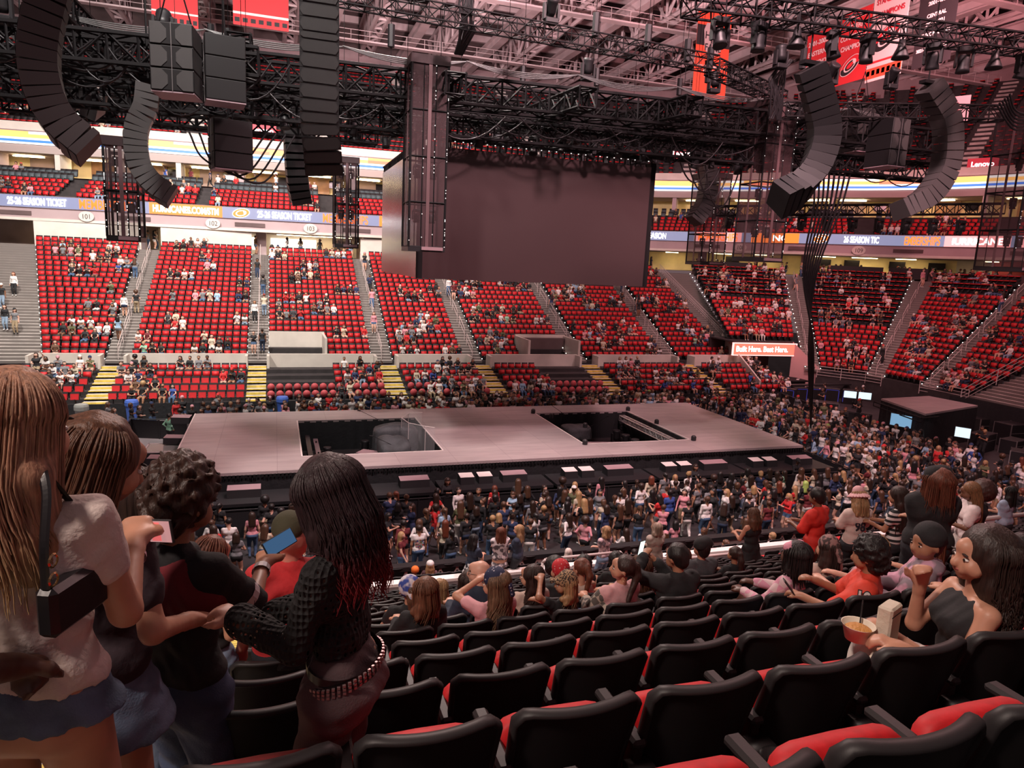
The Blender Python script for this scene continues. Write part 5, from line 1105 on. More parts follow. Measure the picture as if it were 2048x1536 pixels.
# lamps hanging from the upper right truss
k_ = 0
for i in range(11):
    x = 13.2 + i * 1.45; z = 18.0 + (x - 12) * .05
    if i % 3 == 2:
        t = empty('bell_lamp', (x, 20.2, z), 0, 'bell shaped black lamp on the upper right truss, ' + ords[i] + ' position from the left', 'stage light', 'bell lamps on the upper right truss'); q = MB().mat(M_case); q.smooth = True; q.lathe([(0, 0), (.10, 0), (.14, -.25), (.27, -.55), (.29, -.62), (.26, -.60), (0, -.55)], (0, 0, 0), 12); q.obj('shade', t); q = MB().mat(M_tr); q.tube((0, 0, 0), (0, 0, .4), .03, 5); q.obj('hook', t)
    else: moving_head(x, 20.2, z, 1.35, R(20 * i), False, 'black moving head light on the upper right truss, ' + ords[i] + ' position from the left', 'moving lights on the upper right truss', tilt=.3 * (i % 3 - 1))
rr = random.Random(21)
for i in range(10): moving_head(23.5 + i * 1.0, 33.4 - i * .72, 13.4, 1.1, 0, False, 'small black lamp on the low right truss, ' + ords[i] + ' from the left', 'lamps on the low right truss', tilt=.5)
for i in range(26):
    x = -8 + i * 1.2
    if SX0 - 1 < x < SX0 + .8: continue
    moving_head(x, 27.6 + rr.uniform(-.3, .3), 15.35, 1.1 if i % 2 else .85, rr.uniform(0, 3), False, 'black moving head light under the front rig trusses, ' + ords[i] + ' from the left', 'moving lights under the front trusses', tilt=rr.uniform(-.7, .7))
for i in range(20): moving_head(-8 + i * 1.45, rr.choice((31, 35)), 16.1, 1.1, rr.uniform(0, 3), False, 'black moving head light above the middle of the rig, ' + ords[i] + ' from the left', 'moving lights under the middle trusses', tilt=rr.uniform(-.7, .7))
for i, (x, y, z) in enumerate(((-3, 24, 16.2), (-7, 24, 16.1), (3.2, 24, 18.5), (9.0, 24, 18.35), (11.8, 27, 17.5), (17.6, 27, 17.7), (18.5, 24, 18.1), (21.5, 24.6, 18.0), (24, 24, 18.0))): moving_head(x, y, z, 1.3, 0, True, 'black moving head light standing on top of the rig, ' + ords[i] + ' of nine', 'moving lights standing on the trusses', tilt=rr.uniform(-.8, .8))
# chain hoists
for i in range(34):
    x, y = rr.uniform(-8, 29), rr.choice((24, 27, 31, 35, 39)); z = 17.2 + (x + 8) * .02 + rr.uniform(0, .8)
    b = MB().mat(M_case); b.tube((x, y, z), (x, y, z + .75), .13, 7); b.mat(M_tr); b.tube((x, y, z - .8), (x, y, z + 18), .012, 4, cap=False); tag(b.obj('chain_hoist'), 'black chain hoist holding up the rig', 'chain hoist', 'chain hoists above the rig')
M_cab = mat('cable_black', (.016, .014, .016), .4); M_cabg = mat('cable_grey', (.12, .12, .12), .35)
def loops(nm, lst, r, lab, m=None, grp=None): o = curve(nm, lst, r, m or M_cab); tag(o, lab, 'cable', grp); return o
loops('cable_bundle', [catenary((x, 27 + rr.uniform(-.6, .6), 15.7), (x + rr.uniform(1.5, 3.4), 27 + rr.uniform(-.5, .5), 15.7), rr.uniform(.4, 1.1)) for x in [-8 + 1.3 * i for i in range(28)]], .028, 'tangled black cable loops hanging from the front trusses')
loops('cable_bundle', [catenary((x, 23.7, 15.9), (x + rr.uniform(1.5, 3.0), 23.7, 15.9), rr.uniform(.5, 1.2)) for x in [-9 + .9 * i for i in range(9)]], .03, 'black cable loops hanging at the upper left')
loops('cable_bundle', [catenary((x, 26.4, 17.2 + .017 * (x + 8)), (x + 4.4, 26.4, 17.25 + .017 * (x + 8)), .16 + .06 * k_) for x in [-6.5 + 4.4 * i for i in range(8)] for k_ in range(4)], .022, 'grey-green cables swagged along the heavy front truss', M_cabg)
loops('cable_bundle', [[(6.2 + rr.uniform(-.35, .35), 24.2, 20), (6.15 + rr.uniform(-.3, .3), 24.3, 18.6), (6.2 + rr.uniform(-.3, .3), 24.4, 17.9), (6.1 + rr.uniform(-.15, .15), 25.2, 17.3)] for i in range(14)], .04, 'thick bundle of cables dropping onto the screen tower')
loops('cable_bundle', [[(18.9 + rr.uniform(-.4, .4), 24.3, 18.6), (18.8 + rr.uniform(-.5, .5), 24.4, 17.8), (18.9 + rr.uniform(-.4, .4), 24.5, 17.0), (19.0 + rr.uniform(-.3, .3), 24.6, 16.4)] for i in range(14)], .04, 'bundle of cables above the right hand tower')
loops('cable_bundle', [bez([(23.2 + 2.4 * i / 7, 27.2, 15.8), (23.8 + 1.6 * i / 7, 27.4, 13.6), (24.6 + .8 * i / 7, 28.5, 10.4), (27.3 + .3 * i / 7, 30.2 + .1 * i, 6.5), (30.9, 33.6, 1.2)], 6) for i in range(8)], .05, 'long black cable bundle dropping from the right rig to the floor')
loops('cable_bundle', [bez([(-2.6 + .3 * i, 26, 14.0), (-2.2 + .3 * i, 26, 13.2 - .1 * i), (-1.2 + .3 * i, 26, 12.9 - .1 * i), (-.2 + .3 * i, 26, 14.2)], 6) for i in range(4)] , .035, 'hanging black cable loops beside the square sub speakers')
loops('cable_bundle', [catenary((19.9 + i * .5, 33, 15.8), (21.8 + i * .6, 33, 15.9), 1.0 + .4 * i) for i in range(4)], .04, 'black cable loops hanging right of the screen')
loops('cable_bundle', [bez([(27.5 + .12 * i, 22, 17.4 + .1 * i), (28.6, 22, 16.6 + .14 * i), (30.2, 22.4, 16.9 + .1 * i), (33, 23, 17.3 + .1 * i)], 6) for i in range(6)], .04, 'black cables sweeping out to the far right tower')
loops('cable_bundle', [[(5.0 + i * .02, 26.9, 15), (7.3 + i * 1.7, 28.3, 14.9)] for i in range(5)], .015, 'thin slings above the front of the screen')
# scoreboard underside seen at the top
b = MB().mat(mat('scoreboard_navy', (.012, .012, .03), .5)); b.add([(2.0, 33, 24.0), (16.5, 33, 25.0), (17.6, 34, 25.3), (18.8, 40, 25.6), (3.4, 40, 23.7), (2.0, 33, 28), (16.5, 33, 28.4), (17.6, 34, 29), (18.8, 40, 29), (3.4, 40, 28)], [(0, 1, 6, 5), (1, 2, 7, 6), (0, 4, 3, 2, 1), (2, 3, 8, 7), (5, 6, 7, 8, 9), (0, 5, 9, 4), (3, 4, 9, 8)]); tag(b.obj('scoreboard'), 'dark underside of the raised scoreboard at the top centre', 'scoreboard')
# ================================================================ banners
def banner(o, ux, w, h, bg, lines, lab, emblem=None, bands=(), squares=None, nm='banner'):
    """o: top-left corner; ux: horizontal direction of reading"""
    ux = Vector(ux).normalized(); rz = math.atan2(ux.y, ux.x); t = empty(nm, o, rz, lab, 'banner'); q = MB().mat(bg); q.b2(0, w, 0, .03, -h, 0); q.obj('cloth', t)
    for z0, z1, m in bands: q = MB().mat(m); q.b2(0, w, -.012, 0, -z1, -z0); q.obj('stripe', t)
    for body, z, size, m, sx in lines: text('lettering', body, size, (w / 2, -.03, -z), (R(90), 0, 0), m, t, .004, 'CENTER', sx, .012)
    if squares:
        q = MB().mat(mat('banner_black', (.012, .010, .012), .7)); n = 7
        for i in range(n): x = w * (i + .5) / n; q.b2(x - w * .045, x + w * .045, -.012, 0, -squares - .18, -squares + .18)
        q.obj('stripe', t)
    if emblem: logo(t, (w / 2, -.05, -emblem[0]), emblem[1], 0, tilt=R(30))
    return t
B_or, B_rd, B_wh, B_bk = mat('banner_orange', (.72, .07, .03), .7), mat('banner_red', (.50, .02, .025), .7), mat('banner_white', (.62, .52, .50), .7), mat('banner_black', (.012, .010, .012), .7)
Lw, Lr, Lk = mat('letter_cloth_white', (.7, .58, .56), .7), mat('letter_cloth_red', (.45, .02, .04), .7), B_bk
t = banner((35.6, 58, 33.0), (1, .02, 0), 3.5, 7.2, B_or, [('HALL', 2.3, .85, Lk, .9), ('OF', 2.62, .28, Lk, 1), ('FAME', 3.3, .85, Lk, .85), ('2022  ROD BRINDAMOUR', 4.7, .26, Lw, .95), ('RON FRANCIS', 5.05, .26, Lw, .95), ('GLEN WESLEY', 5.5, .24, Lw, .9)], 'orange banner with black band reading HALL OF FAME', None, [(1.2, 2.9, B_bk)])
q = MB().mat(mat('crest_grey', (.42, .33, .33), .7)); q.add([(.95, -.02, -1.0), (2.55, -.02, -1.0), (2.8, -.02, -1.6), (2.6, -.02, -3.2), (1.75, -.02, -3.9), (.9, -.02, -3.2), (.7, -.02, -1.6)], [(0, 1, 2, 3, 4, 5, 6)]); q.obj('crest', t); logo(t, (1.75, -.06, -1.2), .35, 0)
banner((42, 51.3, 29.8), (0, -1, 0), 2.6, 4.6, B_rd, [('2001-2002', .95, .5, Lw, 1), ('EASTERN', 1.75, .5, Lw, 1), ('CONFERENCE', 2.5, .46, Lw, .85), ('CHAMPIONS', 3.3, .46, Lw, .85)], 'red banner reading 2001-2002 EASTERN, leftmost of the four slanted banners')
banner((42, 47.7, 30.3), (0, -1, 0), 3.1, 5.2, B_rd, [('2005-2006', .6, .48, Lw, 1), ('EASTERN', 1.3, .5, Lw, 1), ('CONFERENCE', 2.0, .5, Lw, .85), ('CHAMPIONS', 2.75, .5, Lw, .85)], 'red banner reading CONFERENCE CHAMPIONS over a round emblem', (3.95, 1.05))
banner((42, 44.5, 31.6), (0, -1, 0), 3.2, 6.9, B_wh, [('2005-2006', .8, .52, Lr, 1), ('STANLEY CUP', 1.6, .48, Lr, .85), ('CHAMPIONS', 2.5, .5, Lr, .9)], 'white banner with large emblem and red chequered foot', (4.1, 1.3), [(5.5, 5.65, B_rd), (5.95, 6.7, B_or)], 6.3)
banner((42, 40.4, 31.9), (0, -1, 0), 3.0, 7.2, B_bk, [('DIVISION', 1.2, .6, Lw, .95), ('CHAMPIONS', 2.0, .55, Lw, .9), ('SOUTHEAST', 2.8, .34, Lw, 1), ('2001-2002', 3.3, .34, Lw, 1), ('CENTRAL', 4.1, .34, Lw, 1), ('2020-2021', 4.6, .34, Lw, 1), ('METROPOLITAN', 5.3, .34, Lw, .95), ('2021-2022  2022-2023', 6.2, .3, Lw, .9)], 'black banner reading DIVISION CHAMPIONS at the upper right')
banner((-9.6, 70, 32.6), (1, 0, 0), 3.6, 3.8, B_rd, [], 'red banner with chequered foot at the far upper left', None, [(2.7, 2.85, B_wh)], 3.4); banner((-3.2, 70, 33), (1, 0, 0), 4.6, 3.4, B_rd, [], 'wider red banner with chequered foot left of the straight speaker line', None, [(2.3, 2.5, B_wh)], 2.95)
banner((50, 44.6, 24.6), (.5, -1, 0), 1.9, 1.9, mat('pennant_grey', (.30, .22, .23), .7), [('5', 1.5, 1.4, Lr, 1)], 'white pennant with a red figure behind the right speakers')
# ================================================================ crowd
rs = np.random.RandomState(5)
used = set(); NIND = [0]
def look_label(l, extra, r):
    """every person gets an own combination of clothing, hair and cap"""
    for _ in range(400):
        hairw = {'long': 'long %s hair', 'vlong': 'very long %s hair', 'mid': 'shoulder length %s hair', 'pony': '%s ponytail', 'bun': '%s hair bun', 'short': 'short %s hair', 'curly': 'curly %s hair', 'afro': 'round %s afro'}[l['hair']] % HC[l['hc']][0]
        hat = (' under a %s %s' % (HATC[l['hatc']][0], {'cap': 'cap', 'capback': 'backward cap', 'beanie': 'knit cap', 'bandana': 'bandana'}[l['hat']])) if l['hat'] else ''
        s = 'person in %s %s and %s, %s%s, %s' % (CT[l['top']][0], 'top', CB[l['bot']][0] if l['legs'] >= 1 else CB[l['bot']][0].split()[0] + (' denim' if 'jeans' in CB[l['bot']][0] else '') + ' shorts', hairw, hat, extra)
        if s not in used and len(s.split()) <= 16: used.add(s); return s
        n = rnd_look(r)
        for k_ in ('top', 'bot', 'hc', 'hatc'): l[k_] = n[k_]
        if len(s.split()) > 16: l['hat'] = None
    return s
def scatter(poly_ok, n, x0, x1, y0, y1, dmin, w, tries=30000):
    P = []
    for _ in range(tries):
        if len(P) >= n: break
        p = (rs.uniform(x0, x1), rs.uniform(y0, y1))
        if rs.rand() > w(*p) or not poly_ok(*p): continue
        if all((p[0] - q[0]) ** 2 + (p[1] - q[1]) ** 2 > dmin * dmin for q in P): P.append(p)
    return P
MP = Mass()
def stand_pose(): return rs.choice(['stand', 'stand2', 'phone', 'folded', 'hips', 'stand', 'walk'])
# fixed, recognisable people on the floor: x, y, look overrides, face, height, pose, extra label
SPEC = [((3.0, 21.6), dict(top=4, bot=2, hair='short', hat=None, hc=1, legs=.35), 0, 1.75, 'stand2'), ((4.35, 21.35), dict(top=9, bot=0, hair='short', hat='cap', hatc=3, legs=1.0, sleeve=.5), .1, 1.76, 'stand'), ((5.35, 21.9), dict(top=6, bot=1, hair='vlong', hc=4, hat=None, legs=1., sleeve=1.5), 0, 1.65, 'folded'),
        ((7.0, 21.8), dict(top=0, bot=1, hair='short', hat='bandana', hatc=2, hc=0, legs=1., sleeve=1.5), 0, 1.7, 'phone'), ((8.6, 21.9), dict(top=0, bot=3, hair='pony', hc=0, hat=None, legs=1.), .2, 1.65, 'folded'), ((9.6, 23.2), dict(top=9, bot=2, hair='mid', hc=3, hat='cap', hatc=0, legs=.35), 0, 1.74, 'phone'),
        ((11.2, 23.0), dict(top=9, bot=3, hair='vlong', hc=2, hat=None, legs=1.), 0, 1.66, 'folded'), ((12.6, 22.6), dict(top=11, bot=1, hair='vlong', hc=1, hat=None, legs=1.), 0, 1.7, 'stand'), ((14.6, 22.9), dict(top=8, bot=2, hair='short', hc=0, hat=None, legs=1.), .1, 1.8, 'stand'), ((15.7, 22.0), dict(top=0, bot=0, hair='short', hc=2, hat=None, legs=1., sleeve=1.5), 0, 1.76, 'stand'),
        ((16.6, 23.1), dict(top=4, bot=2, hair='short', hc=2, hat='cap', hatc=0, legs=1.), 0, 1.8, 'hips'), ((18.6, 23.0), dict(top=0, bot=5, hair='mid', hc=0, hat='beanie', hatc=0, legs=1.), .1, 1.7, 'stand'), ((20.2, 23.4), dict(top=1, bot=1, hair='long', hc=4, hat=None, legs=.35), 0, 1.66, 'stand'), ((21.4, 23.2), dict(top=1, bot=1, hair='long', hc=6, hat=None, legs=.35), 0, 1.68, 'stand'),
        ((-1.5, 23.2), dict(top=0, bot=2, hair='short', hc=0, hat=None, legs=1.), 0, 1.72, 'phone'), ((-2.6, 22.8), dict(top=1, bot=1, hair='long', hc=2, hat=None, legs=1.), 0, 1.66, 'stand'), ((.8, 24.3), dict(top=10, bot=1, hair='short', hc=0, hat=None, legs=1., sleeve=1.5), .4, 1.72, 'hips'), ((.1, 23.8), dict(top=1, bot=2, hair='curly', hc=0, hat=None, legs=1., sleeve=1.5), .1, 1.76, 'stand'),
        ((-.4, 22.6), dict(top=6, bot=0, hair='long', hc=2, hat=None, legs=1.), -.4, 1.66, 'phone'), ((8.1, 25.2), dict(top=5, bot=1, hair='long', hc=4, hat=None, legs=1.), .1, 1.62, 'stand'), ((3.9, 24.6), dict(top=4, bot=2, hair='short', hc=2, hat=None, legs=1.), .2, 1.78, 'phone'), ((27.2, 20.7), dict(top=4, bot=0, hair='short', hc=2, hat='cap', hatc=1, legs=1.), 0, 1.78, 'stand'),
        ((30.9, 24.3), dict(top=0, bot=0, hair='short', hc=0, hat=None, legs=1.), 1.2, 1.74, 'stand2'), ((33.5, 24.4), dict(top=10, bot=1, hair='long', hc=3, hat=None, legs=1.), 1.9, 1.66, 'phone'), ((35.2, 26.3), dict(top=8, bot=2, hair='short', hc=0, hat=None, legs=1.), 2.2, 1.8, 'hips'), ((35.2, 31.4), dict(top=14, bot=1, hair='short', hc=0, hat='cap', hatc=1, legs=1.), 1.7, 1.82, 'folded'),
        ((33.9, 31.2), dict(top=4, bot=3, hair='short', hc=1, hat=None, legs=1.), 1.8, 1.78, 'stand'), ((33.0, 31.8), dict(top=12, bot=1, hair='short', hc=1, hat=None, legs=1.), 1.6, 1.75, 'up'), ((31.6, 31.0), dict(top=5, bot=1, hair='short', hc=0, hat=None, legs=1.), 1.2, 1.75, 'stand'), ((24.6, 21.6), dict(top=14, bot=3, hair='short', hc=0, hat=None, legs=1., sleeve=1.5), 0, 1.74, 'stand'), ((23.0, 22.4), dict(top=0, bot=1, hair='long', hc=2, hat=None, legs=1.), 0, 1.66, 'folded'), ((29.0, 23.6), dict(top=5, bot=1, hair='mid', hc=2, hat=None, legs=1., sleeve=1.5), .4, 1.68, 'stand')]
FG = 'people on the arena floor before the stage'
P1 = [s[0] for s in SPEC]
def zone(x, y):
    a = 'at the front barrier' if y > 24.6 else ('mid crowd' if y > 22.4 else 'by the rink boards')
    b = 'far left' if x < 1 else 'before the left pit' if x < 8 else 'mid stage' if x < 14 else 'before the right pit' if x < 20 else 'near the stage corner' if x < 27 else 'right of the stage'
    return b
def mk(p, l, face, h, pose, res=.017, z=0, extra=None, grp=FG): crowd_person((p[0], p[1], z), face, h, pose, l, look_label(l, extra or zone(*p), rs), grp, res); NIND[0] += 1
for p, ov, face, h, pose in SPEC:
    l = rnd_look(rs); l.update(hat=None); l.update(ov); mk(p, l, face, h, pose); b_ = [o for o in COL.objects if o.name.startswith('person')][-1]
    num = {(27.2, 20.7): (('JACKSON', .13, .76, 'w'), ('8', .34, .60, 'w')), (31.6, 31.0): (), (4.35, 21.35): ()}.get(p, ())
    for t_, sz_, z_, _ in num: text('lettering', t_, sz_, (0, -.115, z_ * h), (R(90), 0, 0), CT[0][1], b_, .004, 'CENTER', .9, .008)
    if p == (4.35, 21.35):
        rr = random.Random(2); q = MB()
        for i in range(60):
            a_ = rr.uniform(0, 6.28); r_ = rr.uniform(0, .13); q.mat(CT[[5, 10, 8, 13, 7][i % 5]][1]); q.box((r_ * math.cos(a_), -.122 + abs(r_ * math.cos(a_)) * .25, 1.14 + r_ * math.sin(a_) * 1.3), (.035, .012, .035), rz=0, ry=a_)
        q.obj('shirt_print', b_)
Z1 = scatter(lambda x, y: y < 25.4 and all(math.dist((x, y), q) > .5 for q in P1), 180, -5.5, 26.6, 20.9, 25.4, .52, lambda x, y: (.35 if x < 2 else .6 if x < 9 else .95) * (.35 if y < 22.0 else 1))
Z1.sort(key=lambda p: p[1])
for i, p in enumerate(Z1):
    l = rnd_look(rs); pose = stand_pose(); face = rs.normal(0, .35) if rs.rand() < .8 else rs.uniform(-3, 3)
    if p[1] < 22 and rs.rand() < .2: mk(p, l, face, 1.68, 'floor', .016)
    else: mk(p, l, face, rs.normal(1.67, .07), pose)
def ok2(x, y): return (x > 27.9 + (y - 26) * .03 or y < 25.2) and not (x > 36.2 and y < 37) and not (x > 36.5 or y > 43.5)
Z2 = scatter(lambda x, y: ok2(x, y) and all(math.dist((x, y), q) > .5 for q in P1), 300, 26.8, 37, 20.2, 47, .50, lambda x, y: max(.12, 1 - (x - 28) / (9 if y < 34 else 7)) * (1 if y > 26 else .8))
Z2.sort(key=lambda p: p[0] ** 2 + p[1] ** 2)
for i, p in enumerate(Z2):
    l = rnd_look(rs); face = math.pi / 2 + rs.normal(0, .5) if p[1] > 26 else rs.normal(.5, .7); pose = stand_pose(); h = rs.normal(1.67, .07)
    if i < 46: mk(p, l, face, h, pose, .018)
    else: MP.person((*p, 0), face, h, pose, l, .024)
Z3 = scatter(lambda x, y: True, 210, -5.5, 27.5, 40.7, 44.6, .52, lambda x, y: (.16 if x < 0 else .45 if x < 8 else .95) * (1 if y < 42.5 else .4))
for p in Z3: MP.person((*p, 0), math.pi + rs.normal(0, .4), rs.normal(1.67, .08), stand_pose(), rnd_look(rs), .026)
for p in ((-7.6, 42.4), (-7.1, 41.9), (-8.2, 41.2), (-7.9, 39.9), (-8.4, 39.2), (-8.8, 42.8), (-6.6, 42.6), (-8.9, 40.4)): MP.person((*p, 0), -1.8 + rs.normal(0, .4), 1.68, 'folded', rnd_look(rs), .024)
MP.person((-5.2, 38.6, .1), -.8, 1.78, 'hips', dict(rnd_look(rs), top=13, bot=1, hair='short', hat=None, legs=1.), .02)
for x in (6.4, 17.8, 23.4): crowd_person((x, 26.05, 0), math.pi, 1.76, 'phone', dict(rnd_look(rs), top=1, bot=1, hc=1, hair='short' if x > 20 else 'vlong', hat='cap' if x > 20 else None, legs=1., sleeve=1.5), 'person in black standing between barrier and stage ledge, ' + {6.4: 'before the left pit', 17.8: 'before the right pit', 23.4: 'near the right stage corner'}[x], FG, .017)
for x, y in ((40.3, 43.0), (42.5, 45.2), (39.0, 46.8), (41.2, 52.0), (44.1, 43.5), (40.2, 29.6), (41.0, 30.4), (36.2, 36.4), (45.3, 44.0), (38.4, 47.2), (40.0, 39.0)): MP.person((x, y, 0), 1.4 + rs.normal(0, .5), 1.75, 'phone', dict(rnd_look(rs), top=1, bot=1, legs=1., hair='short'), .024)
# seated people over the far stands, in small groups
in_vom2 = lambda x, y: any(a - .3 < x < b + .3 and y < 58.2 for a, b in VOMX)
def seat_fill(rows, frac, res=.030, skip=None):
    occ = {}
    for key, seats in rows.items():
        i = 0
        while i < len(seats):
            f = frac(seats[i])
            if rs.rand() < f:
                g = rs.choice([1, 2, 2, 3, 4])
                for s in seats[i:i + g]:
                    if skip and skip(s[0], s[1]): continue
                    x, y, z, a = s; back = .16 * 1; nx, ny = -math.sin(a), math.cos(a)
                    MP.person((x - nx * .06, y - ny * .06, z + .0), a + math.pi + rs.normal(0, .12), rs.normal(1.66, .07), rs.choice(['sit', 'sitlean', 'sitphone', 'situp'], p=[.4, .28, .26, .06]), rnd_look(rs), res)
                i += g + 1
            else: i += 1
rows = {}
for (si, k, i, x, y, z, a) in SEATPOS: rows.setdefault((si, k), []).append((x, y, z, a))
dens = {0: .05, 1: .085, 2: .06, 3: .075, 4: .06, 5: .085, 6: .10, 7: .12, 8: .20, 9: .15, 10: .12, 11: .12}
for (si, k), seats in rows.items(): seat_fill({0: seats}, lambda s: dens[si] * (1.9 if k < 4 and si < 7 else 1), .030, in_vom2)
rows = {}
for (si, k, i, x, y, z) in LOWROWS: rows.setdefault((si, k), []).append((x, y, z, 0.0))
for kk, seats in rows.items(): seat_fill({0: seats}, lambda s: .22, .026, in_vom)
rows = {}
for (k, x, y, z, a, s) in CLUB: rows.setdefault((k, int(s / 11)), []).append((x, y, z, a))
for kk, seats in rows.items(): seat_fill({0: seats}, lambda s: .05, .032)
rows = {}
for (k, x, y, z, a, s) in UPPER:
    if k < 9: rows.setdefault((k, int(s / 12.5)), []).append((x, y, z, a))
for kk, seats in rows.items(): seat_fill({0: seats}, lambda s: .05 if s[0] < 25 else .012, .036)
# people on the aisles of the far stand
for (i, j, t, e, pose) in ((1, 2, .14, -.3, 'walk'), (1, 2, .33, -.4, 'stand'), (1, 2, .36, .35, 'stand2'), (1, 2, .68, -.5, 'hips'), (2, 3, .30, -.3, 'stand'), (2, 3, .36, .4, 'phone'), (2, 3, .72, -.2, 'stand'), (2, 3, .55, .3, 'stand'), (2, 3, .04, -.3, 'folded'), (2, 3, .06, .3, 'stand'), (3, 4, .45, .1, 'walk'), (3, 4, .22, -.2, 'stand'), (3, 4, .85, .2, 'folded'), (3, 4, .6, .2, 'phone'), (4, 5, .6, .1, 'stand'), (4, 5, .55, .4, 'hips'), (5, 6, .45, .1, 'stand'), (6, 7, .48, .2, 'walk'), (6, 7, .42, -.2, 'stand'), (6, 7, .7, 0, 'stand'), (9, 10, .1, 0, 'stand'), (8, 9, .8, 0, 'walk'), (9, 10, .92, .1, 'stand'), (10, 11, .7, -.2, 'stand')):
    bl, tl = mid(i, j); x, y = lerp(bl, tl, t); z = SEC[j][4] + (SEC[j][5] - SEC[j][4]) * t + .1; MP.person((x + e, y, z), math.pi * (rs.rand() < .6), 1.72, pose, rnd_look(rs), .026)
for (x, y, z) in ((-21.6, 67.5, 8.7), (-18.6, 62.2, 6.1), (-18.9, 60.5, 5.3), (-17.2, 57.2, 3.8), (-17.9, 57.6, 4.0)): MP.person((x, y, z), 3, 1.75, 'stand', dict(rnd_look(rs), legs=1.), .026)
# people strolling the concourses
for i in range(70):
    s = rs.choice([rs.uniform(S_(-21, 72), S_(8, 70)), rs.uniform(S_(39, 70), S_(62, 44))]); p, d = at_s(s); nn = Vector((-d.y, d.x, 0)); q = p + nn * rs.uniform(1.0, 3.5); MP.person((q.x, q.y, 9.95), rs.uniform(-3, 3), 1.7, stand_pose(), rnd_look(rs), .030)
for i in range(34):
    s = rs.uniform(6, cumL[-1] - 10); p, d = at_s(s); nn = Vector((-d.y, d.x, 0)); q = p + nn * rs.uniform(6.4, 7.5); MP.person((q.x, q.y, 16.2 + p.z - 13.6), rs.uniform(-3, 3), 1.7, stand_pose(), rnd_look(rs), .032)
tag(MP.obj('crowd'), 'the many small spectators filling the far stands and rear floor', 'crowd', None, 'stuff')
# ================================================================ near seats
OPEN |= {(k, round((x - (-.06)) / .505)) for k, x in ((5, 1.15), (7, 1.66), (7, 2.02), (6, 1.91), (5, 1.78), (6, 2.42), (7, 3.08), (5, 2.44), (7, 3.36), (5, 2.99), (6, 3.66), (5, 3.6), (8, 5.55), (8, 6.1), (4, 4.2), (5, 5.35), (3, 4.14), (4, 5.05), (3, 4.72), (4, 5.75), (2, 4.5), (1, 3.06), (1, 2.5), (6, 1.18), (9, 5.8), (9, 4.15), (9, 4.66), (9, 3.7), (12, 1.2))}
FRONT = []
for k, i, x in NSEAT:
    if SEATN < 235 and k <= 12:
        near_seat(k, i, x, 'black backed folding seat, %s row from the camera, %s seat from the yellow nosed stairs' % (ords[k], ords[i]), (k, i) in OPEN, 6 if k < 5 else 4); SEATN += 1
    else: FRONT.append((k, i, x))
MN = Mass(); bk2 = MB()
def low_near():
    b = MB().mat(M_plast); rgrid(lambda u, v: bx(u, v, 0), 6, 3, b); b.mat(M_redf); b.box((0, .08, .48), (.44, .08, .34)); b.mat(M_plastr)
    t = [Vector(bx(u / 6, 1, .017)) for u in range(7)]; sweep(b, t, .014, .026, 5); b.mat(M_plast); b.box((.268, .1, .6), (.05, .32, .04)); b.box((.268, 0, .3), (.04, .06, .6)); return b
lb = low_near(); LV = np.array(lb.v); LF = np.array([f if len(f) == 4 else (f[0], f[1], f[2], f[2]) for f in lb.f if len(f) in (3, 4)]); LM = np.array([m for f, m in zip(lb.f, lb.mi) if len(f) in (3, 4)])
mm = np.array([MN.mi(m) for m in lb.mats])
for k, i, x in FRONT: MN.add(LV, LF, mm[LM], (x, YR(k), ZR(k)), 0)
LOWN = []
for k in range(6):
    z = max(zl - .36 * (k + 1), .25); y = yl + 1.45 + .72 * k
    for i in range(42):
        x = .2 + .53 * i
        if 8.0 < x < 9.7 or 14.4 < x < 16.6: continue
        LOWN.append((x, y, z))
ln_me = lb.mesh('stadium_seat')
for n_, (x, y, z) in enumerate(LOWN):
    MN.add(LV, LF, mm[LM], (x, y, z), 0)
tag(MN.obj('near_seat_rows', False), 'black backed seats filling the lower rows of the near stand', 'stadium seat', None, 'stuff')
# countable far seats along the front of the far stand
for n_, (si, k, i, x, y, z) in enumerate(LOWROWS):
    if (k < 2 and si in (2, 3, 4)) or in_vom(x, y): continue
    if k < 5 and si in (1, 2, 0) and SEATN < 298:
        link('stadium_seat', me, None, (x, y, z)); o = bpy.data.objects[-1] if False else COL.objects[-1]; SEATN += 1
        tag(o, 'red folding seat in the %s tier above the curtain, %s seat of the %s block' % (ords[k], ords[i], ords[si]), 'stadium seat', 'red seats of the front tiers')
    else: mass_add(ML2, 'red', x, y, z, 0) if 'ML2' in globals() else globals().__setitem__('ML2', Mass()) or mass_add(ML2, 'red', x, y, z, 0)
tag(ML2.obj('front_tier_seat_rows', False), 'red folding seats of the front tiers across the far side', 'stadium seat', None, 'stuff')
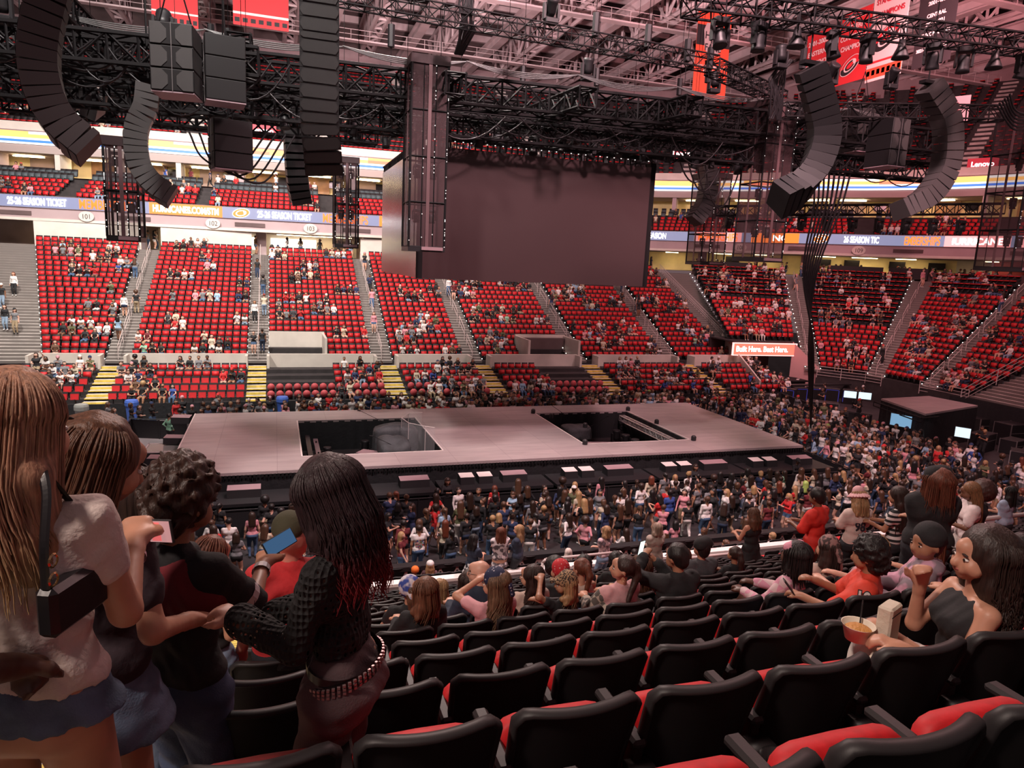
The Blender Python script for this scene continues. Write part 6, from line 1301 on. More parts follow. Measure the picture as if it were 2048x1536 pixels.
# white pipe rails in the near stand
def pipe(pts, r, lab): 
    b = MB().mat(M_rail); b.smooth = True; b.path([Vector(p) for p in bez(pts, 4)] if False else pts, r, 8); tag(b.obj('pipe_rail'), lab, 'railing')
pipe([(13.55, 9.0, 5.0), (11.40, 9.0, 5.0), (11.36, 9.0, 5.05), (11.36, 9.0, 5.85), (11.46, 9.0, 5.95), (13.9, 9.0, 5.98), (15.5, 9.0, 5.98)][2:], .045, 'thick white pipe rail at the right behind the standing people')
pipe([(11.36, 9.0, 5.2), (15.5, 9.0, 5.2)], .03, 'lower white pipe of the rail at the right')
for (x0, x1, y) in ((12.32, 15.1, 13.7), (9.0, 11.3, 13.7), (5.9, 8.0, 14.4)):
    z = 2.75; pipe([(x0, y, z - .3), (x0, y, z + .62), (x0 + .08, y, z + .70), (x1 - .08, y, z + .70), (x1, y, z + .62), (x1, y, z - .3)], .035, 'white pipe rail on the parapet, %s' % ({12.32: 'right of the woman in the black dress', 9.0: 'left of the woman in the black dress', 5.9: 'nearest the centre aisle'}[x0])); pipe([(x0, y, z + .1), (x1, y, z + .1)], .025, 'lower pipe of the parapet rail %s' % ({12.32: 'behind the man in orange-red', 9.0: 'beside the dark haired pair', 5.9: 'by the plaid shirt'}[x0]))
for x in (-.75, -1.3): pass
b = MB().mat(M_case)
for x in (8.9, 9.5): b.tube((x - .2, 19.4, .2), (x - .2, 19.4, 1.2), .025, 5); b.tube((x - .2, 18.2, .7), (x - .2, 19.4, 1.2), .025, 5)
tag(b.obj('handrail'), 'black handrails at the gap in the rink boards', 'handrail')
for x in (-1.35, -1.1, -.9):
    pass
# ================================================================ people close by, built one by one
def cloth(name, col, rough=.85, **k): return mat(name, col, rough, bump=k.pop('bump', (45, .25, .01)), var=k.pop('var', .15), vscale=k.pop('vscale', 6), **k)
def wmat(name, c1, c2, scale, rough=.7, kind='stripe', axis=2, dist=0):
    """striped / checked / patchy cloth"""
    if name in MATS: return MATS[name]
    m = bpy.data.materials.new(name); m.use_nodes = True; N, L, B = nodes_of(m); B.inputs['Roughness'].default_value = rough; tc = N.new('ShaderNodeTexCoord')
    if kind == 'stripe':
        w = N.new('ShaderNodeTexWave'); w.bands_direction = 'XYZ'[axis]; w.inputs['Scale'].default_value = scale; w.inputs['Distortion'].default_value = dist; L.new(tc.outputs['Object'], w.inputs[0]); f = w.outputs['Fac']
    elif kind == 'check':
        mp = N.new('ShaderNodeMapping'); mp.inputs['Rotation'].default_value = (.5, .5, .6); w = N.new('ShaderNodeTexChecker'); w.inputs['Scale'].default_value = scale; L.new(tc.outputs['Object'], mp.inputs[0]); L.new(mp.outputs[0], w.inputs[0]); f = w.outputs['Fac']
    else:
        w = N.new('ShaderNodeTexNoise') if kind == 'patch' else N.new('ShaderNodeTexVoronoi'); w.inputs['Scale'].default_value = scale; L.new(tc.outputs['Object'], w.inputs['Vector']); f = w.outputs[0]
    r = N.new('ShaderNodeValToRGB'); r.color_ramp.elements[0].position = .46; r.color_ramp.elements[1].position = .54; r.color_ramp.elements[0].color = (*c1, 1); r.color_ramp.elements[1].color = (*c2, 1)
    if kind == 'dots': r.color_ramp.elements[0].position = .22; r.color_ramp.elements[1].position = .30
    L.new(f, r.inputs[0]); L.new(r.outputs[0], B.inputs['Base Color']); MATS[name] = m; return m
def hairmat(name, c1, c2=None, z0=0, z1=1):
    if name in MATS: return MATS[name]
    m = bpy.data.materials.new(name); m.use_nodes = True; N, L, B = nodes_of(m); B.inputs['Roughness'].default_value = .5; B.inputs['Specular IOR Level'].default_value = .45
    tc = N.new('ShaderNodeTexCoord'); mp = N.new('ShaderNodeMapping'); mp.inputs['Scale'].default_value = (55, 55, 3); w = N.new('ShaderNodeTexNoise'); w.inputs['Scale'].default_value = 1.6; w.inputs['Detail'].default_value = 3
    L.new(tc.outputs['Object'], mp.inputs[0]); L.new(mp.outputs[0], w.inputs['Vector']); r = N.new('ShaderNodeValToRGB'); r.color_ramp.elements[0].position = .3; r.color_ramp.elements[1].position = .7
    r.color_ramp.elements[0].color = (*[c * .55 for c in c1], 1); r.color_ramp.elements[1].color = (*[min(1, c * 1.5) for c in c1], 1); L.new(w.outputs['Fac'], r.inputs[0]); out = r.outputs[0]
    if c2:
        sp = N.new('ShaderNodeSeparateXYZ'); L.new(tc.outputs['Object'], sp.inputs[0]); mr = N.new('ShaderNodeMapRange'); mr.inputs[1].default_value = z0; mr.inputs[2].default_value = z1; L.new(sp.outputs[2], mr.inputs[0])
        mx = N.new('ShaderNodeMix'); mx.data_type = 'RGBA'; mx.inputs[7].default_value = (*c2, 1); L.new(mr.outputs[0], mx.inputs[0]); L.new(out, mx.inputs[6]); out = mx.outputs[2]
    L.new(out, B.inputs['Base Color']); bp = N.new('ShaderNodeBump'); bp.inputs['Strength'].default_value = .5; bp.inputs['Distance'].default_value = .01; L.new(w.outputs['Fac'], bp.inputs['Height']); L.new(bp.outputs[0], B.inputs['Normal']); MATS[name] = m; return m
def skinm(name, c):
    if name in MATS: return MATS[name]
    m = mat(name, c, .48, var=.06, vscale=9, bump=(120, .06, .003)); N, L, B = nodes_of(m); B.inputs['Subsurface Weight'].default_value = .0; return m
S_fair, S_light, S_tan, S_brown, S_dark = skinm('skin_a', (.62, .33, .24)), skinm('skin_b', (.52, .26, .17)), skinm('skin_c', (.36, .17, .10)), skinm('skin_d', (.19, .085, .05)), skinm('skin_e', (.085, .035, .022))
M_eye, M_lip, M_brow = mat('eye_dark', (.02, .012, .01), .2), mat('lip_rose', (.38, .10, .09), .4), mat('brow_dark', (.02, .012, .01), .7); M_eyew = mat('eye_white', (.7, .66, .62), .3)
def seg_obj(name, caps, res, k, m, parent, h, cuts=(), post=None, smooth=True):
    V, F, reg = grow(caps, res, k, cuts, post); return link(name, np_mesh(name, V * h, F, m, None, smooth), parent)
def hand_caps(wr, el, s, curl, roll=0.0, palm=None):
    """palm, four fingers of different length with two bends, thumb from the side of the palm; fractions of stature"""
    w, e = Vector(wr), Vector(el); d = (w - e).normalized(); up = Vector(palm) if palm else Vector((0, 0, 1)); n = (up - d * up.dot(d)).normalized(); sd = d.cross(n) * s
    if roll: q = Matrix.Rotation(roll, 3, d); n = q @ n; sd = q @ sd
    c = []; A = lambda a, b, ra, rb: c.append((tuple(a), tuple(b), ra, rb, SKIN, SKIN, 2))
    A(w - d * .02, w + d * .01, .0150, .0150)
    for u in (-1, -.33, .33, 1): A(w + d * .010 + sd * u * .010, w + d * .050 + sd * u * .0165, .0095, .0082)
    L4 = (.036, .044, .048, .042)
    for i, u in enumerate((-1, -.33, .33, 1)):
        b0 = w + d * .050 + sd * u * .0165; a = curl * (.55 + .1 * i); d1 = (d * math.cos(a) - n * math.sin(a)); d2 = (d * math.cos(a * 2.1) - n * math.sin(a * 2.1)); p1 = b0 + d1 * L4[i] * .5; p2 = p1 + d2 * L4[i] * .5; A(b0, p1, .0068, .0062); A(p1, p2, .0062, .0048)
    t0 = w + d * .016 + sd * .016; t1 = t0 + (d * .6 + sd * .8 - n * .25).normalized() * .026; t2 = t1 + (d * .9 + sd * .25 - n * .35).normalized() * .024; A(t0, t1, .0095, .0078); A(t1, t2, .0076, .0060)
    return c
def person_near(label, loc, yaw, h, pose, skin, garments=(), hair=None, hairm=None, res=.0085, fem=1, w=1.0, thick=1.0, face=True, hands=(0.5, 0.5), barefeet=False, group='people in the near stand', palms=(None, None), shoe=None, hres=None):
    t = link('person', None) if False else None
    p = pose; thick = thick * .90; b, J = body_caps(p, fem, w, -1, 1.0, thick, hand=False, foot=True, tank=True)
    b = [(a, c, ra, rb, SKIN, SKIN, 2) for a, c, ra, rb, *r in b if True]
    Hd, T = J['Hd'], J['T']; A = lambda a, c, ra, rb: b.append((a, c, ra, rb, SKIN, SKIN, 2))
    for s in (-1, 1): A(Hd(s * .056, -.006, .932), Hd(s * .060, -.012, .918), .010, .007); A(Hd(s * .026, .034, .912), Hd(s * .03, .026, .905), .022, .022)
    A(Hd(0, .036, .884), Hd(0, .030, .89), .018, .022); A(Hd(0, .050, .940), Hd(0, .066, .916), .008, .0095); A(Hd(0, .040, .962), Hd(0, .034, .965), .026, .026); A(Hd(-.014, .05, .897), Hd(.014, .05, .897), .009, .009)
    for n, s, cu, pm in (('l', -1, hands[0], palms[0]), ('r', 1, hands[1], palms[1])):
        if cu is not None: b += hand_caps(J['wr' + n], J['el' + n], s, cu, 0, pm)
    big = [c for c in b]; V, F, reg = grow(big, res if res > .0062 else res, .012)
    body = link('person', np_mesh('person', V * h, F, skin, None, True), None, loc, (0, 0, yaw)); tag(body, label, 'person', group)
    if face:
        hm = J['hm']
        def el(nm, c, r, m):
            q = MB().mat(m); q.smooth = True; q.M = Matrix.Scale(h, 4) @ hm @ Matrix.Translation((0, 0, -.86)); sbox(q, c, r, .9, 10, 8); q.obj(nm, body)
        for s in (-1, 1): el('eye', (s * .024, .0505, .932), (.020, .012, .0095), M_eyew); el('iris', (s * .024, .0565, .932), (.009, .004, .0095), M_eye); el('eyebrow', (s * .025, .056, .947), (.028, .008, .0055), M_brow)
        el('lips', (0, .0585, .8985), (.032, .010, .010), M_lip)
    JN = J
    for g in garments: garment(g, J, p, h, body, res, fem, w, thick)
    if hair: hair_near(hair, J, h, body, hairm, hres or res)
    return body, J
def garment(g, J, p, h, body, res, fem, w, thick):
    kind, m = g[0], g[1]; o = g[2] if len(g) > 2 else {}; T, Hd = J['T'], J['Hd']; inf = o.get('inf', .009); c = []; th = thick
    A = lambda a, b, ra, rb: c.append((tuple(a), tuple(b), ra * th + inf, rb * th + inf, TOP, TOP, 2)); cuts = []
    if kind in ('tee', 'long', 'tank', 'jersey', 'hoodie'):
        if kind != 'tank': A(T(-.085 * w, -.005, .795), T(.085 * w, -.005, .795), .036, .036); A(T(0, -.01, .80), T(0, -.008, .825), .034, .030)
        else: A(T(-.05 * w, -.01, .785), T(.05 * w, -.01, .785), .036, .036)
        A(T(-.052 * w, 0, .745), T(.052 * w, 0, .745), .062, .062); A(T(-.032 * w, 0, .64), T(.032 * w, 0, .64), .054, .054); A(T(0, 0, .74), T(0, 0, .62), .060, .056)
        if fem: A(T(-.042, .042, .735), T(.042, .042, .735), .036, .036)
        hem = o.get('hem', .52); A(T(-.046 * w, -.004, .56), T(.046 * w, -.004, .56), .060, .060)
        if hem < .54: A(T(-.050 * w, -.006, hem + .03), T(.050 * w, -.006, hem + .03), .062 + o.get('flare', 0), .064 + o.get('flare', 0))
        cuts.append((T(0, 0, hem), -(Vector(T(0, 0, 1)) - Vector(T(0, 0, 0))).normalized()))
        if kind in ('tee', 'long', 'jersey', 'hoodie'):
            for n in 'lr':
                a, e, r = Vector(J['sh' + n]), Vector(J['el' + n]), Vector(J['wr' + n]); sl = o.get('sl', .55 if kind != 'long' and kind != 'hoodie' else 1)
                if sl < 1: q = a.lerp(e, sl); A(a, q, .032, .030 + (.006 if kind == 'jersey' else 0))
                else: A(a, e, .031, .027); A(e, e.lerp(r, .96), .027, .020 + o.get('cuff', 0))
        if kind == 'hoodie': A(T(-.03, -.045, .825), T(.03, -.045, .825), .024, .024)
    if kind in ('pants', 'shorts'):
        A(J['hipl'], J['hipr'], .066, .066); b = Vector(T(0, -.03, .5)); A(b + Vector((-.04, 0, 0)), b + Vector((.04, 0, 0)), .053, .053); A(T(-.04, 0, .56), T(.04, 0, .56), .054, .054)
        if fem: A(J['hipl'], J['hipr'], .070, .070)
        e = o.get('len', 1.0 if kind == 'pants' else .75); fl = o.get('flare', 0)
        for n in 'lr':
            a, k_, f = Vector(J['hip' + n]), Vector(J['kn' + n]), Vector(J['an' + n])
            if kind == 'pants': A(a, k_, .062, .042); A(k_, k_.lerp(f, .97), .042, .028 + fl); m_ = k_.lerp(f, .3); A(m_, k_.lerp(f, .5), .038, .032)
            else: A(a, a.lerp(k_, e), .063, .052)
        cuts.append((T(0, 0, .60), (Vector(T(0, 0, 1)) - Vector(T(0, 0, 0))).normalized()))
    if kind == 'skirt':
        hem = o.get('hem', .42)
        for s in (-1, 1): A((s * .036, 0, .56), (s * (.050 + (.56 - hem) * .12), 0, hem - .03), .062, .074 + (.56 - hem) * .22)
        A((0, -.012, .53), (0, -.012, hem - .02), .070, .074); cuts += [((0, 0, hem), (0, 0, -1)), (T(0, 0, .60), (0, 0, 1))]
    wr = o.get('wrinkle', .0028)
    def post(gr, D):
        x, y, z = gr[..., 0], gr[..., 1], gr[..., 2]
        return D + wr * (np.sin(z * 95 + 9 * np.sin(x * 17 + y * 11)) * np.sin(x * 38 + y * 30 + 3 * np.sin(z * 14)) + .5 * np.sin(z * 41 + x * 60))
    seg_obj({'tee': 'shirt', 'long': 'sweater', 'tank': 'tank_top', 'jersey': 'jersey', 'hoodie': 'hoodie', 'pants': 'trousers', 'shorts': 'shorts', 'skirt': 'skirt'}[kind], c, res, o.get('k', .02), m, body, h, cuts, post)
def hair_near(hr, J, h, body, m, res):
    kind, o = hr[0], (hr[1] if len(hr) > 1 else {}); T, Hd = J['T'], J['Hd']; hm = J['hm']; c = []; A = lambda a, b, ra, rb: c.append((a, b, ra, rb, HAIR, HAIR, 2))
    post = None; am = .003
    if kind in ('straight', 'wavy', 'curlylong'):
        end = o.get('end', .72); v = o.get('vol', 1.0); bk_o = (v - 1) * .075; A(Hd(0, -.016 - bk_o, .955), Hd(0, -.014 - bk_o, .948), .064 * v, .063 * v)
        for x, r in ((-.034, .036), (.034, .036), (0, .040)): A(Hd(x, -.030, .945), Hd(x * 1.1, -.036, .87), r * v, r * v); A(Hd(x * 1.1, -.036, .87), T(x * 1.5, -.060, end + .03), r * v * .92, r * v * .55)
        for s in (-1, 1): cv = o.get('cov', 0); A(Hd(s * .046, -.022 + cv, .94), Hd(s * .056, -.026 + cv, .87), .022 * v, .024 * v); A(Hd(s * .056, -.026 + cv, .87), T(s * .066 * (1 if not o.get('fwd') else 1.15), -.035 + o.get('fwd', 0), max(end + .06, .70)), .026 * v, .020 * v)
    elif kind == 'short': A(Hd(0, -.014, .960), Hd(0, -.014, .955), .062, .062); A(Hd(0, -.028, .94), Hd(0, -.034, .915), .052, .044)
    elif kind == 'curly': A(Hd(0, -.016, .970), Hd(0, -.02, .955), .074, .072); A(Hd(0, -.03, .94), Hd(0, -.04, .90), .062, .05); am = .008
    elif kind == 'afro': A(Hd(0, -.02, .965), Hd(0, -.022, .96), .098, .098); am = .006
    elif kind == 'bald': return
    elif kind == 'pony': A(Hd(0, -.014, .957), Hd(0, -.014, .952), .062, .062); A(Hd(0, -.075, .965), Hd(0, -.09, .90), .022, .026); A(Hd(0, -.09, .90), T(0, -.08, o.get('end', .74)), .026, .014)
    elif kind == 'braids': A(Hd(0, -.016, .957), Hd(0, -.014, .95), .063, .062); A(Hd(0, -.03, .94), T(0, -.07, .62), .046, .03); A(Hd(.03, -.03, .9), T(.04, -.06, .66), .03, .02); A(Hd(-.03, -.03, .9), T(-.04, -.06, .66), .03, .02); am = .005
    f = 150 if kind in ('curly', 'afro') else 70
    def post(g, D): x, y, z = g[..., 0], g[..., 1], g[..., 2]; return D + am * (np.sin(x * f * 1.3 + 3 * np.sin(z * f * .4)) * np.sin(y * f * 1.2 + 2 * np.sin(z * f * .25))) + (am * .8 * np.sin(z * f * 1.1) * np.sin(x * f) if kind in ('curly', 'afro') else 0)
    ho = seg_obj('hair', c, res, .016, m, body, h, (), post)
    n = o.get('strands', 0)
    if n:
        rr = random.Random(int(h * 1000) + n); sp = []; rad = []; end = o.get('end', .72); wav = o.get('wave', 0); v = o.get('vol', 1.0)
        for i in range(n):
            sm = o.get('side', 1.95); side = rr.uniform(-sm, sm); lay = rr.uniform(.97, 1.10) * v; ph = rr.uniform(0, 6.28); e = end + rr.uniform(-.02, .07); pts = []; K = 26; fw = rr.uniform(.7, 1.4)
            for k_ in range(K):
                t = k_ / (K - 1); zz = 1.012 - (1.012 - e) * t; hdz = max(zz, .86)
                if zz > .95: r = .066 * lay * math.sqrt(max(0, 1 - ((zz - .95) / .068) ** 2)) + .004
                else: r = .066 * lay + (.95 - zz) * .06
                x, y = r * math.sin(side) * (1.0 if zz > .8 else 1.05), -.016 - (v - 1) * .06 - r * math.cos(side) * (.95)
                if zz < .84: y = min(y, -.045 * lay - (.84 - zz) * .12 + abs(x) * .5 + (o.get('fwd', 0) if abs(side) > 1.3 else 0))
                wa = wav * min(1, max(0, (.93 - zz) * 6)) ; x += wa * math.sin(zz * 95 * fw + ph); y += wa * math.cos(zz * 88 * fw + ph) * .8
                if zz >= .86: q = Hd(x, y, zz)
                else:
                    a = Vector(Hd(x, y, .86)); b2 = Vector(T(x, y, .86)); q = tuple(Vector(T(x, y, zz)) + (a - b2) * max(0, 1 - (.86 - zz) * 8))
                pts.append(tuple(Vector(q) * h)); 
            sp.append(pts); rad.append([1.0 if k_ < K * .7 else 1.0 - .8 * (k_ - K * .7) / (K * .3) for k_ in range(K)])
        curve('hair_strands', sp, o.get('r', .0035), m, body, 0, rad)
def fpoint(body, loc): return body.matrix_world @ Vector(loc)
def place(body, J, frac, h): return Matrix.Translation(body.location) @ Matrix.Rotation(body.rotation_euler.z, 4, 'Z') @ Vector([q * h for q in frac])
def phone(pos, rz, rx, lab, on=True, ry=0, sc=1):
    t = empty('mobile_phone', pos, 0, lab, 'phone'); t.rotation_euler = (rx, ry, rz); q = MB().mat(M_case); q.bev((0, 0, 0), (.076, .009, .156), .003); q.obj('body', t)
    if on:
        q = MB().mat(mat('phone_screen_' + on, {'cam': (.1, .05, .05), 'white': (.2, .2, .2), 'blue': (.02, .05, .1)}[on], .3, emit={'cam': (.45, .22, .22), 'white': (.7, .8, .75), 'blue': (.03, .08, .16)}[on], es=1.0 if on != 'white' else 1.3, var=0)); q.b2(-.034, .034, -.0062, -.0052, -.073, .073); q.obj('screen', t)
        if on == 'cam':
            q = MB().mat(T_wh if False else mat('phone_ui_white', (1, 1, 1), emit=(1, 1, 1), es=1)); q.M = Matrix.Rotation(R(90), 4, 'X'); q.lathe([(0, .0064), (.010, .0064)], (0, -.062, 0), 14); q.obj('shutter_button', t)
            q = MB().mat(mat('phone_red', (.5, .1, .1), emit=(.8, .15, .15), es=.8)); q.b2(-.03, .03, -.0068, -.0062, .0, .035); q.mat(M_case); q.b2(-.034, .034, -.0066, -.006, -.05, -.03); q.obj('preview_image', t)
    return t
def strap(pts, r, m, lab, cat, nm, wide=None):
    o = curve(nm, [bez(pts, 8)], r, m); tag(o, lab, cat); return o
Cw = cloth('blouse_white', (.66, .56, .52), .8, bump=(28, .5, .02)); Cden = cloth('skirt_denim', (.085, .12, .19), .85, bump=(160, .4, .006), var=.35, vscale=9); Cblk = cloth('knit_black', (.010, .009, .010), .9); Cred = cloth('tee_red', (.50, .025, .03), .85); Cjean = cloth('jeans_blue', (.06, .09, .17), .85, bump=(160, .3, .006), var=.3); Cdk = cloth('trousers_dark', (.012, .013, .018), .8)
Cblack = cloth('top_black', (.014, .013, .015), .85); Cnavy = cloth('jacket_navy', (.022, .030, .055), .85); Cpink = cloth('top_pink', (.60, .30, .33), .85); Cwhite = cloth('trousers_white_near', (.70, .62, .57), .75); Cgrey = cloth('top_grey', (.10, .10, .105), .85); Ccream = cloth('top_cream', (.55, .40, .34), .85)
H_blond, H_dark, H_brown, H_black, H_aub, H_red = hairmat('hair_straw', (.34, .20, .11), (.06, .03, .018), .0, -.01), hairmat('hair_dark_near', (.030, .015, .012)), hairmat('hair_brown_near', (.10, .045, .025)), hairmat('hair_black_near', (.010, .007, .007)), hairmat('hair_auburn_near', (.13, .040, .022)), hairmat('hair_wine', (.022, .010, .012), (.20, .010, .015), 1.36, 1.20)
H_blond = hairmat('hair_honey', (.36, .19, .12), (.52, .34, .17), 1.45, 1.25); H_fair = hairmat('hair_fair', (.34, .20, .10))
# --- woman in white at the left, filming
pW = dict(fl=(-.06, -.02, .02), fr=(.06, .02, .02), hl=(-.15, .02, .47), hr=(.080, .170, .695), er=(.35, -.5, -1), hp=-.18, hy=-.25)
bW, JW = person_near('person in white blouse and denim skirt filming with a phone, nearest at the left', (-.62, 1.97, 8.20), R(-15), 1.76, pW, S_light, [('tee', Cw, dict(hem=.555, sl=.42, flare=.0, wrinkle=.003, inf=.009)), ('skirt', Cden, dict(hem=.505, inf=.004))], ('straight', dict(end=.715, strands=420, wave=.0018, vol=1.05, r=.0030)), H_blond, res=.0062, hands=(.6, .9), palms=(None, (.0, -.3, 1)))
# --- auburn haired woman just ahead of her
pB = dict(fl=(-.05, .03, .02), fr=(.05, -.03, .02), hl=(-.13, .06, .5), hr=(.12, .12, .60), hp=-.35, hy=-.3, lean=.06)
bB, JB = person_near('person with long copper hair, dark top and pale frayed denim skirt', (-.58, 2.42, 8.02), R(-40), 1.70, pB, S_light, [('tee', cloth('top_plum', (.035, .022, .030), .85), dict(hem=.53, sl=.6)), ('skirt', cloth('skirt_pale_denim', (.14, .20, .30), .85, bump=(160, .4, .006), var=.3, vscale=9), dict(hem=.425, inf=.013))], ('straight', dict(end=.72, strands=200, wave=.002, vol=1.18)), hairmat('hair_copper', (.10, .042, .022)), res=.0075)
# --- curly haired youth with raised phone
pC = dict(fl=(-.06, .04, .02), fr=(.06, -.02, .02), hl=(-.09, .10, .52), hr=(.03, .24, .70), er=(.6, -.3, -.9), hp=-.3, hy=-.1)
bC, JC = person_near('person with brown curly hair, maroon shirt and black striped vest, raising a phone', (-.37, 2.80, 7.68), R(-38), 1.78, pC, S_tan, [('tee', Cblack, dict(hem=.54, sl=.95, inf=.008)), ('tank', cloth('shirt_maroon', (.16, .012, .02), .85), dict(hem=.69, inf=.014)), ('pants', Cjean, {})], ('curly', {}), hairmat('hair_curly_brown', (.040, .018, .012)), res=.0075, palms=(None, (0, -.4, 1)), hands=(.8, .7), fem=0)
bB2, _ = person_near('person with dark hair half hidden behind the copper haired woman', (-.52, 3.15, 7.60), R(-30), 1.76, dict(POSES['stand']), S_tan, [('tee', Cblack, {}), ('pants', cloth('jeans_stone', (.16, .21, .30), .85, var=.3), {})], ('short', {}), H_dark, res=.011, face=False)
# --- fist at the frame edge
pD = dict(hl=(-.15, .02, .47), hr=(.25, .085, .64), er=(.3, -.9, .1))
bD, JD = person_near('person in black with dark skin, only a closed fist reaching in at the left edge', (-1.055, 1.60, 8.15), 0, 1.84, pD, S_dark, [('tee', Cblack, dict(sl=.6)), ('pants', Cdk, {})], ('short', {}), H_black, res=.0062, hands=(.9, 1.35), fem=0, face=False)
# --- girl in black tank further down the stairs
pE = dict(hl=(-.05, .12, .58), hr=(.05, .13, .57), hp=-.3)
bE, JE = person_near('person in black tank top and pale jeans with auburn hair on the stairs', (-.42, 4.55, 6.88), R(-55), 1.60, pE, S_light, [('tank', Cblack, dict(hem=.58)), ('pants', cloth('jeans_pale', (.20, .27, .38), .85, var=.3), dict(flare=.01))], ('straight', dict(end=.74, strands=60, wave=.003)), H_aub, res=.010, face=False)
# --- big man in red tee and olive flat cap
pF = dict(fl=(-.07, 0, .02), fr=(.07, 0, .02), hl=(-.17, .06, .50), hr=(.185, .03, .47), hy=-1.0, hp=-.15)
bF, JF = person_near('person in red ringer tee and olive flat cap, seen from behind by the stairs', (.075, 4.45, 6.89), R(6), 1.72, pF, skinm('skin_ruddy', (.62, .24, .18)), [('tee', Cred, dict(hem=.50, sl=.75, inf=.012, wrinkle=.004)), ('pants', Cdk, {})], None, None, res=.0075, fem=0, w=1.12, thick=1.34, hands=(.5, .5))
def flatcap(J, body, h, m, kind='flat'):
    Hd = J['Hd']; c = []; A = lambda a, b, ra, rb: c.append((a, b, ra, rb, HAT, HAT, 2))
    if kind == 'flat': A(Hd(0, -.02, .975), Hd(0, .05, .965), .066, .040); A(Hd(-.03, .05, .955), Hd(.03, .05, .955), .026, .026); cuts = [(Hd(0, 0, .945), tuple(-(Vector(Hd(0, 0, 1)) - Vector(Hd(0, 0, 0))).normalized()))]
    elif kind == 'cap': A(Hd(0, -.012, .972), Hd(0, -.012, .965), .068, .067); A(Hd(-.028, .055, .962), Hd(.028, .055, .962), .018, .018); A(Hd(-.022, .095, .957), Hd(.022, .095, .957), .013, .013); cuts = [(Hd(0, 0, .942), tuple(-(Vector(Hd(0, 0, 1)) - Vector(Hd(0, 0, 0))).normalized()))]
    elif kind == 'back': A(Hd(0, -.012, .972), Hd(0, -.012, .965), .070, .068); A(Hd(-.025, -.07, .95), Hd(.025, -.07, .95), .016, .016); cuts = [(Hd(0, 0, .940), tuple(-(Vector(Hd(0, 0, 1)) - Vector(Hd(0, 0, 0))).normalized()))]
    elif kind == 'bucket':
        A(Hd(0, -.01, 1.0), Hd(0, -.01, .965), .052, .066); cuts = []
        for i in range(22): a = 2 * math.pi * i / 22; A(Hd(.06 * math.cos(a), .066 * math.sin(a) - .01, .962), Hd(.095 * math.cos(a), .10 * math.sin(a) - .01, .950), .014, .006)
    elif kind == 'bandana': A(Hd(0, -.012, .968), Hd(0, -.014, .960), .068, .067); A(Hd(0, -.07, .95), Hd(0, -.095, .935), .020, .016); A(Hd(0, -.09, .94), Hd(.01, -.10, .885), .014, .020); cuts = [(Hd(0, 0, .938), tuple(-(Vector(Hd(0, .35, 1)) - Vector(Hd(0, 0, 0))).normalized()))] if False else []
    elif kind == 'beret': A(Hd(-.03, -.02, .985), Hd(.03, 0, .985), .058, .060); cuts = [(Hd(0, 0, .955), tuple(-(Vector(Hd(0, 0, 1)) - Vector(Hd(0, 0, 0))).normalized()))]
    elif kind == 'band': A(Hd(-.045, 0, .985), Hd(.045, 0, .985), .030, .030); cuts = []
    return seg_obj({'bucket': 'bucket_hat', 'bandana': 'bandana', 'band': 'headband', 'beret': 'beret'}.get(kind, 'cap'), c, .0065, .02, m, body, h, cuts)
flatcap(JF, bF, 1.72, cloth('cap_olive', (.060, .055, .030), .9))
q = MB().mat(mat('sleeve_trim_white', (.7, .66, .66), .8)); sh, el_ = Vector(JF['shr']) * 1.72, Vector(JF['elr']) * 1.72; q.tube(sh.lerp(el_, .80), sh.lerp(el_, .86), .093, 16, .092, False); q.mat(mat('sleeve_trim_navy', (.02, .02, .06), .8)); q.tube(sh.lerp(el_, .86), sh.lerp(el_, .90), .092, 16, .091, False); q.obj('sleeve_trim', bF)
# --- woman in black crochet sweater
M_cro = bpy.data.materials.new('crochet_black'); M_cro.use_nodes = True; N, L, B = nodes_of(M_cro); B.inputs['Base Color'].default_value = (.009, .008, .009, 1); B.inputs['Roughness'].default_value = .85
tc = N.new('ShaderNodeTexCoord'); vo = N.new('ShaderNodeTexVoronoi'); vo.inputs['Scale'].default_value = 55; vo.inputs['Randomness'].default_value = .25; mp = N.new('ShaderNodeMapping'); mp.inputs['Scale'].default_value = (1, 1, .72); L.new(tc.outputs['Object'], mp.inputs[0]); L.new(mp.outputs[0], vo.inputs['Vector'])
nn_ = N.new('ShaderNodeTexNoise'); nn_.inputs['Scale'].default_value = 5; L.new(tc.outputs['Object'], nn_.inputs['Vector']); mr_ = N.new('ShaderNodeMapRange'); mr_.inputs[1].default_value = .40; mr_.inputs[2].default_value = .60; mr_.inputs[3].default_value = .10; mr_.inputs[4].default_value = .34; L.new(nn_.outputs['Fac'], mr_.inputs[0])
gt = N.new('ShaderNodeMath'); gt.operation = 'GREATER_THAN'; L.new(vo.outputs['Distance'], gt.inputs[0]); L.new(mr_.outputs[0], gt.inputs[1]); L.new(gt.outputs[0], B.inputs['Alpha']); bp = N.new('ShaderNodeBump'); bp.inputs['Strength'].default_value = 1; bp.inputs['Distance'].default_value = .02; L.new(vo.outputs['Distance'], bp.inputs['Height']); L.new(bp.outputs[0], B.inputs['Normal'])
Cwine = cloth('jeans_mauve', (.110, .070, .075), .8, bump=(150, .35, .006), var=.22, vscale=5)
pG = dict(fl=(-.05, .02, .02), fr=(.05, -.02, .02), hl=(-.075, .20, .665), el=(-.3, -.6, -1), hr=(.07, .20, .60), hp=-.42, hy=-.1, lean=.05)
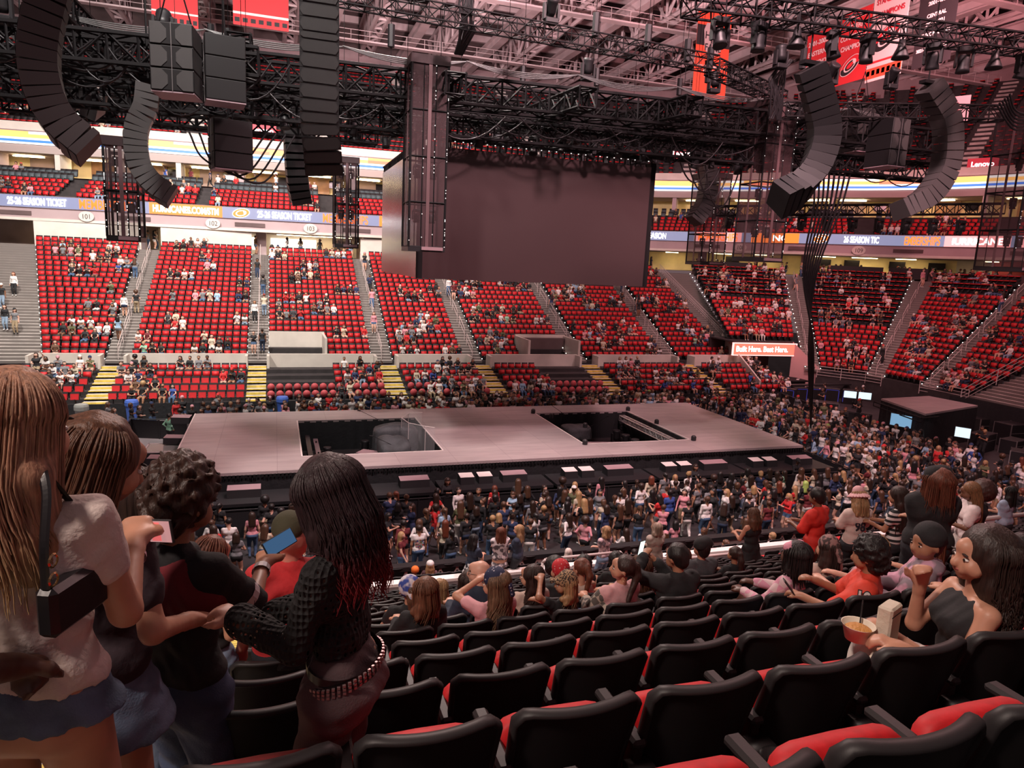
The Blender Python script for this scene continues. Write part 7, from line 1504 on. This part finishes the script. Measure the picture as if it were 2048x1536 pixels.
bG, JG = person_near('person in black crochet sweater and mauve jeans with long wine tipped hair', (.215, 2.34, 7.98), R(62), 1.61, pG, S_fair, [('long', M_cro, dict(hem=.60, inf=.0055, cuff=.016, wrinkle=.0015)), ('tank', Cblack, dict(hem=.60, inf=.0015)), ('pants', Cwine, dict(flare=.02, inf=.008))], ('wavy', dict(end=.735, strands=520, wave=.0075, vol=1.12, r=.0030, side=2.45, cov=.026)), H_red, res=.0062, hands=(.9, .8))
def belt(J, body, h, z, m, nm, lab, tilt=0, studs=False, rad=(.110, .076)):
    q = MB().mat(m); n = 40; vs = []; T = J['T']
    for i in range(n + 1):
        a = 2 * math.pi * i / n
        for dz in (-.013, .013): x, y = rad[0] * math.cos(a), rad[1] * math.sin(a) - .006; vs.append(tuple(Vector(T(x, y, z + dz + tilt * y)) * h))
    q.smooth = True; q.add(vs, [(2 * i, 2 * i + 2, 2 * i + 3, 2 * i + 1) for i in range(n)]); q.smooth = False
    if studs:
        q.mat(mat('stud_metal', (.40, .26, .26), .45, .6))
        for i in range(48):
            a = 2 * math.pi * i / 48
            for dz in (-.008, .000, .008): x, y = (rad[0] + .003) * math.cos(a), (rad[1] + .003) * math.sin(a) - .006; q.box(tuple(Vector(T(x, y, z + dz + tilt * y)) * h), (.008, .010, .009), rz=a)
    q.obj(nm, body)
belt(JG, bG, 1.61, .545, mat('belt_leather', (.012, .010, .012), .35), 'belt', '', -.18, True); belt(JG, bG, 1.61, .565, MATS['belt_leather'], 'belt', '', .15, False, (.107, .075))
# bag and phone of the woman in white
q = MB().mat(mat('bag_leather', (.010, .009, .011), .35, bump=(60, .1, .004))); q.smooth = False
bag = empty('shoulder_bag', (-.475, 1.84, 9.45), R(68), 'small black leather shoulder bag hanging at the white bloused back', 'bag'); q.bev((0, 0, 0), (.20, .055, .125), .014); q.obj('body', bag)
q = MB().mat(MATS['bag_leather']); sp_b = bez([(-.09, 0, .06), (-.085, .0, .16), (-.04, .02, .27), (.0, .06, .315), (.03, .09, .27)], 8); sweep(q, [Vector(p) for p in sp_b], .004, .012, 6); sweep(q, [Vector(p) for p in bez([(.09, 0, .06), (.08, .02, .16), (.03, .05, .27), (.0, .06, .315)], 8)], .004, .012, 6); q.obj('strap', bag)
q = MB().mat(mat('gold', (.7, .5, .25), .25, 1)); q.lathe([(.014, -.003), (.018, 0), (.014, .003)], (-.088, -.02, .085), 12, 'Y'); q.lathe([(.014, -.003), (.018, 0), (.014, .003)], (-.085, -.02, .13), 12, 'Y'); q.obj('ring', bag)
hw = place(bW, JW, (.090, .222, .705), 1.74); phone(tuple(hw), R(-24), R(12), 'phone held sideways with camera view open by the white bloused person', 'cam', R(82))
wv = Vector(JW['wrr']) * 1.74; ev = Vector(JW['elr']) * 1.74; q = MB().mat(mat('band_pink', (.75, .5, .6), .5)); q.tube(wv.lerp(ev, .10), wv.lerp(ev, .17), .036, 14, .038, False); q.obj('wristband', bW)
hw = place(bC, JC, (.03, .305, .735), 1.78); phone(tuple(hw), R(-30), R(-60), 'dark blue phone raised by the curly haired youth', 'blue', R(60))
wv = Vector(JC['wrr']) * 1.78; ev = Vector(JC['elr']) * 1.78; q = MB().mat(mat('band_silver', (.6, .58, .58), .3, .6)); q.tube(wv.lerp(ev, .08), wv.lerp(ev, .22), .036, 14, .039, False); q.obj('wristband', bC)
q = MB().mat(mat('stripe_white', (.6, .52, .54), .8)); sh, el_ = Vector(JC['shr']) * 1.78, Vector(JC['elr']) * 1.78; q.tube(sh.lerp(el_, .66), sh.lerp(el_, .80), .066, 16, .064, False); q.obj('sleeve_stripe', bC)
# --- seated people; k row, x position
def sat(lab, x, k, yaw, skin, garments, hair, hm, h=1.60, hy=0, hp=0, lean=0, res=.010, hat=None, hatm=None, fem=1, w=1.0, thick=1.0, hl=(-.08, .22, .40), hr=(.08, .22, .40), pz=.25, face=True, kl=None, fl=(-.07, .30, .02), fr=(.07, .30, .02), hands=(.6, .6), tw=0, dz=0, **o):
    h *= .97; dz -= .05 if k <= 3 else 0
    p = dict(pz=pz, lean=lean, hy=hy, hp=hp, hl=hl, hr=hr, fl=fl, fr=fr, twist=tw); p.update(o)
    b, J = person_near(lab, (x, YR(k) + .17, ZR(k) + dz), yaw, h, p, skin, garments, hair, hm, res, fem, w, thick, face, hands)
    if hat: flatcap(J, b, h, hatm, hat)
    return b, J, h
PT = ('pants', Cdk, {}); PJ = ('pants', cloth('jeans_light', (.18, .26, .36), .85, var=.3), {})
sat('person with smooth brown hair and black jacket seated near the stairs', 1.15, 5, R(8), S_light, [('long', Cblack, {}), PT], ('straight', dict(end=.79, strands=130, vol=1.05)), hairmat('hair_chestnut', (.13, .055, .03)), hy=.5, hp=-.1)
sat('small person with fair hair seated before the curly haired person in red', 1.66, 7, 0, S_fair, [('tee', Cpink, {}), PT], ('straight', dict(end=.77, strands=60)), H_fair, h=1.38, face=False, pz=.32)
sat('person with dark curly hair and red top seated beside the bald man', 2.02, 7, 0, S_tan, [('tee', Cred, {}), PT], ('curlylong', dict(end=.74, strands=110, wave=.006, vol=1.25)), H_dark, hy=-.2, face=False)
bb, JJ, hh = sat('bald man with glasses and navy jacket looking to the left', 1.91, 6, R(18), S_fair, [('long', Cnavy, dict(inf=.014)), PJ], ('bald',), None, h=1.72, hy=.9, fem=0, w=1.1, thick=1.12, lean=.12)
q = MB().mat(M_case); q.M = Matrix.Scale(hh, 4) @ JJ['hm'] @ Matrix.Translation((0, 0, -.86))
for s in (-1, 1):
    n = 12; pts = [Vector((s * .024 + .017 * math.cos(2 * math.pi * i / n), .064, .932 + .012 * math.sin(2 * math.pi * i / n))) for i in range(n)]; q.path(pts, .0013, 4, True); q.tube((s * .042, .062, .934), (s * .060, -.01, .932), .0013, 4)
q.tube((-.007, .066, .934), (.007, .066, .934), .0013, 4); q.obj('glasses', bb)
cc = MB().mat(mat('beard_grey', (.30, .20, .16), .8)); cc.smooth = True; cc.M = q.M; sbox(cc, (0, .030, .884), (.075, .06, .038), .8, 12, 8); cc.obj('beard', bb)
C_band = wmat('bandana_navy', (.45, .42, .48), (.015, .02, .06), 34, .8, 'dots'); C_bandr = wmat('bandana_red', (.6, .35, .35), (.5, .02, .03), 34, .8, 'dots'); C_bandw = wmat('bandana_blue', (.03, .06, .30), (.6, .55, .6), 9, .8, 'patch')
sat('person with navy patterned bandana and very long brown hair in pale pink', 1.78, 5, R(12), S_light, [('tee', Cpink, {}), PJ], ('straight', dict(end=.60, strands=240, wave=.003, vol=1.1)), hairmat('hair_ash', (.15, .085, .05)), hat='bandana', hatm=C_band, hy=.6, hp=-.1, hl=(-.03, .16, .62))
sat('person with long dark hair and white top looking left, right of the navy bandana', 2.42, 6, R(5), S_light, [('tee', Ccream, {}), PJ], ('straight', dict(end=.68, strands=170, wave=.004, vol=1.05)), H_dark, hy=.8, hp=-.05)
sat('person wearing a bright red bandana two rows beyond the leopard cap', 3.08, 7, 0, S_light, [('tee', Cblack, {}), PT], ('pony', {}), H_dark, hat='bandana', hatm=C_bandr, hy=.3, face=False)
sat('small person in leopard print cap with red trim over fair hair', 2.44, 5, R(25), S_tan, [('tee', Cblack, {}), PT], ('straight', dict(end=.80, strands=60)), H_fair, h=1.36, pz=.31, hat='cap', hatm=wmat('leopard', (.02, .012, .01), (.35, .22, .12), 60, .8, 'patch'), hy=.7, hl=(-.12, .12, .74), hr=(.02, .24, .5))
sat('person with brown ponytail and pale top beyond the leopard cap', 3.36, 7, 0, S_light, [('tank', Ccream, {}), PT], ('pony', dict(end=.72)), H_aub, hy=.4, hp=-.1)
bb, JJ, hh = sat('person with dark ponytail, hoop earrings and plaid shirt off the shoulders', 2.99, 5, R(10), S_light, [('tee', cloth('tee_rose', (.60, .33, .34), .85), {}), ('long', wmat('plaid_grey', (.40, .34, .28), (.10, .09, .08), 16, .85, 'check'), dict(hem=.56, inf=.011, sl=1)) if False else ('pants', Cjean, {})], ('pony', dict(end=.76)), H_dark, hy=.95, hp=.12, w=1.02, thick=1.06, h=1.64)
q = MB().mat(MATS['gold']); q.M = Matrix.Scale(hh, 4) @ JJ['hm'] @ Matrix.Translation((0, 0, -.86))
for s in (-1, 1): n = 12; q.path([Vector((s * .061, -.008 + .011 * math.cos(2 * math.pi * i / n), .893 + .011 * math.sin(2 * math.pi * i / n))) for i in range(n)], .0014, 4, True)
q.obj('earrings', bb)
cp = []; T = JJ['T']
for s, n in ((-1, 'l'), (1, 'r')): a, e = Vector(JJ['sh' + n]), Vector(JJ['el' + n]); cp += [(tuple(a.lerp(e, .12)), tuple(e), .044, .046, TOP, TOP, 2), (tuple(e), tuple(e.lerp(Vector(JJ['wr' + n]), .7)), .044, .034, TOP, TOP, 2)]
cp += [(T(-.10, -.03, .70), T(.10, -.03, .70), .046, .046, TOP, TOP, 2), (T(-.09, -.02, .62), T(.09, -.02, .62), .05, .05, TOP, TOP, 2)]
seg_obj('plaid_shirt', cp, .010, .02, wmat('plaid_grey', (.40, .34, .28), (.10, .09, .08), 16, .85, 'check'), bb, hh)
sat('person with long wavy brown hair behind the plaid shirt', 3.66, 6, 0, S_light, [('tee', Cblack, {}), PT], ('wavy', dict(end=.70, strands=150, wave=.005, vol=1.12)), hairmat('hair_warm_brown', (.09, .035, .02)), hy=-.2, face=False)
bb, JJ, hh = sat('man in black jacket looking at a bright phone', 3.60, 5, R(5), S_tan, [('long', Cblack, dict(inf=.014)), PT], ('short', {}), H_black, h=1.70, hy=.25, hp=-.25, fem=0, w=1.08, thick=1.1, hl=(-.10, .20, .60), hr=(0, .2, .55))
phone(tuple(place(bb, JJ, (-.115, .215, .655), hh)), R(20), R(10), 'bright phone in yellow-green case held by the man in black', 'white')
sat('man in grey shirt and black beret two rows ahead', 5.55, 8, 0, S_light, [('tee', cloth('shirt_slate', (.060, .060, .068), .85), dict(inf=.013)), PT], ('short', {}), H_black, h=1.72, hat='beret', hatm=Cblack, fem=0, w=1.15, thick=1.2, face=False)
sat('person with dark bun eating beside the grey shirted man', 6.10, 8, .2, S_tan, [('tee', Cblack, {}), PT], ('pony', dict(end=.66)), H_dark, h=1.52, face=False)
sat('person with short dark locks, pink headband and pink plaid shirt', 4.20, 4, R(30), S_dark, [('tee', wmat('plaid_pink', (.62, .28, .38), (.65, .48, .5), 14, .85, 'check'), dict(sl=1)), ('pants', cloth('trousers_brown', (.09, .055, .035), .85), {})], ('curlylong', dict(end=.80, strands=150, wave=.001, vol=1.12, r=.006)), H_black, h=1.62, hy=-.3, hat='band', hatm=mat('headband_pink', (.7, .3, .4), .7), face=False, fl=(-.10, .34, .16))
sat('person in cream top with dark brown hair left of the orange jersey', 5.35, 5, 0, S_light, [('tee', Ccream, {}), PJ], ('straight', dict(end=.78, strands=80)), H_dark, h=1.60, hy=.2, hat='bandana', hatm=wmat('bandana_brown', (.28, .15, .14), (.05, .03, .03), 26, .8, 'patch'), face=False)
bb, JJ, hh = sat('person with black curls in orange-red jersey numbered 10, holding a phone', 4.14, 3, R(42), S_tan, [('jersey', cloth('jersey_orange', (.62, .045, .022), .7), dict(hem=.50, sl=.85, inf=.015, wrinkle=.004)), PJ], ('curly', {}), H_black, h=1.66, hy=-.2, hp=-.15, hl=(-.07, .24, .42), hr=(.06, .20, .46), lean=-.05, fl=(-.10, .36, .10), fr=(.05, .34, .02), w=1.08, thick=1.1, fem=0, face=False)
def cloth_number(body, J, h, txt, frac, size, rz, m, m2=None, tilt=0, sx=.8):
    o = text('lettering', txt, size, tuple(Vector(frac) * h), (R(90) + tilt, 0, rz), m, body, .002, 'CENTER', sx, .004)
    if m2: o2 = text('lettering', txt, size, tuple(Vector(frac) * h), (R(90) + tilt, 0, rz), m2, body, .001, 'CENTER', sx, .012)
m_ = Vector(JJ['shl']).lerp(Vector(JJ['ell']), .12) + Vector((-.066, -.012, -.012)); cloth_number(bb, JJ, hh, '10', tuple(m_), .12, R(-84), mat('number_white', (.7, .62, .6), .7), mat('number_black', (.02, .015, .015), .7), R(-8))
phone(tuple(place(bb, JJ, (-.075, .30, .45), hh)), R(60), R(-40), 'dark phone held low by the person in the orange jersey', False)
sat('person with wavy blonde hair between the orange jersey and pink camouflage hoodie', 5.05, 4, .3, S_fair, [('tee', Cpink, {}), PJ], ('wavy', dict(end=.76, strands=170, wave=.007, vol=1.1)), H_fair, hy=.8)
sat('man in black backward cap and pink camouflage hoodie in profile', 4.72, 3, R(38), S_tan, [('hoodie', wmat('camo_pink', (.56, .30, .40), (.22, .17, .20), 7, .85, 'patch'), dict(inf=.018, wrinkle=.004)), PT], ('short', {}), H_black, h=1.72, hy=.75, hat='back', hatm=Cblack, fem=0, w=1.08, thick=1.12, res=.0085)
sat('person with smooth auburn hair right of the black cap', 5.75, 4, .1, S_light, [('tee', Cpink, {}), PJ], ('straight', dict(end=.70, strands=120, vol=1.05)), H_aub, face=False)
sat('person with dark hair at the right edge behind the curly haired person', 4.50, 2, 0, S_light, [('tee', cloth('top_blush', (.55, .32, .34), .85), {}), PT], ('straight', dict(end=.74, strands=100, vol=1.1)), H_black, face=False)
# curly haired woman eating, nearest at the right
bH, JH, hh = sat('person with long dark curls and white trousers eating, nearest at the right', 3.06, 1, R(58), S_light, [('tank', Cblack, dict(hem=.50)), ('pants', Cwhite, dict(inf=.009))], ('wavy', dict(end=.66, strands=520, wave=.0075, vol=1.24, r=.0028)), hairmat('hair_espresso', (.024, .012, .009)), h=1.66, hy=.12, hp=.02, hl=(-.08, .19, .42), hr=(.02, .13, .58), er=(.4, -.3, -1), el=(-.4, -.6, -.6), res=.0062, hands=(.7, 1.1), tw=.1, pz=.275, fl=(-.07, .27, .16), fr=(.06, .27, .14))
Pw = lambda f: tuple(place(bH, JH, f, hh))
t = empty('paper_bowl', Pw((.0, .285, .385)), 0, 'white paper bowl of food with fork in the curly haired person\'s lap', 'bowl'); q = MB().mat(mat('paper_cream', (.72, .64, .52), .6)); q.smooth = True; q.lathe([(0, 0), (.055, 0), (.075, .075), (.079, .078), (.074, .072), (.060, .03), (0, .03)], (0, 0, 0), 22); q.obj('cup', t)
q = MB().mat(mat('food_orange', (.55, .25, .06), .6, bump=(40, 1, .02))); q.smooth = True; sbox(q, (0, 0, .05), (.12, .12, .04), .8, 12, 6); q.obj('food', t); q = MB().mat(M_case); q.tube((.03, .02, .05), (.06, .05, .17), .004, 5); q.obj('fork', t)
t = empty('paper_bag', Pw((.02, .20, .44)), .4, 'cream paper snack bag beside the curly haired person', 'bag'); q = MB().mat(mat('bag_paper', (.62, .55, .44), .75, bump=(14, .7, .02))); q.bev((0, 0, 0), (.13, .07, .20), .01); q.obj('bag_body', t); q = MB().mat(MATS['top_black']); q.box((0, -.036, .06), (.13, .002, .004)); q.obj('fold_line', t)
t = empty('pretzel', Pw((.0, .17, .345)), .6, 'brown salted pretzel on white paper in the lap at the right', 'pretzel'); q = MB().mat(mat('pretzel_brown', (.30, .13, .04), .4)); q.smooth = True
pz_ = bez([(-.03, -.06, 0), (-.085, -.03, 0), (-.08, .05, 0), (-.02, .06, .005), (.03, -.01, .012), (.06, -.05, .0), (.02, -.07, .0), (-.03, .0, .012), (.02, .06, .006), (.08, .05, 0), (.085, -.03, 0), (.03, -.06, .0)], 8); sweep(q, [Vector(p) for p in pz_], .012, .012, 8); q.obj('dough', t)
q = MB().mat(MATS['paper_cream']); rr = random.Random(3)
for p in pz_[::2]:
    for _ in range(3): q.box((p[0] + rr.uniform(-.01, .01), p[1] + rr.uniform(-.01, .01), p[2] + .012), (.004, .004, .004))
q.obj('salt', t); q = MB().mat(MATS['paper_cream']); q.add([(-.12, -.10, -.02), (.12, -.11, -.015), (.13, .10, -.02), (-.11, .11, -.01)], [(0, 1, 2, 3)]); q.obj('paper', t)
# second row of sitters further down
for i, (lab, x, k, sk, top, hr, hm) in enumerate((('person in white and blue head scarf using a phone near the stairs', 1.18, 6, S_light, Cblack, 'pony', H_brown), ('person with bright red hair beyond the man in black', 5.80, 9, S_light, Cblack, 'straight', H_aub), ('person with dark curls, left of the dark haired pair', 4.15, 9, S_tan, Cblack, 'curly', H_black), ('person with wavy black hair, right of the dark haired pair', 4.66, 9, S_light, Cblack, 'curly', H_black), ('person with black afro beyond the red bandana', 3.70, 9, S_brown, Cgrey, 'afro', H_black), ('person in black tee numbered 13 beyond the red shirted man', 1.2, 12, S_brown, Cblack, 'short', H_black))):
    b, J, h_ = sat(lab, x, k, 0, sk, [('tee', top, {}), PT], (hr, {}), hm, res=.014, face=False)
    if i == 0: flatcap(J, b, h_, C_bandw, 'bandana')
    if i == 5: cloth_number(b, J, h_, '13', (0, -.088, .40), .15, 0, MATS['number_white'])
# --- standing people of the middle distance
def stood(lab, x, y, z, yaw, h, skin, garments, hair, hm, pose=None, hat=None, hatm=None, fem=1, w=1., thick=1., res=.012, **o):
    p = dict(POSES['stand']); p.update(pose or {}); b, J = person_near(lab, (x, y, z), yaw, h, p, skin, garments, hair, hm, res, fem, w, thick, o.get('face', False), (.6, .6))
    if hat: flatcap(J, b, h, hatm, hat)
    return b, J, h
ph_ = dict(hl=(-.06, .18, .66), hr=(.05, .19, .66), hp=-.3); fo_ = dict(hl=(.04, .11, .66), hr=(-.04, .12, .65))
stood('person in sleeveless black dress with long brown hair', 8.45, 10.35, 4.30, .2, 1.66, S_light, [('tank', Cblack, dict(hem=.50)), ('skirt', Cblack, dict(hem=.30, inf=.008))], ('straight', dict(end=.76, strands=70)), H_brown, ph_)
bR, JR, hR = stood('man in orange-red baseball jersey with high top hair', 7.67, 8.0, 5.41, .35, 1.76, S_brown, [('jersey', cloth('jersey_red', (.62, .03, .02), .75), dict(hem=.47, sl=.85, inf=.015)), ('pants', cloth('trousers_tan', (.25, .18, .12), .8), {})], ('short', {}), H_black, ph_, fem=0, w=1.05)
q = MB().mat(MATS['sleeve_trim_white']); a, e = Vector(JR['shl']) * hR, Vector(JR['ell']) * hR; q.tube(a.lerp(e, .86), a.lerp(e, .90), .078, 14, .078, False); q.obj('sleeve_trim', bR)
b, J, h_ = stood('person in pink bucket hat and pale jersey numbered 98', 8.45, 8.0, 5.41, R(-8), 1.68, S_fair, [('jersey', cloth('jersey_pale', (.62, .48, .44), .8), dict(hem=.48, sl=.8, inf=.015)), ('pants', Cdk, {})], ('straight', dict(end=.77, strands=80)), H_fair, ph_, 'bucket', mat('bucket_pink', (.68, .38, .40), .8))
cloth_number(b, J, h_, '98', (-.015, -.074, .655), .20, R(-12), mat('number_ink', (.015, .015, .025), .7))
stood('person in black and white striped top with very long dark hair', 8.72, 7.55, 5.55, R(30), 1.72, S_tan, [('tee', wmat('stripe_bw', (.012, .012, .014), (.62, .55, .54), 4.2, .85, 'stripe', 2), {}), ('pants', Cdk, {})], ('straight', dict(end=.62, strands=110, vol=1.1)), H_dark, ph_)
stood('large person in black with auburn hair and black beret at the right rail', 6.85, 5.5, 6.52, R(-20), 1.74, S_light, [('long', Cblack, dict(inf=.02)), ('pants', Cdk, {})], ('straight', dict(end=.76, strands=100, vol=1.3)), H_aub, fo_, 'beret', Cblack, 1, 1.15, 1.35)
stood('person in white shirt with long golden brown braids', 9.45, 7.0, 5.78, R(55), 1.70, S_brown, [('tee', cloth('shirt_white', (.68, .56, .56), .8), dict(inf=.014, sl=.7)), ('pants', cloth('trousers_offwhite', (.6, .5, .48), .8), {})], ('braids', dict(end=.60, strands=140, r=.006)), hairmat('hair_golden_braid', (.20, .095, .045)), ph_)
stood('person with big dark brown afro and black striped jacket', 10.3, 7.5, 5.45, R(20), 1.80, S_brown, [('long', Cblack, {}), ('pants', Cdk, {})], ('afro', {}), hairmat('hair_afro_brown', (.045, .015, .012)), fo_)
stood('person in pale blue shirt with long black hair at the right edge', 13.1, 9.0, 5.04, R(10), 1.52, S_light, [('tee', cloth('shirt_sky', (.36, .42, .56), .8), dict(sl=.9, inf=.014)), ('pants', Cdk, {})], ('straight', dict(end=.74, strands=80)), H_black, fo_)
stood('person in beige shirt with dark crossbody strap and grey blonde hair', 8.27, 13.4, 2.82, .1, 1.72, S_fair, [('long', cloth('shirt_beige', (.40, .33, .28), .85), dict(inf=.018, hem=.48)), ('pants', Cjean, {})], ('straight', dict(end=.83, strands=50)), hairmat('hair_greyblond', (.35, .26, .20)), fo_)
stood('person in open denim shirt over printed tee with short blonde hair', 7.8, 15.0, 2.2, .4, 1.68, S_fair, [('tee', wmat('print_tee', (.60, .42, .44), (.16, .12, .14), 9, .85, 'patch'), dict(inf=.014, hem=.44)), ('pants', cloth('denim_shirt', (.16, .22, .32), .85), {})], ('straight', dict(end=.82, strands=40)), H_fair, fo_)
stood('person in oversized white graphic tee with auburn curls by the rink boards', 5.33, 15.9, 1.98, -.1, 1.72, S_light, [('tee', wmat('graphic_tee', (.64, .54, .55), (.10, .08, .09), 11, .85, 'patch'), dict(inf=.02, hem=.40, sl=.85))], ('curlylong', dict(end=.76, strands=70, wave=.006)), H_aub, fo_)
stood('person in navy jacket and shorts with blonde hair beside the white tee', 5.80, 15.9, 1.98, 1.0, 1.74, S_light, [('long', Cnavy, dict(inf=.014)), ('shorts', Cdk, dict(len=.5))], ('straight', dict(end=.74, strands=60)), H_fair, fo_)
stood('person in navy tee with black and white checked shirt tied at the waist', 4.53, 15.6, 1.98, -.9, 1.70, S_light, [('tee', Cnavy, dict(hem=.54)), ('skirt', wmat('check_bw', (.02, .02, .025), (.55, .5, .5), 12, .85, 'check'), dict(hem=.36))], ('straight', dict(end=.78, strands=50)), H_black, ph_)
for i, (x, y, z, top, hr, hm, lab) in enumerate(((2.6, 17.3, 1.05, Ccream, 'straight', H_fair, 'person with straight blonde hair in the lower black seats'), (4.05, 18.2, .75, cloth('top_berry', (.12, .05, .06)), 'straight', H_fair, 'person in white cap and patterned top in the lower black seats'), (3.5, 17.6, .9, Cblack, 'bald', None, 'person in orange cap and black top in the lower black seats'), (8.1, 17.9, .9, Cblack, 'straight', hairmat('hair_platinum', (.55, .45, .4)), 'person with platinum hair lounging in the lower seats'), (9.9, 17.2, 1.0, cloth('top_royal', (.03, .06, .40)), 'short', H_black, 'person in royal blue top in the lower seats'), (12.6, 16.6, 1.3, cloth('hoodie_scarlet', (.55, .03, .02)), 'pony', H_brown, 'person in scarlet hoodie by the rail right of centre'), (11.6, 16.0, 1.6, Cgrey, 'short', H_black, 'person in grey shirt seated in front of the scarlet hoodie'), (14.6, 17.0, 1.2, wmat('stripe_bw', (0, 0, 0), (1, 1, 1), 4), 'short', H_fair, 'person in black and white zebra hoodie in the lower seats'))):
    b, J = person_near(lab, (x, y, z - .1), .1 * i - .3, 1.6, dict(POSES['sit']), S_light, [('tee', top, {}), PT], (hr, dict(end=.76) if hr == 'straight' else {}), hm, .014, 1, 1, 1, False)
    if 'white cap' in lab: flatcap(J, b, 1.6, MATS['cloth_white'], 'cap')
    if 'orange cap' in lab: flatcap(J, b, 1.6, mat('cap_orange', (.7, .15, .02), .8), 'cap')
# curves and lettering become plain meshes
bpy.context.view_layer.update(); dg = bpy.context.evaluated_depsgraph_get()
for o in [o for o in bpy.data.objects if o.type in ('CURVE', 'FONT')]:
    m_ = bpy.data.meshes.new_from_object(o.evaluated_get(dg)); nm = o.name.split('.')[0]; par, mw, pr = o.parent, o.matrix_basis.copy(), {k: o[k] for k in ('label', 'category', 'group', 'kind') if k in o}
    old = o.data; o.name = 'old'; n = bpy.data.objects.new(nm, m_); COL.objects.link(n); n.parent = par; n.matrix_basis = mw
    for k_, v in pr.items(): n[k_] = v
    bpy.data.objects.remove(o); m_.name = nm
bpy.context.view_layer.update()
